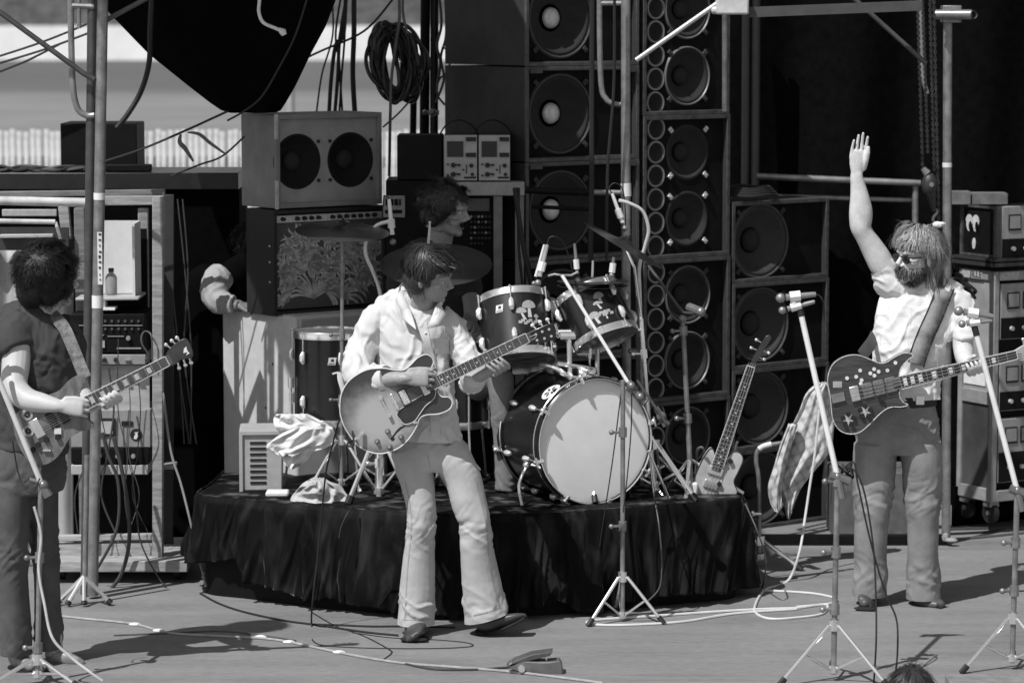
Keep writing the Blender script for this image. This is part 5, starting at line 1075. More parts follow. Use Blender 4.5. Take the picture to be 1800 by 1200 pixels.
# cuff, placket, pocket, collar
q = MB(); a, b = f.p(664, 667, -.15), f.p(681, 664, -.18); q.tube([a, lerp(a, b, .2), lerp(a, b, .8), b], [.058, .064, .063, .056], 18); cu = q.build('rolled_cuff', shirt_m, cen_)
q = MB(); a, b = f.p(828, 668, -.1), f.p(836, 660, -.17); q.tube([a, lerp(a, b, .2), lerp(a, b, .8), b], [.052, .057, .056, .05], 18); q.build('rolled_cuff', shirt_m, cen_)
strip(sme, [(742, 566), (748, 600), (757, 640), (762, 690), (765, 740), (766, 768)], 17, .004).build('button_placket', shirt_m, cen_, 0)
for u, v in ((748, 585), (755, 612), (760, 640)):
    h = on_surface(sme, [(u, v)], .007)[0]
    if h is not None: q = MB(); q.ball(h, (.006, .003, .006), 8, 6); q.build('button', white, cen_)
o_ = strip(sme, [(775, 585), (776, 600), (777, 622)], 26, .005).build('pocket', shirt_m, cen_, 0)
o_ = strip(sme, [(762, 592), (776, 597), (790, 592)], 10, .008).build('pocket_flap', shirt_m, cen_, 0)
def sheet3(pts, th=.004):
    mb = MB(); N = len(pts); off = Vector((0, th, 0)); mb.add([Vector(p) for p in pts] + [Vector(p) + off for p in pts], [tuple(range(N)), tuple(range(2*N-1, N-1, -1))] + [(i, (i+1) % N, N + (i+1) % N, N+i) for i in range(N)]); return mb
sheet3([f.p(700, 508, .03), f.p(706, 512, -.03), f.p(722, 545, -.075), f.p(735, 585, -.105), f.p(706, 560, -.1), f.p(698, 530, -.04)]).build('collar_point', shirt_m, cen_, 0)
sheet3([f.p(772, 530, -.04), f.p(765, 540, -.07), f.p(757, 562, -.095), f.p(749, 578, -.1), f.p(778, 572, -.09), f.p(784, 552, -.06)]).build('collar_point', shirt_m, cen_, 0)
q = MB(); q.tube(cr([f.p(702, 520, .0), f.p(706, 508, .06), f.p(730, 500, .115), f.p(765, 508, .1), f.p(778, 525, .03), f.p(772, 540, -.04)], 6), [(.03, .006)]*31, 8, flat=(0,0,1)); q.build('collar_stand', shirt_m, cen_)
h_ = [f.p(714, 545, -.0), f.p(742, 525, -.03)]
q = MB(); q.add([f.p(722, 536, -.07), f.p(752, 534, -.075), f.p(744, 588, -.098)], [(0,1,2)])
# body: head, neck, forearms, hands and the covered trunk
Mh = headmat(f.p(755, 482, -.04), (.90, -.25, -.36), (.2, -.36, .9))
head(f.m('b'), Mh)
f.limb('b', [(732, 560, .05, .07, .06), (738, 540, .03, .06, .058), (745, 520, .0, .055, .056), (752, 500, -.02, .055, .055)])
f.limb('b', [(727, 560, .05, .12, .08), (735, 650, .03, .12, .09), (747, 760, .0, .12, .09), (748, 800, 0, .11, .09)])
f.limb('b', [(722, 800, 0, .07, .07), (741, 920, -.04, .05, .05), (732, 1085, .01, .04, .04)]); f.limb('b', [(783, 800, 0, .07, .07), (835, 920, -.06, .05, .05), (850, 1075, -.01, .04, .04)])
f.limb('b', [(660, 566, .05, .036, .036), (645, 610, .0, .036, .036), (634, 656, -.09, .036, .036), (668, 666, -.155, .042, .041), (690, 665, -.2, .037, .033), (712, 664, -.235, .027, .023), (722, 664, -.238, .022, .015)], n=16)
hd = Vector((1, -.05, .05))
hand(f.m('b'), f.p(712, 664, -.235), hd, (.1, 1, -.35), (0, .1, 1), [[.25, .75, .6], [.35, .8, .6], [.45, .8, .6], [.5, .7, .5]], 1.05, tdir=(.9, .15, .25), spread=.05)
f.limb('b', [(795, 574, .05, .036, .036), (814, 620, .0, .036, .036), (829, 658, -.08, .036, .036), (836, 664, -.14, .04, .038), (852, 655, -.16, .03, .027), (864, 648, -.168, .028, .024)], n=16)
w_ = f.p(858, 652, -.165); f.m('b').tube([w_, f.p(868, 646, -.172), f.p(878, 640, -.178)], [(.028,.02), (.038,.018), (.038,.016)], 12, flat=(.5,-.2,.8))
for i in range(4):
    u0, v0 = 864 + 7.6*i, 657 - 4.4*i; f.path('b', [(u0 - 3, v0 - 3, -.175), (u0 + 6, v0 + 3, -.2), (u0 + 7, v0 - 2, -.236), (u0 - 2, v0 - 10, -.249), (u0 - 8, v0 - 15, -.241)], [.0095, .009, .0085, .008, .0068])
f.path('b', [(858, 648, -.17), (856, 632, -.185), (855, 620, -.195), (853, 616, -.205)], [.013, .0125, .0115, .01])
bme = baked(f.m('b'), .0036, 3); link(bme, 'body', skin_t, cen_, 0)
eyes(cen_, Mh)
hairm = mat('dark brown hair', .03, .45, var=.6, scale=60, spec=.45)
q = MB(); hairbase(q, Mh, [((0,.024,.045), (.084,.102,.086)), ((0,.07,-.03), (.072,.048,.075)), ((.062,.035,-.03), (.028,.045,.06)), ((-.062,.035,-.03), (.028,.045,.06))])
okc = lambda p: (p.z > .06 or p.y > -.02 + .0) and not (p.y < -.045 and p.z < .07) and p.z > -.045
nof = lambda p: p.y < -.035 and p.z < .045
strands(q, Mh, 2300, okc, lambda p: .17 if p.z > .03 else .12, .34, .5, .004, 1, lift=.06, steps=12, hold=1.2, stop=nof, hug=.4)
strands(q, Mh, 240, lambda p: p.z > .085 and p.y < .03 and p.x > -.05, .13, .25, .12, .004, 2, lift=.25, flow=lambda p: Vector((-.2, -2.2, .1)), stop=lambda p: p.z < .045, hug=.1)
strands(q, Mh, 240, okc, .13, .45, .3, .0016, 41, lift=.25, steps=10, stop=nof)
q.build('hair', hairm, cen_, 0)
# boots
boot_m = mat('dark leather boot', .055, .4, var=.4, scale=14)
def boot(root, pts, radii, solepts, m=boot_m, heel=None):
    mb = MB(); qq = cr(pts, 5); rr = cr([(a, b, 0) for a, b in radii], 5); mb.tube(qq, [(r_.x, r_.y) for r_ in rr], 14, flat=(0,0,1)); mb.ball(qq[-1], rr[-1].x*1.1, 10, 8)
    me = baked(mb, .006, 3); o = link(me, 'boot', m, root, 0)
    sb = MB(); qq = cr(solepts, 5); sb.tube(qq, [(.008, radii[min(i//5, len(radii)-1)][1]*1.02) for i in range(len(qq))], 12, flat=(0,0,1)); sb.build('sole', rubber, o)
    if heel: hb = MB(); hb.tube(heel, [(.03,.03), (.026,.028)], 10); hb.build('heel', rubber, o)
boot(cen_, [f.p(732, 1085, .03), f.p(733, 1104, .03), f.p(731, 1108, -.03), f.p(729, 1111, -.1), f.p(727, 1116, -.17), f.p(726, 1119, -.2)], [(.045,.055), (.046,.06), (.042,.06), (.034,.058), (.022,.05), (.012,.035)], [f.p(733, 1116, .05), f.p(731, 1119, -.04), f.p(728, 1122, -.13), f.p(727, 1123, -.19)])
boot(cen_, [f.p(850, 1070, .0), f.p(848, 1092, .0), f.p(862, 1097, -.02), f.p(886, 1091, -.03), f.p(908, 1085, -.04), f.p(922, 1081, -.045)], [(.045,.045), (.042,.044), (.036,.046), (.028,.046), (.02,.036), (.01,.018)], [f.p(842, 1108, .0), f.p(862, 1108, -.02), f.p(888, 1102, -.035), f.p(910, 1092, -.04), f.p(924, 1084, -.045)], heel=[f.p(846, 1106, 0), f.p(847, 1119, 0)])

# ---------------------------------------------------------------- waving bassist
f = Fig(14.30); K = 1/374
bas = thing('person', 'bearded bassist in sunglasses and white T-shirt with one arm raised', 'person', f.p(1580, 1062))
f.limb('t', [(1580, 700, 0, .17, .115), (1578, 730, 0, .19, .125), (1578, 765, 0, .197, .13), (1578, 795, 0, .17, .11)])
legs(((780, 1540, 36, .0, .12), (810, 1538, 35, -.005, .115), (850, 1536, 33, -.01, .1), (900, 1534, 29, -.02, .085), (950, 1531, 28, -.015, .08), (1000, 1530, 28, .0, .085), (1035, 1529, 28, .005, .09), (1065, 1529, 28, .005, .09)), 0, 't')
legs(((780, 1615, 36, .0, .12), (810, 1620, 33, -.005, .115), (850, 1622, 31, -.01, .1), (900, 1622, 27, -.02, .085), (950, 1622, 26, -.015, .08), (1000, 1622, 26.5, .0, .085), (1035, 1622, 28, .005, .095), (1068, 1622, 28.5, .005, .098)), 0, 't')
me = baked(f.m('t'), .0075, 3, tailor(.0105, 't')); xm2 = f.p(1578, 900).x; cut(me, [(f.p(1529, 1046), (0,0,1), lambda c: c.z < .3 and c.x < xm2), (f.p(1622, 1051), (0,0,1), lambda c: c.z < .3 and c.x >= xm2)]); link(me, 'trousers', mat('faded denim', .23, .85, var=.3, scale=7, bump=.4, bscale=240), bas, 0)
q = MB(); q.tube([f.p(1580, 712, .0), f.p(1580, 694, .0)], [(.178,.122), (.175,.12)], 28, flat=(1,0,0)); q.build('belt', rubber, bas)
q = MB(); c = f.p(1617, 703, -.118); q.box(c + Vector((-.02,-.008,-.022)), c + Vector((.02,.004,.022))); q.build('buckle', chrome, bas, bevel=.004)
f.limb('s', [(1622, 500, .02, .06, .06), (1622, 512, .02, .12, .08), (1620, 528, .02, .18, .1), (1612, 560, .02, .19, .122), (1600, 610, .01, .178, .125), (1594, 655, .0, .165, .12), (1590, 690, .0, .168, .12), (1590, 712, .0, .174, .124)])
f.limb('s', [(1600, 515, .02, .07, .07), (1572, 502, .01, .075, .07), (1556, 482, .0, .068, .063), (1545, 462, .0, .066, .062)], flat=(0,1,0))
f.limb('s', [(1655, 518, .02, .08, .08), (1684, 534, .01, .07, .07), (1692, 566, -.01, .064, .066), (1698, 598, -.03, .062, .064)], n=18)
sme = cut(baked(f.m('s'), .0065, 3, tailor(.0105, 's')), [(f.p(1590, 699), (0,0,1), lambda c: c.z < 1.05), (f.p(1551, 470), (f.p(1562, 488) - f.p(1551, 470)).normalized(), lambda c: c.x < f.p(1565, 0).x and c.z > 1.5), (f.p(1697, 596), (-.1,0,1), lambda c: c.x > f.p(1672, 0).x and c.z < 1.4)]); link(sme, 't_shirt', mat('white cotton t-shirt', .72, .85, var=.04, scale=8, bump=.25, bscale=240), bas, 0)
q = strip(sme, [(1580, 540), (1578, 575), (1574, 610)], 44, .0012); 
pm = bpy.data.materials.new('faded shirt print'); pm.use_nodes = True; n_ = pm.node_tree; b_ = n_.nodes['Principled BSDF']; b_.inputs['Roughness'].default_value = .9
t_ = n_.nodes.new('ShaderNodeTexNoise'); t_.inputs['Scale'].default_value = 55; t_.inputs['Distortion'].default_value = 2.5; c_ = n_.nodes.new('ShaderNodeTexCoord'); r_ = n_.nodes.new('ShaderNodeMapRange'); r_.inputs[1].default_value = .42; r_.inputs[2].default_value = .52; r_.inputs[3].default_value = .5; r_.inputs[4].default_value = .72
n_.links.new(c_.outputs['Object'], t_.inputs[0]); n_.links.new(t_.outputs[0], r_.inputs[0]); n_.links.new(r_.outputs[0], b_.inputs['Base Color']); q.build('chest_print', pm, bas, 0)
Mh = headmat(f.p(1612, 449, -.03), (-.82, -.55, -.12), (-.02, -.1, 1))
head(f.m('b'), Mh, 1.04)
f.limb('b', [(1620, 530, .02, .08, .07), (1620, 510, .01, .068, .064), (1620, 490, .0, .06, .06), (1618, 470, .0, .058, .058)])
f.limb('b', [(1615, 530, .02, .13, .08), (1600, 620, .01, .13, .09), (1585, 720, .0, .13, .09), (1580, 780, 0, .12, .09)]); f.limb('b', [(1540, 780, 0, .07, .07), (1533, 900, -.01, .05, .05), (1529, 1050, .01, .04, .04)]); f.limb('b', [(1617, 780, 0, .07, .07), (1622, 900, -.01, .05, .05), (1622, 1050, .01, .04, .04)])
f.limb('b', [(1575, 495, .01, .06, .06), (1554, 471, .0, .06, .056), (1543, 452, -.005, .059, .055), (1530, 430, -.012, .052, .05), (1519, 412, -.02, .046, .047), (1513, 399, -.024, .049, .05), (1513, 384, -.028, .054, .047), (1513, 368, -.03, .054, .045), (1511, 345, -.034, .044, .039), (1508, 325, -.038, .035, .029), (1506, 314, -.04, .031, .025), (1506, 305, -.04, .028, .022), (1507, 294, -.04, .024, .014)], n=18)
hand(f.m('b'), f.p(1506, 303, -.04), (.08, .0, 1), (.25, -1, .05), (1, .3, .1), [[.12, .12, .1], [.05, .08, .06], [.05, .08, .06], [.1, .12, .1]], 1.06, spread=-.03, tdir=(.3, -.5, .9), tcurl=.25)
f.limb('b', [(1680, 540, .01, .05, .05), (1690, 585, -.02, .05, .05), (1694, 618, -.06, .047, .045), (1697, 632, -.13, .042, .04), (1704, 640, -.19, .033, .03)], n=16)
w_ = f.p(1702, 641, -.19); f.m('b').tube([w_, f.p(1710, 646, -.2), f.p(1718, 648, -.205)], [(.03,.02), (.04,.018), (.038,.016)], 12, flat=(.6,-.1,.6))
for i in range(4):
    u0, v0 = 1701 + 7.8*i, 656 - 2.2*i; f.path('b', [(u0 - 2, v0 - 4, -.2), (u0 + 4, v0 + 3, -.225), (u0 + 4, v0 - 3, -.262), (u0 + 1, v0 - 11, -.272), (u0 - 2, v0 - 16, -.264)], [.0098, .0093, .0088, .0082, .007])
f.path('b', [(1700, 641, -.19), (1706, 630, -.215), (1713, 626, -.235)], [.0135, .013, .011])
link(baked(f.m('b'), .0036, 3), 'body', skin, bas, 0); eyes(bas, Mh, 1.04)
hb = mat('light brown hair', .29, .42, var=.5, scale=70, spec=.5); bd_ = mat('brown beard', .07, .5, var=.5, scale=70)
q = MB(); hairbase(q, Mh, [((0,.03,.05), (.087,.1,.09)), ((0,.085,-.045), (.075,.045,.1)), ((.066,.055,-.02), (.024,.04,.07)), ((-.066,.055,-.02), (.024,.04,.07))])
okb = lambda p: not (p.y < -.06 and p.z < .075) and p.z > -.05 and not (p.y < -.035 and p.z < .05)
fst = lambda p: (p.y < -.045 and p.z < .035) or (p.y < .0 and p.z < .0)
strands(q, Mh, 2400, okb, lambda p: .19 if p.y > -.02 else .1, .36, .42, .004, 4, lift=.16, hug=.12, steps=11, crown=(0,.03,.135), rad=(.088,.108,.093), hold=1.6, stop=fst)
strands(q, Mh, 420, lambda p: p.z > .085 and p.y < .02, .115, .34, .25, .004, 5, lift=.22, hug=.2, steps=9, flow=lambda p: Vector((p.x*5, -2.2, -.1)), rad=(.088,.108,.095), hold=1.6, stop=fst)
strands(q, Mh, 300, okb, .15, .4, .35, .0016, 42, lift=.2, steps=11, crown=(0,.03,.135), rad=(.088,.108,.093), stop=fst)
q.build('hair', hb, bas, 0)
q = MB(); strands(q, Mh, 1000, lambda p: p.y < -.005 and p.z < -.045 and abs(p.x) < .07, .034, .3, .35, .0045, 6, lift=.65, steps=4, cen=(0,-.03,-.03), rad=(.066,.069,.09), crown=(0,-.05,.1), hold=-9)
strands(q, Mh, 160, lambda p: p.y < -.05 and abs(p.z + .048) < .009 and abs(p.x) < .034, .022, .15, .5, .004, 7, lift=.6, steps=4, cen=(0,-.03,-.03), rad=(.066,.073,.09), crown=(0,-.05,.1), hold=-9); q.build('beard', bd_, bas, 0)
lens = mat('dark lenses', .008, .08, spec=.6); 
gl = MB(); gl.tube([Mh @ (Vector(p_)*1.04) for p_ in ((-.076,-.0,.004), (-.062,-.086,.006), (-.008,-.1,.008), (.008,-.1,.008), (.062,-.086,.006), (.076,-.0,.004))], .0028, 6); go = gl.build('sunglasses', rubber, bas)
for sx in (-1, 1):
    q = MB(); q.ball(Mh @ (Vector((sx*.033,-.094,-.003))*1.04), (.027, .0045, .021), 16, 8, Mh.to_3x3()); q.build('lens', lens, go)
shoe = mat('brown shoe', .07, .45, var=.3)
boot(bas, [f.p(1529, 1045, .03), f.p(1528, 1052, .03), f.p(1524, 1056, -.05), f.p(1520, 1060, -.14)], [(.04,.042), (.036,.045), (.032,.05), (.02,.04)], [f.p(1529, 1062, .06), f.p(1525, 1066, -.05), f.p(1519, 1069, -.17)], shoe)
boot(bas, [f.p(1622, 1048, .0), f.p(1622, 1055, .0), f.p(1636, 1058, -.03), f.p(1654, 1062, -.07)], [(.04,.042), (.036,.045), (.032,.05), (.02,.035)], [f.p(1612, 1066, .03), f.p(1636, 1067, -.03), f.p(1662, 1069, -.08)], shoe)
BASSF, BSHIRT = f, sme

# ---------------------------------------------------------------- left guitarist, seen from behind his shoulder
f = Fig(12.9); K = 1/413
lef = thing('person', 'guitarist with dark curly hair and dark T-shirt at the left edge, turned away', 'person', f.p(60, 1178))
f.limb('t', [(50, 775, .02, .15, .11), (48, 800, .02, .165, .125), (48, 835, .02, .17, .13), (50, 865, .02, .15, .12)])
legs(((850, 22, 32, -.02, .1), (900, 20, 30, -.03, .1), (960, 20, 27, -.04, .09), (1020, 22, 26, -.03, .085), (1090, 26, 27, -.02, .09), (1175, 28, 29, -.01, .1)), 0, 't')
legs(((850, 70, 31, .08, .1), (900, 74, 27, .1, .1), (960, 78, 23, .11, .085), (1020, 82, 21, .12, .08), (1090, 84, 21.5, .12, .085), (1170, 86, 23, .12, .09)), 0, 't')
xm3 = f.p(58, 1100).x; link(cut(baked(f.m('t'), .0085, 3, tailor(.0095, 't')), [(f.p(28, 1146), (0,0,1), lambda c: c.z < .3 and c.x < xm3), (f.p(86, 1138, .12), (0,0,1), lambda c: c.z < .3 and c.x >= xm3)]), 'trousers', mat('dark denim', .075, .85, var=.35, scale=7, bump=.4, bscale=240), lef, 0)
f.limb('s', [(75, 540, .02, .06, .06), (68, 556, .02, .14, .09), (62, 578, .02, .18, .11), (62, 620, .02, .178, .125), (62, 680, .02, .165, .125), (56, 740, .02, .158, .12), (52, 790, .02, .16, .122)])
f.limb('s', [(40, 570, -.02, .08, .08), (22, 592, -.07, .085, .085), (30, 616, -.1, .076, .078)], n=18); f.limb('s', [(98, 572, .08, .07, .07), (118, 600, .12, .068, .07), (126, 640, .12, .064, .064)], n=18)
link(baked(f.m('s'), .007, 3, tailor(.009, 's')), 't_shirt', mat('dark t-shirt', .045, .85, var=.15, scale=8, bump=.2, bscale=240), lef, 0)
Mh = headmat(f.p(92, 488, .0), (.82, .52, -.16), (.12, .0, 1)); head(f.m('b'), Mh, 1.02)
f.limb('b', [(72, 580, .02, .08, .07), (78, 555, .02, .065, .062), (86, 525, .01, .06, .06), (90, 505, .01, .06, .06)])
f.limb('b', [(62, 580, .02, .12, .09), (58, 700, .02, .12, .09), (50, 820, .02, .12, .1)]); f.limb('b', [(28, 840, -.02, .07, .07), (24, 980, -.03, .05, .05), (32, 1150, -.01, .04, .04)]); f.limb('b', [(72, 840, .08, .07, .07), (82, 980, .11, .05, .05), (95, 1150, .12, .04, .04)])
f.limb('b', [(30, 600, -.08, .062, .06), (28, 640, -.12, .06, .058), (26, 678, -.17, .054, .054), (45, 700, -.21, .05, .046), (75, 708, -.24, .042, .038), (98, 712, -.26, .031, .026), (108, 713, -.265, .025, .02), (116, 713, -.265, .022, .014)], n=18)
hand(f.m('b'), f.p(106, 713, -.265), (1, .02, -.06), (.0, 1, -.25), (0, .1, 1), [[.3, .7, .6], [.35, .7, .6], [.4, .7, .6], [.45, .7, .5]], .98, tdir=(.9, .1, .2))
f.limb('b', [(118, 600, .12, .05, .05), (132, 660, .1, .045, .045), (150, 705, .0, .042, .04), (168, 708, -.12, .034, .03), (178, 704, -.17, .03, .027)], n=16)
w_ = f.p(176, 704, -.17); f.m('b').tube([w_, f.p(186, 702, -.185), f.p(194, 697, -.19)], [(.03,.02), (.038,.018), (.036,.016)], 12, flat=(.5,-.1,.7))
for i in range(4):
    u0, v0 = 183 + 7.8*i, 715 - 4.2*i; f.path('b', [(u0 - 4, v0 - 5, -.19), (u0 + 4, v0 + 2, -.215), (u0 + 6, v0 - 3, -.252), (u0 - 1, v0 - 11, -.268), (u0 - 7, v0 - 15, -.258)], [.0095, .009, .0085, .008, .0068])
f.path('b', [(178, 702, -.17), (182, 690, -.2), (190, 680, -.225), (200, 676, -.235)], [.013, .0125, .0115, .0095])
link(baked(f.m('b'), .004, 3), 'body', mat('fair skin', .5, .5, var=.08, scale=30), lef, 0)
hc = mat('black curly hair', .006, .5, var=.6, scale=60, spec=.35)
q = MB(); hairbase(q, Mh, [((0,.035,.045), (.105,.12,.1)), ((0,.09,-.05), (.1,.06,.085)), ((.08,.04,-.03), (.04,.06,.08)), ((-.08,.04,-.03), (.04,.06,.08))])
okl = lambda p: not (p.y < -.06 and p.z < .09) and p.z > -.1 and not (p.y < -.05 and p.z < .03)
lumps(q, Mh, 3, 26, (0,.03,.02), (.098,.112,.105), .034, okl)
strands(q, Mh, 4200, lambda p: not (p.y < -.06 and p.z < .09) and p.z > -.1 and not (p.y < -.05 and p.z < .03), .07, .6, .25, .0032, 9, lift=.3, steps=16, helix=.015, turns=2.2, rad=(.105,.12,.115), cen=(0,.03,.025), hold=-9)
q.build('hair', hc, lef, 0)
boot(lef, [f.p(30, 1145, .05), f.p(34, 1158, .04), f.p(42, 1164, -.02), f.p(54, 1170, -.08)], [(.045,.045), (.042,.05), (.036,.052), (.024,.042)], [f.p(22, 1174, .06), f.p(40, 1177, -.03), f.p(58, 1181, -.11)], mat('scuffed shoe', .26, .4, var=.5, scale=20))
boot(lef, [f.p(94, 1140, .12), f.p(98, 1155, .12), f.p(120, 1160, .1), f.p(142, 1165, .08)], [(.04,.042), (.038,.046), (.03,.046), (.018,.03)], [f.p(88, 1165, .14), f.p(118, 1168, .1), f.p(146, 1171, .08)], mat('scuffed shoe', .12))

# ---------------------------------------------------------------- drummer
f = Fig(15.05); K = 1/358
dru = thing('person', 'moustached curly-haired drummer seated behind the rack toms', 'person', Vector((f.p(780, 700).x, 15.05, RZ)))
f.limb('s', [(770, 425, .03, .06, .06), (765, 440, .03, .13, .09), (762, 462, .03, .19, .11), (765, 520, .02, .18, .12), (772, 590, .0, .165, .12), (778, 660, .0, .17, .13)])
f.limb('s', [(712, 455, .03, .075, .075), (702, 500, .0, .065, .065), (708, 540, -.06, .06, .06)]); f.limb('s', [(812, 458, .02, .075, .075), (822, 490, -.04, .066, .066), (826, 522, -.1, .06, .06)])
link(baked(f.m('s'), .008, 3, tailor(.006, 's')), 'dark_shirt', mat('dark grey shirt', .035, .85, var=.2), dru, 0)
f.limb('t', [(778, 650, .0, .17, .13), (780, 690, .0, .18, .14), (790, 700, -.05, .15, .1)]); f.limb('t', [(800, 695, -.04, .09, .09), (850, 668, -.28, .08, .08), (876, 660, -.4, .07, .07), (882, 700, -.42, .06, .06), (886, 790, -.38, .05, .05), (890, 860, -.36, .055, .055)]); f.limb('t', [(760, 695, -.04, .09, .09), (735, 672, -.3, .08, .08), (728, 668, -.4, .07, .07), (726, 760, -.42, .055, .055), (726, 870, -.4, .055, .055)])
link(baked(f.m('t'), .009, 3, tailor(.006, 't')), 'trousers', mat('grey trousers', .2, .85, var=.2), dru, 0)
Mh = headmat(f.p(785, 368, -.04), (.95, -.28, -.24), (.16, -.1, .98)); head(f.m('b'), Mh, 1.04)
f.limb('b', [(770, 450, .03, .08, .07), (772, 430, .02, .064, .06), (778, 405, .0, .058, .058), (782, 390, .0, .058, .058)]); f.limb('b', [(765, 460, .03, .13, .08), (775, 660, .0, .12, .09)])
f.limb('b', [(824, 505, -.08, .045, .045), (829, 535, -.13, .042, .042), (828, 560, -.18, .036, .034), (826, 574, -.22, .03, .027)], n=14); hand(f.m('b'), f.p(826, 560, -.2), (.3, -.8, -.3), (-.6, 0, -.6), (-.3, -.3, .8), [[.6, .9, .7]]*4, 1.0)
f.limb('b', [(706, 520, -.04, .045, .045), (718, 575, -.12, .04, .04), (740, 590, -.24, .03, .028)], n=14); hand(f.m('b'), f.p(740, 590, -.24), (.7, -.6, 0), (0, 0, -1), (0, -.5, .6), [[.6, .9, .7]]*4, 1.0)
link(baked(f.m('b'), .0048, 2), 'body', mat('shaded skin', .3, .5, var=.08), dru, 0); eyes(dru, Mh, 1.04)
q = MB(); hairbase(q, Mh, [((0,.03,.05), (.092,.104,.088)), ((0,.085,-.03), (.08,.045,.07)), ((.07,.04,-.03), (.025,.045,.06)), ((-.07,.04,-.03), (.025,.045,.06))])
lumps(q, Mh, 5, 20, (0,.03,.035), (.085,.1,.088), .026, lambda p: not (p.y < -.05 and p.z < .085) and p.z > -.05 and not (p.y < -.02 and p.z < .04))
strands(q, Mh, 2600, lambda p: not (p.y < -.055 and p.z < .085) and p.z > -.06 and not (p.y < -.03 and p.z < .03), .06, .6, .25, .0032, 12, lift=.3, steps=14, helix=.012, turns=2.0, rad=(.092,.108,.095), cen=(0,.025,.04), hold=-9); q.build('hair', mat('dark curly hair', .018, .42, var=.6, scale=60, spec=.7), dru, 0)
q = MB(); strands(q, Mh, 220, lambda p: p.y < -.05 and abs(p.z + .05) < .009 and abs(p.x) < .036, .022, .1, .5, .004, 13, lift=.6, steps=4, cen=(0,-.03,-.03), rad=(.066,.075,.09), crown=(0,-.05,.1), hold=-9); q.build('moustache', hc, dru, 0)
q = MB(); c = Vector((f.p(778, 700).x, 15.07, 0)); q.lathe([(.0005, .72), (.15, .72), (.165, .74), (.165, .78), (.14, .8), (.0005, .8)], c + Vector((0,0,.08)), (0,0,1), 24); th_ = thing('drum_stool', 'round padded stool under the drummer', 'stool', c + Vector((0,0,RZ))); q.build('seat', rubber, th_)
q = MB(); q.tube([c + Vector((0,0,RZ+.1)), c + Vector((0,0,.81))], .016, 8); q.build('post', chrome, th_); tripod(th_, c + Vector((0,0,RZ)), .25, .22, .4)
q = MB(); q.tube([f.p(752, 440, -.2), f.p(755, 405, -.2), f.p(755.5, 392, -.2)], [.008, .006, .0045], 8); q.ball(f.p(755.5, 391, -.2), .007, 8, 6); one('drum_stick', q, white, 'white drum stick tip upright behind the large cymbal', 'drum stick')

# ---------------------------------------------------------------- stagehand in the dark gap at left
f = Fig(15.72); hand_ = thing('person', 'stagehand in shadow, pale sleeve resting on the white case', 'person', Vector((f.p(378, 700).x, 15.87, 0)))
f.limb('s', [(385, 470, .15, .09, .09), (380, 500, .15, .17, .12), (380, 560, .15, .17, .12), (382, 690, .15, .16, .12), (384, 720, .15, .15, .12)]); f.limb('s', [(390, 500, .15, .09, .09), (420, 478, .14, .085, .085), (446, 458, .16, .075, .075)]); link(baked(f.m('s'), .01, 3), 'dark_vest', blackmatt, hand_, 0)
f.limb('a', [(388, 484, .06, .07, .07), (378, 498, .0, .072, .072), (378, 522, -.06, .066, .066), (392, 533, -.1, .06, .056), (412, 535, -.12, .05, .047)]); link(baked(f.m('a'), .006, 3, tailor(.006, 's')), 'sleeve', mat('pale sleeve', .34, .8, var=.1), hand_, 0)
f.limb('b', [(390, 492, .14, .04, .04), (382, 490, .05, .04, .04), (374, 515, -.03, .04, .04), (388, 537, -.1, .04, .038), (414, 537, -.12, .034, .03), (424, 538, -.12, .032, .028)]); hand(f.m('b'), f.p(418, 537, -.12), (1, -.1, -.05), (0, .2, -1), (0, -1, 0), [.4, .5, .4])
Mh = headmat(f.p(462, 430, .2), (.8, -.4, -.3), (.1, -.1, 1)); head(f.m('b'), Mh); f.limb('b', [(392, 500, .15, .07, .07), (430, 475, .17, .06, .06), (457, 448, .2, .058, .058)])
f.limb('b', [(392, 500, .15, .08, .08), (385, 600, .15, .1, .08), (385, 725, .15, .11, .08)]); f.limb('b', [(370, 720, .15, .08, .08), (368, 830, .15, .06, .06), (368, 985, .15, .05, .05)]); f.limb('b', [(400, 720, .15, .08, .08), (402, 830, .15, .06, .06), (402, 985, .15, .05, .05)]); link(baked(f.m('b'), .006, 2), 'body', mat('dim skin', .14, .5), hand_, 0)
f.limb('t', [(385, 700, .15, .16, .12), (385, 745, .15, .16, .12)]); f.limb('t', [(368, 730, .15, .085, .085), (366, 980, .15, .065, .065)]); f.limb('t', [(402, 730, .15, .085, .085), (404, 980, .15, .065, .065)]); link(baked(f.m('t'), .01, 3), 'trousers', blackmatt, hand_, 0)
q = MB(); hairbase(q, Mh, [((0,.03,.05), (.09,.104,.088)), ((0,.085,-.03), (.08,.045,.08))]); strands(q, Mh, 900, lambda p: not (p.y < -.05 and p.z < .085) and p.z > -.06, .12, .3, .3, .005, 15, lift=.3, steps=11, helix=.008, rad=(.09,.108,.095), hold=-9); q.build('hair', hc, hand_, 0)

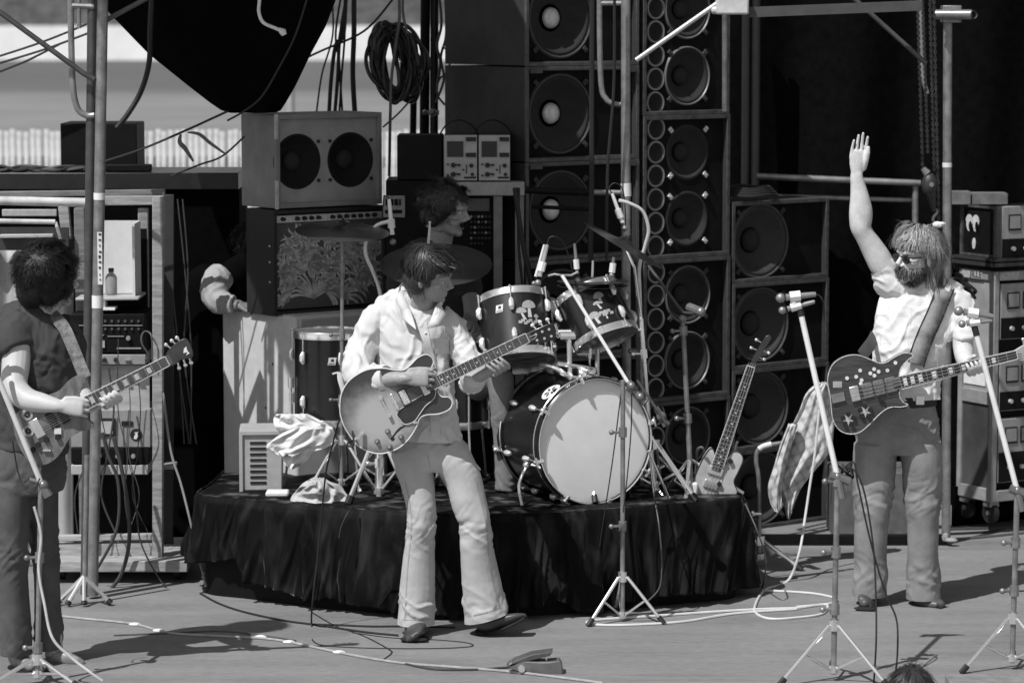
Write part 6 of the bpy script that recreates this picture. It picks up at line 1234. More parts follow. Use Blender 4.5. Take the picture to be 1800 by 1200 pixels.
# ---------------------------------------------------------------- onlooker's head at the bottom edge
f = Fig(11.75); onl = thing('person', 'dark-haired onlooker, only the crown showing at the bottom edge', 'person', Vector((f.p(1600, 1200).x, 11.75, -1.4)))
c = f.p(1601, 1226, 0); Mh = headmat(c, (.1, 1, .05), (0, 0, 1)); b_ = MB(); head(b_, Mh, .95); b_.tube([c + Vector((0,0,-.05)), c + Vector((0,.0,-.2))], .056, 14); b_.tube([c + Vector((0,0,-.17)), c + Vector((0,0,-.24)), c + Vector((0,0,-.5)), c + Vector((0,0,-1.1))], [(.08,.07), (.2,.1), (.18,.12), (.16,.12)], 18, flat=(1,0,0)); link(baked(b_, .008, 2), 'body', skin, onl, 0)
q = MB(); hairbase(q, Mh, [((0,.02,.045), (.082,.102,.084)), ((0,.07,-.02), (.075,.045,.07))]); strands(q, Mh, 900, lambda p: p.z > -.03 and not (p.y < -.06 and p.z < .06), .1, .15, .3, .005, 17, lift=.06); q.build('hair', hairm, onl, 0)
# ================================================================ guitars
def plane(Y): return lambda u, y, v: P(u, v, Y) + Vector((0, y, 0))
def edge(fn, pts, r, y, closed=True, n=6): q = MB(); q.tube([fn(p[0], y, p[1]) for p in pts], r, n, closed=closed); return q
def neckframe(o, d):                          # frame along the neck in the guitar plane
    ex = Vector(d).normalized(); ez = Vector((0,-1,0)).cross(ex) if False else Vector((-ex.z, 0, ex.x)); ey = Vector((0, 1, 0))
    M = Matrix((ex, ey, ez)).transposed().to_4x4(); M.translation = o; return M
def burst(name, c, r0, r1, g0, g1, gl=.25):
    m = bpy.data.materials.new(name); m.use_nodes = True; n = m.node_tree; b = n.nodes['Principled BSDF']; b.inputs['Roughness'].default_value = gl; b.inputs['Coat Weight'].default_value = .35
    t = n.nodes.new('ShaderNodeTexCoord'); d = n.nodes.new('ShaderNodeVectorMath'); d.operation = 'DISTANCE'; d.inputs[1].default_value = c
    z = n.nodes.new('ShaderNodeTexNoise'); z.inputs['Scale'].default_value = 14; z.inputs['Detail'].default_value = 5; a = n.nodes.new('ShaderNodeMath'); a.operation = 'MULTIPLY_ADD'; a.inputs[1].default_value = .12
    mr = n.nodes.new('ShaderNodeMapRange'); mr.inputs[1].default_value = r0 + .06; mr.inputs[2].default_value = r1 + .06; mr.inputs[3].default_value = g0; mr.inputs[4].default_value = g1; mr.interpolation_type = 'SMOOTHSTEP'
    n.links.new(t.outputs['Object'], d.inputs[0]); n.links.new(t.outputs['Object'], z.inputs[0]); n.links.new(z.outputs[0], a.inputs[0]); n.links.new(d.outputs['Value'], a.inputs[2]); n.links.new(a.outputs[0], mr.inputs[0]); n.links.new(mr.outputs[0], b.inputs['Base Color'])
    return m
def px(o, pts, s): return pts
inlay = mat('pearl inlay', .7, .3); fb_m = mat('dark fretboard', .035, .5, var=.3); brassy = mat('nickel fret', .75, .25, .8); bind = mat('cream binding', .7, .4)
def fretboard(rt, M, a0, a1, w0, w1, scale, nf, y0=-.016, nstr=6, blocks=False, fr=.0016):
    q = MB(); q.prism([(a0, -w0/2), (a1, -w1/2), (a1, w1/2), (a0, w0/2)], y0, y0+.007, lambda x, y, z: M @ Vector((x, y, z))); fb = q.build('fretboard', fb_m, rt)
    q = MB(); q.tube([M @ Vector((a0 - .03, y0+.012, 0)), M @ Vector((a1, y0+.011, 0))], [(w0*.46, .012), (w1*.46, .011)], 12, flat=M.to_3x3() @ Vector((0,0,1))); q.build('neck', mat('neck wood', .09, .35), rt)
    for s in (-1, 1): q = MB(); q.tube([M @ Vector((a0, y0, s*w0/2)), M @ Vector((a1, y0, s*w1/2))], .0015, 6); q.build('neck_binding', bind, fb)
    for k in range(1, nf+1):
        a = a1 - scale*(1 - 2**(-k/12)); w = lerp(w1, w0, (a1-a)/(a1-a0))*.98; q = MB(); q.box((a-fr/2, y0-.0022, -w/2), (a+fr/2, y0-.0002, w/2), M); q.build('fret', brassy, fb)
        if k in (3, 5, 7, 9, 12, 15, 17, 19):
            am = a + scale*(2**(-k/12))*.029; q = MB(); h = w*.28 if blocks else .0035; l = (.009 if blocks else .0035); q.box((am-l, y0-.0012, -h), (am+l, y0-.0001, h), M); q.build('inlay', inlay, fb)
    q = MB(); q.box((a1, y0-.004, -w1/2), (a1+.004, y0+.006, w1/2), M); q.build('nut', bind, fb)
    for i in range(nstr):
        t = (i - (nstr-1)/2)/(nstr-1)*.82; q = MB(); q.tube([M @ Vector((-.01, -.016, t*w0*1.05)), M @ Vector((a1+.02, y0-.005, t*w1))], .0008 if nstr == 6 else .0011, 5); q.build('string', mat('steel string', .5, .3, .8), rt)
    return fb
def pegs(rt, fn, pts, y=.004, m=None):
    for (u, v), (u2, v2) in pts:
        q = MB(); a, b = fn(u, y, v), fn(u2, y, v2); q.tube([a, b], .003, 6); d = (b-a).normalized(); q.ball(b + d*.004, (.009, .004, .008), 10, 6); q.build('tuning_peg', m or white, rt)
# ---- semi-hollow guitar of the centre player
Yg = 13.39; fn = plane(Yg); sg = ppm(P(700, 700, Yg))
out = cr([(597.5, 715), (601, 690), (615, 668), (642, 651), (671, 647), (693, 650), (710, 650), (722, 641), (734, 629), (748, 623), (758, 627), (762, 636), (758, 647), (756, 655), (762, 661), (771, 680), (770, 689), (777, 697), (789, 698), (795, 707), (790, 719), (772, 727), (750, 729), (738, 735), (731, 752), (716, 774), (695, 790), (664, 797), (632, 785), (610, 758), (600, 735)], 6, True)
out = [(p.x, p.y) for p in out]
gt = thing('electric_guitar', 'hollow-bodied guitar with sunburst top held by the white-shirted player', 'guitar', P(690, 715, Yg))
q = MB(); q.prism(out, 0, .043, fn); q.build('body', burst('sunburst lacquer', P(668, 735, Yg), .06, .2, .42, .05), gt, bevel=.005)
edge(fn, out, .0027, -.0005).build('binding', bind, gt)
O = P(694, 706, Yg); M = neckframe(O, P(927, 593, Yg) - O)
pg = [(p.x, p.y) for p in cr([(701, 721), (704, 738), (713, 745), (728, 740), (738, 727), (748, 713), (762, 701), (766, 690), (764, 680), (755, 686)], 5, True)]
q = MB(); q.prism(pg, -.006, -.003, fn); pgo = q.build('pickguard', mat('black pickguard', .03, .15, var=.5, scale=20, coat=.5), gt); edge(fn, pg, .0016, -.006).build('pickguard_edge', bind, pgo)
for a in (.048, .145):
    q = MB(); q.box((a-.02, -.008, -.037), (a+.02, -.0005, .037), M); pk = q.build('pickup', mat('black pickup ring', .015, .3), gt)
    q = MB(); q.box((a-.015, -.012, -.033), (a+.015, -.008, .033), M); q.build('pickup_cover', chrome, pk, bevel=.002)
q = MB(); q.box((-.006, -.012, -.04), (.006, -.001, .04), M); br = q.build('bridge', chrome, gt, bevel=.002)
for k in range(6): q = MB(); q.box((-.008, -.016, -.032 + k*.0125), (.008, -.012, -.027 + k*.0125), M); q.build('saddle', chrome, br)
q = MB(); q.box((-.052, -.014, -.045), (-.042, -.004, .045), M); tp_ = q.build('tailpiece', chrome, gt, bevel=.003)
for s in (-1, 1): q = MB(); q.lathe([(.0005, -.018), (.008, -.018), (.008, 0)], M @ Vector((-.047, 0, s*.043)), (0,1,0), 12); q.build('stud', chrome, tp_)
fretboard(gt, M, .182, .647, .054, .043, .632, 20)
hs = [(922, 589), (940, 579), (960, 570), (979, 566), (984, 572), (980, 585), (976, 597), (960, 600), (940, 603), (926, 605)]; q = MB(); q.prism(hs, -.012, .003, fn); hso = q.build('headstock', shell_m, gt, bevel=.002)
pegs(gt, fn, (((944, 580), (937, 573)), ((955, 575), (950, 567)), ((967, 571), (963, 563)), ((946, 602), (944, 611)), ((958, 600), (959, 610)), ((970, 598), (974, 607))))
for u, v in ((942, 587), (953, 582), (965, 578), (944, 597), (957, 594), (969, 590)): q = MB(); q.lathe([(.0005, -.017), (.006, -.017), (.006, -.0125)], fn(u, 0, v), (0,1,0), 10); q.build('bushing', chrome, hso)
an_ = math.atan2(113, 233); 
me = text_mesh('Gibson', .022, lambda x, y, z: fn(979, 0, 581) + Vector((x*math.cos(an_+1.4) - y*math.sin(an_+1.4), -.0128 - z, x*math.sin(an_+1.4) + y*math.cos(an_+1.4)))); link(me, 'headstock_lettering', inlay, hso, 0)
q = MB(); tr = [(930, 592), (942, 587), (944, 590), (934, 598)]; q.prism(tr, -.0145, -.0125, fn); to = q.build('truss_cover', rubber, hso); edge(fn, tr, .0009, -.0145).build('truss_edge', bind, to)
for x, y in ((235, 785), (130, 885), (370, 840), (255, 940)):
    c = fn(640 + x/5.715, 0, 620 + y/5.715); q = MB(); q.lathe([(.0005, -.016), (.008, -.016), (.0125, -.002), (.0125, 0)], c, (0,1,0), 16); kn = q.build('knob', mat('amber knob', .16, .25, var=.3), gt); q = MB(); q.lathe([(.0005, -.018), (.005, -.0175), (.0055, -.0155)], c, (0,1,0), 10); q.build('knob_cap', alu, kn)
fh = [(704, 750), (698, 755), (692, 763), (687, 770), (688, 774), (692, 774), (694, 770), (692, 768), (698, 760), (706, 753), (713, 749), (709, 748)]; q = MB(); q.prism([(p.x, p.y) for p in cr(fh, 3, True)], -.0012, .0005, fn); q.build('sound_hole', rubber, gt)
q = MB(); q.box(fn(726, -.006, 744), fn(733, -.001, 740)); q.build('pickguard_bracket', chrome, gt)
c0 = fn(640, -.004, 760); q = MB(); q.tube([c0, fn(631, -.03, 766), fn(622, -.04, 771)], [.008, .008, .005], 8); q.build('jack_plug', chrome, gt)
# its cord
loose('instrument_cable', [fn(622, -.04, 771), P(611, 779, 13.3), P(613, 784, 13.3), P(622, 778, 13.32), P(612, 730, 13.5), P(598, 735, 13.55), P(585, 780, 13.6), P(573, 830, 13.65), P(566, 900, 13.7), P(558, 980, 13.72), P(549, 1060, 13.7), G(548, 1100), G(555, 1130), G(620, 1138), G(740, 1140), G(822, 1137), G(823, 1130), G(760, 1124), G(690, 1121), G(620, 1112)], .0042, rubber, 'black guitar cord hanging left of the centre player and looping on floor')
loose('instrument_cable', [G(548, 1076), G(590, 1100), G(640, 1118), G(682, 1140), G(688, 1148), G(672, 1160)], .0042, rubber, 'short black cord end trailing on floor left of centre player')
q = MB(); q.tube(cr([fn(604, .02, 690), P(598, 668, 13.45), P(596, 655, 13.5), P(584, 657, 13.5)], 4), [(.0025, .012)]*13, 8); one('guitar_strap', q, mat('pale strap', .4, .7), 'pale strap end sticking out behind the white-shirted player\'s elbow', 'strap')

# ---- electric bass of the waving player
Yb = 14.06; fn = plane(Yb)
out = [(p.x, p.y) for p in cr([(1455, 673), (1457, 655), (1466, 638), (1485, 626.5), (1507, 624), (1528, 631), (1545, 638), (1558, 637), (1570, 629), (1587, 621), (1600, 621.5), (1605, 626), (1598, 631), (1587, 642), (1581, 656), (1581, 684), (1582, 698), (1588, 707), (1596, 711), (1586, 715), (1564, 716), (1547, 727), (1528, 746), (1510, 760), (1490, 762), (1474, 754), (1464, 736), (1461, 713), (1459, 694)], 5, True)]
bg_ = thing('bass_guitar', 'dark wood bass guitar with star-shaped plates worn by the waving player', 'bass guitar', P(1520, 690, Yb))
q = MB(); q.prism(out, 0, .045, fn); q.build('body', mat('dark striped wood', .05, .35, var=.6, scale=7, stretch=(2, 1, 14), coat=.25), bg_, bevel=.004)
edge(fn, out, .0024, -.0005).build('binding', mat('dotted binding', .5, .5, var=.7, scale=160), bg_)
O = P(1499, 692, Yb); M = neckframe(O, P(1781, 624, Yb) - O)
for u, v in ((1489, 664.5), (1505, 662), (1512, 651), (1514.5, 668), (1530, 656), (1536.5, 648.6), (1544.5, 653), (1537, 660), (1560, 651), (1574, 637.5), (1513, 674)):
    q = MB(); q.lathe([(.0005, -.0035), (.0085, -.0035), (.009, -.0005)], fn(u, 0, v), (0,1,0), 12); q.build('dot_inlay', inlay, bg_)
for a in (.07, .125, .18): q = MB(); q.box((a-.024, -.01, -.035), (a+.024, -.0005, .035), M); q.build('pickup', mat('wood pickup cover', .14, .5, var=.4, scale=20, stretch=(6, 1, 1)), bg_, bevel=.003)
q = MB(); q.box((-.012, -.016, -.035), (.03, -.001, .035), M); q.build('bridge', alu, bg_, bevel=.003); q = MB(); q.box((-.1, -.012, -.02), (-.04, -.001, .02), M); q.build('tailpiece', mat('brushed plate', .3, .4, .6), bg_)
q = MB(); q.box(fn(1464, -.003, 681), fn(1480, -.0005, 670)); q.build('serial_plate', mat('pale plate', .35, .5), bg_)
for cu, cv in ((1491, 737), (1521, 723)):
    q = MB(); o2 = [(cu + (11 if k % 2 == 0 else 4)*math.cos(k*math.pi/5 + .3), cv + (11 if k % 2 == 0 else 4)*math.sin(k*math.pi/5 + .3)) for k in range(10)]; q.prism(o2, -.005, -.0005, fn); st = q.build('star_plate', mat('bright plate', .7, .3, .6), bg_)
    for k in range(5): a = k*2*math.pi/5 + .3 + math.pi/5; q = MB(); q.lathe([(.0005, -.016), (.009, -.016), (.0105, 0)], fn(cu + 10*math.cos(a), 0, cv + 10*math.sin(a)), (0,1,0), 12); q.build('knob', rubber, st)
for u, v in ((1553, 706), (1547, 704)): q = MB(); q.lathe([(.0005, -.012), (.007, -.012), (.008, 0)], fn(u, 0, v), (0,1,0), 10); q.build('knob', rubber, bg_)
fretboard(bg_, M, .222, .772, .062, .042, .8, 20, nstr=4, blocks=True)
hs = [(1780, 617), (1796, 607), (1812, 606), (1836, 600), (1838, 618), (1815, 626), (1798, 634), (1783, 632)]; q = MB(); q.prism(hs, -.012, .004, fn); q.build('headstock', mat('pale headstock', .35, .35), bg_, bevel=.003); pegs(bg_, fn, (((1800, 608), (1799, 598)), ((1818, 606), (1817, 597)), ((1800, 632), (1802, 642))), m=chrome)
# strap over the T-shirt
SL = [(1664, 502), (1658, 516), (1645, 550), (1627, 590), (1615, 622), (1610, 640)]; q = strip(BSHIRT, SL, 30, .014); so3 = q.build('guitar_strap', mat('grey woven strap', .24, .7, var=.2, scale=60), None, 0); tag(so3, 'wide grey strap across the waving bassist\'s chest', 'strap'); ss = so3.modifiers.new('t', 'SOLIDIFY'); ss.thickness = .004
for dx in (-13.5, 13.5): strip(BSHIRT, [(u + dx, v + dx*.45) for u, v in SL], 2.4, .0185).build('strap_edge', rubber, so3, 0)
q = MB(); q.tube(cr([P(1515, 625, 14.06), P(1520, 618, 14.1), P(1532, 602, 14.2), P(1538, 590, 14.3)], 4), [(.004, .03)]*13, 8, flat=(0,1,0)); one('guitar_strap', q, mat('dark strap', .05, .7), 'dark strap tail behind the waving bassist at his waist', 'strap')

# ---- left player's guitar
Yq = 12.66; fn = plane(Yq)
out = [(p.x, p.y) for p in cr([(23, 740), (28, 728), (40, 718), (60, 708), (80, 697), (103, 687), (119, 670), (135, 660.6), (147, 661), (150, 668), (141, 682), (138, 694), (141, 706), (147, 728), (156, 740), (163, 746), (160, 754), (140, 759), (121, 772), (105, 798), (89, 812), (72, 817), (51, 810), (35, 787), (26, 763)], 5, True)]
lg_ = thing('electric_guitar', 'two-horned figured wood guitar held by the dark-shirted player at left', 'guitar', P(80, 740, Yq))
q = MB(); q.prism(out, 0, .045, fn); q.build('body', mat('figured wood', .15, .3, var=.5, scale=12, stretch=(3, 1, 1), coat=.3), lg_, bevel=.006)
O = P(66, 752, Yq); M = neckframe(O, P(296, 633, Yq) - O)
for a in (.07, .12): q = MB(); q.box((a-.017, -.008, -.036), (a+.017, -.0005, .036), M); q.build('pickup', rubber, lg_, bevel=.002)
q = MB(); q.box((-.02, -.012, -.04), (.02, -.001, .04), M); q.build('bridge', chrome, lg_, bevel=.003); q = MB(); q.box(fn(96, -.01, 762), fn(108, -.001, 752)); q.build('pickup_selector', bind, lg_)
for u, v in ((67, 781), (82, 773), (102, 768), (58, 790)): q = MB(); q.lathe([(.0005, -.016), (.011, -.016), (.012, 0)], fn(u, 0, v), (0,1,0), 14); q.build('knob', rubber, lg_)
for u, v in ((48, 728), (50, 757)): q = MB(); q.lathe([(.0005, -.004), (.024, -.004), (.024, -.0005)], fn(u, 0, v), (0,1,0), 20); st = q.build('round_sticker', mat('pale sticker', .38), lg_); q = MB(); q.lathe([(.004, -.006), (.013, -.006), (.013, -.0042)], fn(u, 0, v), (0,1,0), 14); q.build('sticker_print', rubber, st)
q = MB(); q.box(fn(76, -.014, 792), fn(90, -.001, 789)); q.build('jack_plate', chrome, lg_)
fretboard(lg_, M, .2, .612, .056, .043, .62, 22, blocks=True)
hs = [(p.x, p.y) for p in cr([(292, 624), (302, 609), (322, 595), (331, 598), (338, 614), (338, 628), (320, 631), (307, 641), (298, 642)], 3, True)]; q = MB(); q.prism(hs, -.012, .003, fn); hso = q.build('headstock', mat('dark headstock', .04, .3, var=.5), lg_, bevel=.002)
q = MB(); q.prism([(324, 612), (328, 608), (330, 616), (334, 620), (328, 624), (330, 618), (323, 620)], -.0145, -.0122, fn); q.build('headstock_inlay', inlay, hso)
pegs(lg_, fn, (((300, 612), (293, 607)), ((309, 605), (303, 600)), ((317, 600), (312, 595)), ((312, 637), (314, 645)), ((322, 632), (325, 640)), ((332, 629), (335, 636))), m=chrome)
q = MB(); q.tube(cr([P(150, 664, 12.67), P(140, 640, 12.7), P(128, 610, 12.74), P(112, 575, 12.8), P(92, 552, 12.86)], 5), [(.003, .026)]*21, 8, flat=(0,1,0)); one('guitar_strap', q, mat('patterned strap', .12, .7, var=.9, scale=40), 'patterned strap over the left player\'s shoulder', 'strap')

# ---- bass leaning on its stand at the right of the riser
Yn = 14.62; fn = plane(Yn)
out = [(p.x, p.y) for p in cr([(1216, 866), (1220, 842), (1232, 812), (1246, 790), (1253, 789), (1258, 800), (1268, 806), (1280, 802), (1290, 793), (1301, 796), (1306, 808), (1298, 828), (1290, 846), (1296, 864), (1286, 872), (1255, 877), (1228, 874)], 5, True)]
nb = thing('bass_guitar', 'spare pale bass guitar leaning on a stand at the right end of riser', 'bass guitar', P(1258, 872, Yn))
q = MB(); q.prism(out, 0, .04, fn); q.build('body', mat('pale lacquer', .45, .35, var=.3, scale=8), nb, bevel=.006); edge(fn, out, .0025, -.0005).build('binding', mat('dark binding', .04, .4), nb)
O = P(1243, 872, Yn); M = neckframe(O, P(1321, 640, Yn) - O)
for u, v in ((1274, 812), (1284, 810), (1264, 850)): q = MB(); q.lathe([(.0005, -.016), (.011, -.016), (.012, 0)], fn(u, 0, v), (0,1,0), 12); q.build('knob', rubber, nb)
for a in (.06, .13): q = MB(); q.box((a-.02, -.01, -.036), (a+.02, -.0005, .036), M); q.build('pickup', chrome, nb, bevel=.003)
fretboard(nb, M, .16, .66, .058, .04, .74, 20, nstr=4)
hs = [(1318, 640), (1327, 622), (1346, 590), (1353, 588), (1356, 594), (1340, 620), (1327, 642)]; q = MB(); q.prism(hs, -.01, .004, fn); q.build('headstock', mat('dark headstock', .04), nb, bevel=.002); pegs(nb, fn, (((1330, 615), (1322, 612)), ((1338, 602), (1331, 598)), ((1342, 617), (1350, 620)), ((1334, 628), (1342, 631))), m=chrome)
q = MB(); q.tube(cr([P(1238, 794, 14.6), P(1234, 786, 14.58), P(1226, 790, 14.62), P(1224, 810, 14.7), P(1222, 872, 14.75)], 5), .006, 8); q.tube([P(1296, 776, 14.7), P(1290, 800, 14.72), P(1284, 872, 14.76)], .006, 8); q.tube([P(1218, 871, 14.6), P(1300, 873, 14.6)], .006, 8); one('guitar_stand', q, steel, 'tubular guitar stand holding the spare pale bass', 'guitar stand')

# ================================================================ plaid shirt on a bent stand
def cloth(rows, Y, dep, seed, nu=44, nv=60, amp=.02):
    rows = cr([(a, b, c) for a, b, c in rows], 6)
    def fnc(a, c):
        k = c*(len(rows)-1); i = min(int(k), len(rows)-2); r = lerp(rows[i], rows[i+1], k-i); t = 2*math.pi*a
        ce = P((r.y+r.z)/2, r.x, Y); hw = (r.z-r.y)/2/ppm(ce); f_ = noise.noise(Vector((math.cos(t)*2.4 + seed, math.sin(t)*1.4, c*3.5)))
        return ce + Vector((math.cos(t)*hw, math.sin(t)*dep*(.6 + .4*abs(math.cos(t*2))) + amp*f_ - amp*.8*ridge(noise.noise(Vector((math.cos(t)*2.2 + c*1.2, seed, c*2.2)))), amp*.3*f_))
    q = MB(); q.grid(fnc, nu*2, nv, closed_u=True); n0 = len(q.v) - nu*2; q.f.append(tuple(range(nu*2-1, -1, -1))); q.f.append(tuple(range(n0, n0 + nu*2))); return q
pl_m = bpy.data.materials.new('plaid cotton'); pl_m.use_nodes = True; n = pl_m.node_tree; b = n.nodes['Principled BSDF']; b.inputs['Roughness'].default_value = .9
tc = n.nodes.new('ShaderNodeTexCoord'); val = None
for rot in (R(28), R(118)):
    mp = n.nodes.new('ShaderNodeMapping'); mp.inputs['Rotation'].default_value = (0, rot, 0); n.links.new(tc.outputs['Object'], mp.inputs[0]); wv = n.nodes.new('ShaderNodeTexWave'); wv.inputs['Scale'].default_value = 7; wv.inputs['Distortion'].default_value = 1.5; n.links.new(mp.outputs[0], wv.inputs[0])
    pw = n.nodes.new('ShaderNodeMath'); pw.operation = 'POWER'; pw.inputs[1].default_value = 3; n.links.new(wv.outputs['Fac'], pw.inputs[0])
    if val is None: val = pw
    else: ad = n.nodes.new('ShaderNodeMath'); ad.operation = 'ADD'; n.links.new(val.outputs[0], ad.inputs[0]); n.links.new(pw.outputs[0], ad.inputs[1]); val = ad
mr = n.nodes.new('ShaderNodeMapRange'); mr.inputs[2].default_value = 1.6; mr.inputs[3].default_value = .6; mr.inputs[4].default_value = .34; n.links.new(val.outputs[0], mr.inputs[0]); n.links.new(mr.outputs[0], b.inputs['Base Color'])
q = cloth([(672, 1440, 1456), (690, 1416, 1466), (720, 1404, 1470), (757, 1388, 1466), (790, 1378, 1460), (822, 1366, 1436), (850, 1358, 1416), (870, 1372, 1403), (890, 1378, 1393), (908, 1382, 1386)], 15.3, .05, 3, amp=.03)
ps = thing('hanging_shirt', 'pale plaid shirt hung over a bent stand left of the bassist', 'shirt', P(1410, 790, 15.3)); q.build('shirt_body', pl_m, ps, 0)
q = cloth([(745, 1386, 1402), (780, 1372, 1392), (820, 1360, 1380), (855, 1350, 1374), (885, 1354, 1374), (898, 1362, 1370)], 15.22, .035, 8, amp=.015, nu=24, nv=36); q.build('sleeve', pl_m, ps, 0)
b = P(1334, 960, 15.25); b.z = 0; st = thing('bent_stand', 'bent tube stand carrying the hanging plaid shirt', 'stand', b)
q = MB(); q.tube(cr([Vector((b.x, 15.25, .08)), P(1334, 850, 15.25), P(1329, 810, 15.25), P(1333, 790, 15.25), P(1350, 782, 15.25), P(1420, 772, 15.28)], 6), .011, 10); q.build('bent_tube', steel, st); q = MB(); q.tube(cr([P(1334, 789, 15.24), P(1342, 784, 15.24), P(1356, 780, 15.24)], 4), .0135, 10); q.build('tape_wrap', tape, st)
q = MB(); q.tube([P(1322, 903, 15.24), P(1338, 903, 15.24)], .01, 8); q.ball(P(1323, 902, 15.24), .016); q.build('clamp', chrome, st); tripod(st, Vector((b.x, b.y, 0)), .14, .22, R(-20), .012, brace=False)
# ================================================================ towels
towel = mat('white terry towel', .68, .95, var=.1, scale=12, bump=.5, bscale=160)
tw = thing('towel', 'white towel draped below the left floor tom', 'towel', P(530, 820, 14.6))
q = cloth([(728, 486, 540), (738, 480, 562), (750, 484, 580), (762, 492, 584), (772, 500, 574)], 14.62, .045, 1, amp=.022); q.build('upper_fold', towel, tw, 0)
q = cloth([(750, 520, 585), (762, 494, 590), (776, 474, 588), (786, 468, 570), (793, 478, 540), (798, 490, 520)], 14.58, .03, 4, amp=.022); q.build('middle_fold', towel, tw, 0)
q = cloth([(785, 505, 560), (800, 496, 548), (812, 500, 536), (822, 508, 518)], 14.6, .03, 6, amp=.018); q.build('hanging_corner', towel, tw, 0)
q = cloth([(841, 545, 570), (850, 530, 592), (862, 520, 606), (874, 512, 618), (880, 510, 612)], 14.45, .09, 5, amp=.03, nv=30); one('towel', q, mat('grey towel', .45, .95, var=.25, scale=10, bump=.5, bscale=160), 'crumpled towel lying on the riser floor at left', 'towel', sharp=0)
q = MB(); g = G(490, 872, RZ); q.box(g + Vector((-.06, -.05, .002)), g + Vector((.05, .04, .03))); one('folded_cloth', q, towel, 'small folded white cloth at the riser edge', 'cloth', bevel=.01)
# ================================================================ floor cables, pedal, front box
tan = mat('taped tan cable', .33, .7, var=.3, scale=20); wh = mat('white cable', .62, .5, var=.1)
def fl(pts, r): return [G(u, v, r) for u, v in pts]
cb = loose('floor_cable', fl(((104, 1082), (150, 1087), (235, 1096), (300, 1112), (400, 1118), (470, 1122), (520, 1130), (600, 1147), (660, 1158), (720, 1166), (800, 1172), (900, 1180), (1000, 1192), (1060, 1200)), .006), .006, tan, 'pale taped cable running across the stage front from the left')
for u, v in ((237, 1099), (279, 1110), (458, 1121), (508, 1130), (596, 1148)):
    q = MB(); g = G(u, v, .0); q.ball(g + Vector((0,0,.006)), (.028, .018, .009), 8, 6); q.build('tape_patch', tape, cb)
loose('floor_cable', fl(((352, 1042), (385, 1060), (430, 1075), (500, 1090), (560, 1098), (640, 1110), (700, 1116)), .005), .005, rubber, 'black cable curving along the foot of the riser at left')
loose('floor_cable', fl(((540, 1096), (600, 1098), (650, 1100), (720, 1100), (800, 1102)), .005), .0045, rubber, 'straight black cable on the floor behind the centre player')
loose('floor_cable', fl(((200, 1116), (300, 1112), (400, 1109), (520, 1125)), .004), .004, mat('grey cable', .09), 'thin grey cable shadowing the taped cable at left')
loose('floor_cable', fl(((705, 1164), (760, 1175), (830, 1176), (895, 1172)), .005), .005, mat('dark cable', .05), 'dark cable running to the foot pedal')
loose('white_cable', [P(1440, 720, 15.15), P(1432, 800, 15.12), P(1424, 850, 15.1), P(1415, 910, 15.05), P(1405, 970, 14.9)] + fl(((1385, 1020), (1345, 1036), (1328, 1062), (1330, 1078), (1355, 1087), (1400, 1085), (1445, 1078), (1452, 1062), (1400, 1068), (1340, 1070), (1250, 1075), (1150, 1082), (1060, 1088), (1032, 1092), (1045, 1097), (1100, 1098), (1200, 1092), (1290, 1078), (1400, 1070)), .006), .0065, wh, 'white cable dropping from the plaid shirt and looping on the floor')
loose('white_cable', fl(((1340, 1037), (1400, 1040), (1440, 1044), (1470, 1052), (1460, 1060), (1400, 1066)), .006), .006, wh, 'short white cable loop on the floor behind the vocal stand')
for i, pts in enumerate((((1668, 948), (1720, 944), (1800, 936)), ((1670, 938), (1730, 935), (1800, 930)), ((1668, 930), (1740, 928), (1810, 926)))): loose('floor_cable', fl(pts, .006), .008, (mat('grey cable', .09), rubber, mat('dark cable', .05))[i], ('nearest', 'middle', 'farthest')[i] + ' of three cables on the floor by the right rack')
loose('stand_lead', [P(1478, 830, 12.7), P(1500, 812, 12.68), P(1508, 850, 12.66), P(1530, 950, 12.64), P(1556, 1040, 12.62), P(1575, 1085, 12.6), P(1578, 1130, 12.56), G(1574, 1180), G(1560, 1215)], .004, rubber, 'black lead arching from the vocal stand clutch to the floor')
loose('stand_lead', [P(1476, 836, 12.7), P(1496, 822, 12.68), P(1518, 860, 12.66), P(1535, 960, 12.64), P(1540, 1060, 12.6), P(1540, 1130, 12.56), G(1536, 1200)], .004, rubber, 'second black lead hanging straight below the vocal stand clutch')
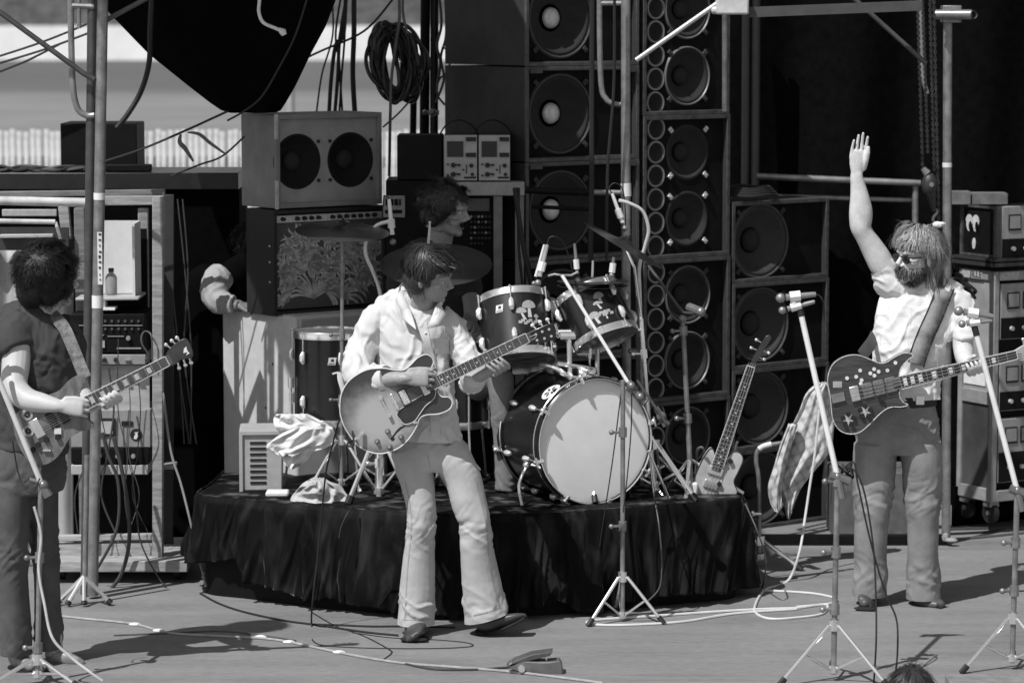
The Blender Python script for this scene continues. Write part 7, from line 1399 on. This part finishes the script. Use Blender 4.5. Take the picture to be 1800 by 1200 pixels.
q = MB(); rnd = random.Random(4); q.tube(cr([P(1462 + rnd.uniform(0, 40), 812 + rnd.uniform(0, 34), 12.7 + rnd.uniform(-.03, .02)) for k in range(14)], 5), .004, 6); one('lead_bundle', q, rubber, 'black lead wrapped around the tilted boom\'s clutch', 'cable')
loose('riser_lead', [P(1142, 800, 14.2), P(1150, 870, 14.1), P(1158, 920, 14.0), P(1163, 980, 13.97), P(1160, 1030, 13.95), P(1140, 1055, 13.93)], .004, mat('dark cable', .05), 'thin lead hanging down the riser drape right of boom stand')
loose('riser_lead', [P(622, 890, 14.05), P(612, 900, 14.0), P(600, 925, 13.98), P(596, 945, 13.97)], .004, rubber, 'short lead hanging over the riser edge at left')
loose('riser_lead', [P(1310, 885, 14.4), P(1330, 930, 14.3), P(1345, 975, 14.3), P(1346, 1000, 14.35), G(1340, 1032)], .004, mat('dark cable', .05), 'thin lead hanging off the right corner of the riser')
g = G(942, 1182); pd = thing('foot_pedal', 'open foot pedal lying on the stage before the centre player', 'pedal', g); Yp = g.y; fn = plane(Yp)
q = MB(); q.prism([(893, 1170), (894, 1163), (915, 1158), (945, 1160), (962, 1160), (984, 1158), (988, 1166), (991, 1184), (960, 1186), (920, 1181)], -.03, .05, fn); q.build('base', mat('grey cast pedal', .16, .45, .3, var=.3), pd, bevel=.006)
q = MB(); q.prism([(890, 1169), (905, 1158), (935, 1147), (972, 1142), (966, 1150), (940, 1156), (912, 1164), (894, 1171)], -.03, .05, fn); q.build('treadle', mat('ribbed treadle', .07, .6), pd, bevel=.004)
q = MB(); q.tube([fn(958, 0, 1150), fn(961, .0, 1162)], .004, 6); q.build('push_rod', chrome, pd); q = MB(); q.lathe([(.0005, -.042), (.014, -.042), (.016, -.03)], fn(917, 0, 1172), (0,1,0), 12); q.build('pivot_knob', chrome, pd)
g = P(1676, 1200, 12.25); q = MB(); q.box((g.x, 12.2, .0), (g.x + .5, 12.5, .062)); fbx = one('floor_monitor_box', q, mat('dim stage box', .22, .6, var=.3), 'low pale box cut off by the bottom right corner', 'box', bevel=.008)
for k in range(3): q = MB(); q.box((g.x + .06 + k*.13, 12.19, .015), (g.x + .15 + k*.13, 12.199, .05)); q.build('dark_panel', dark, fbx)
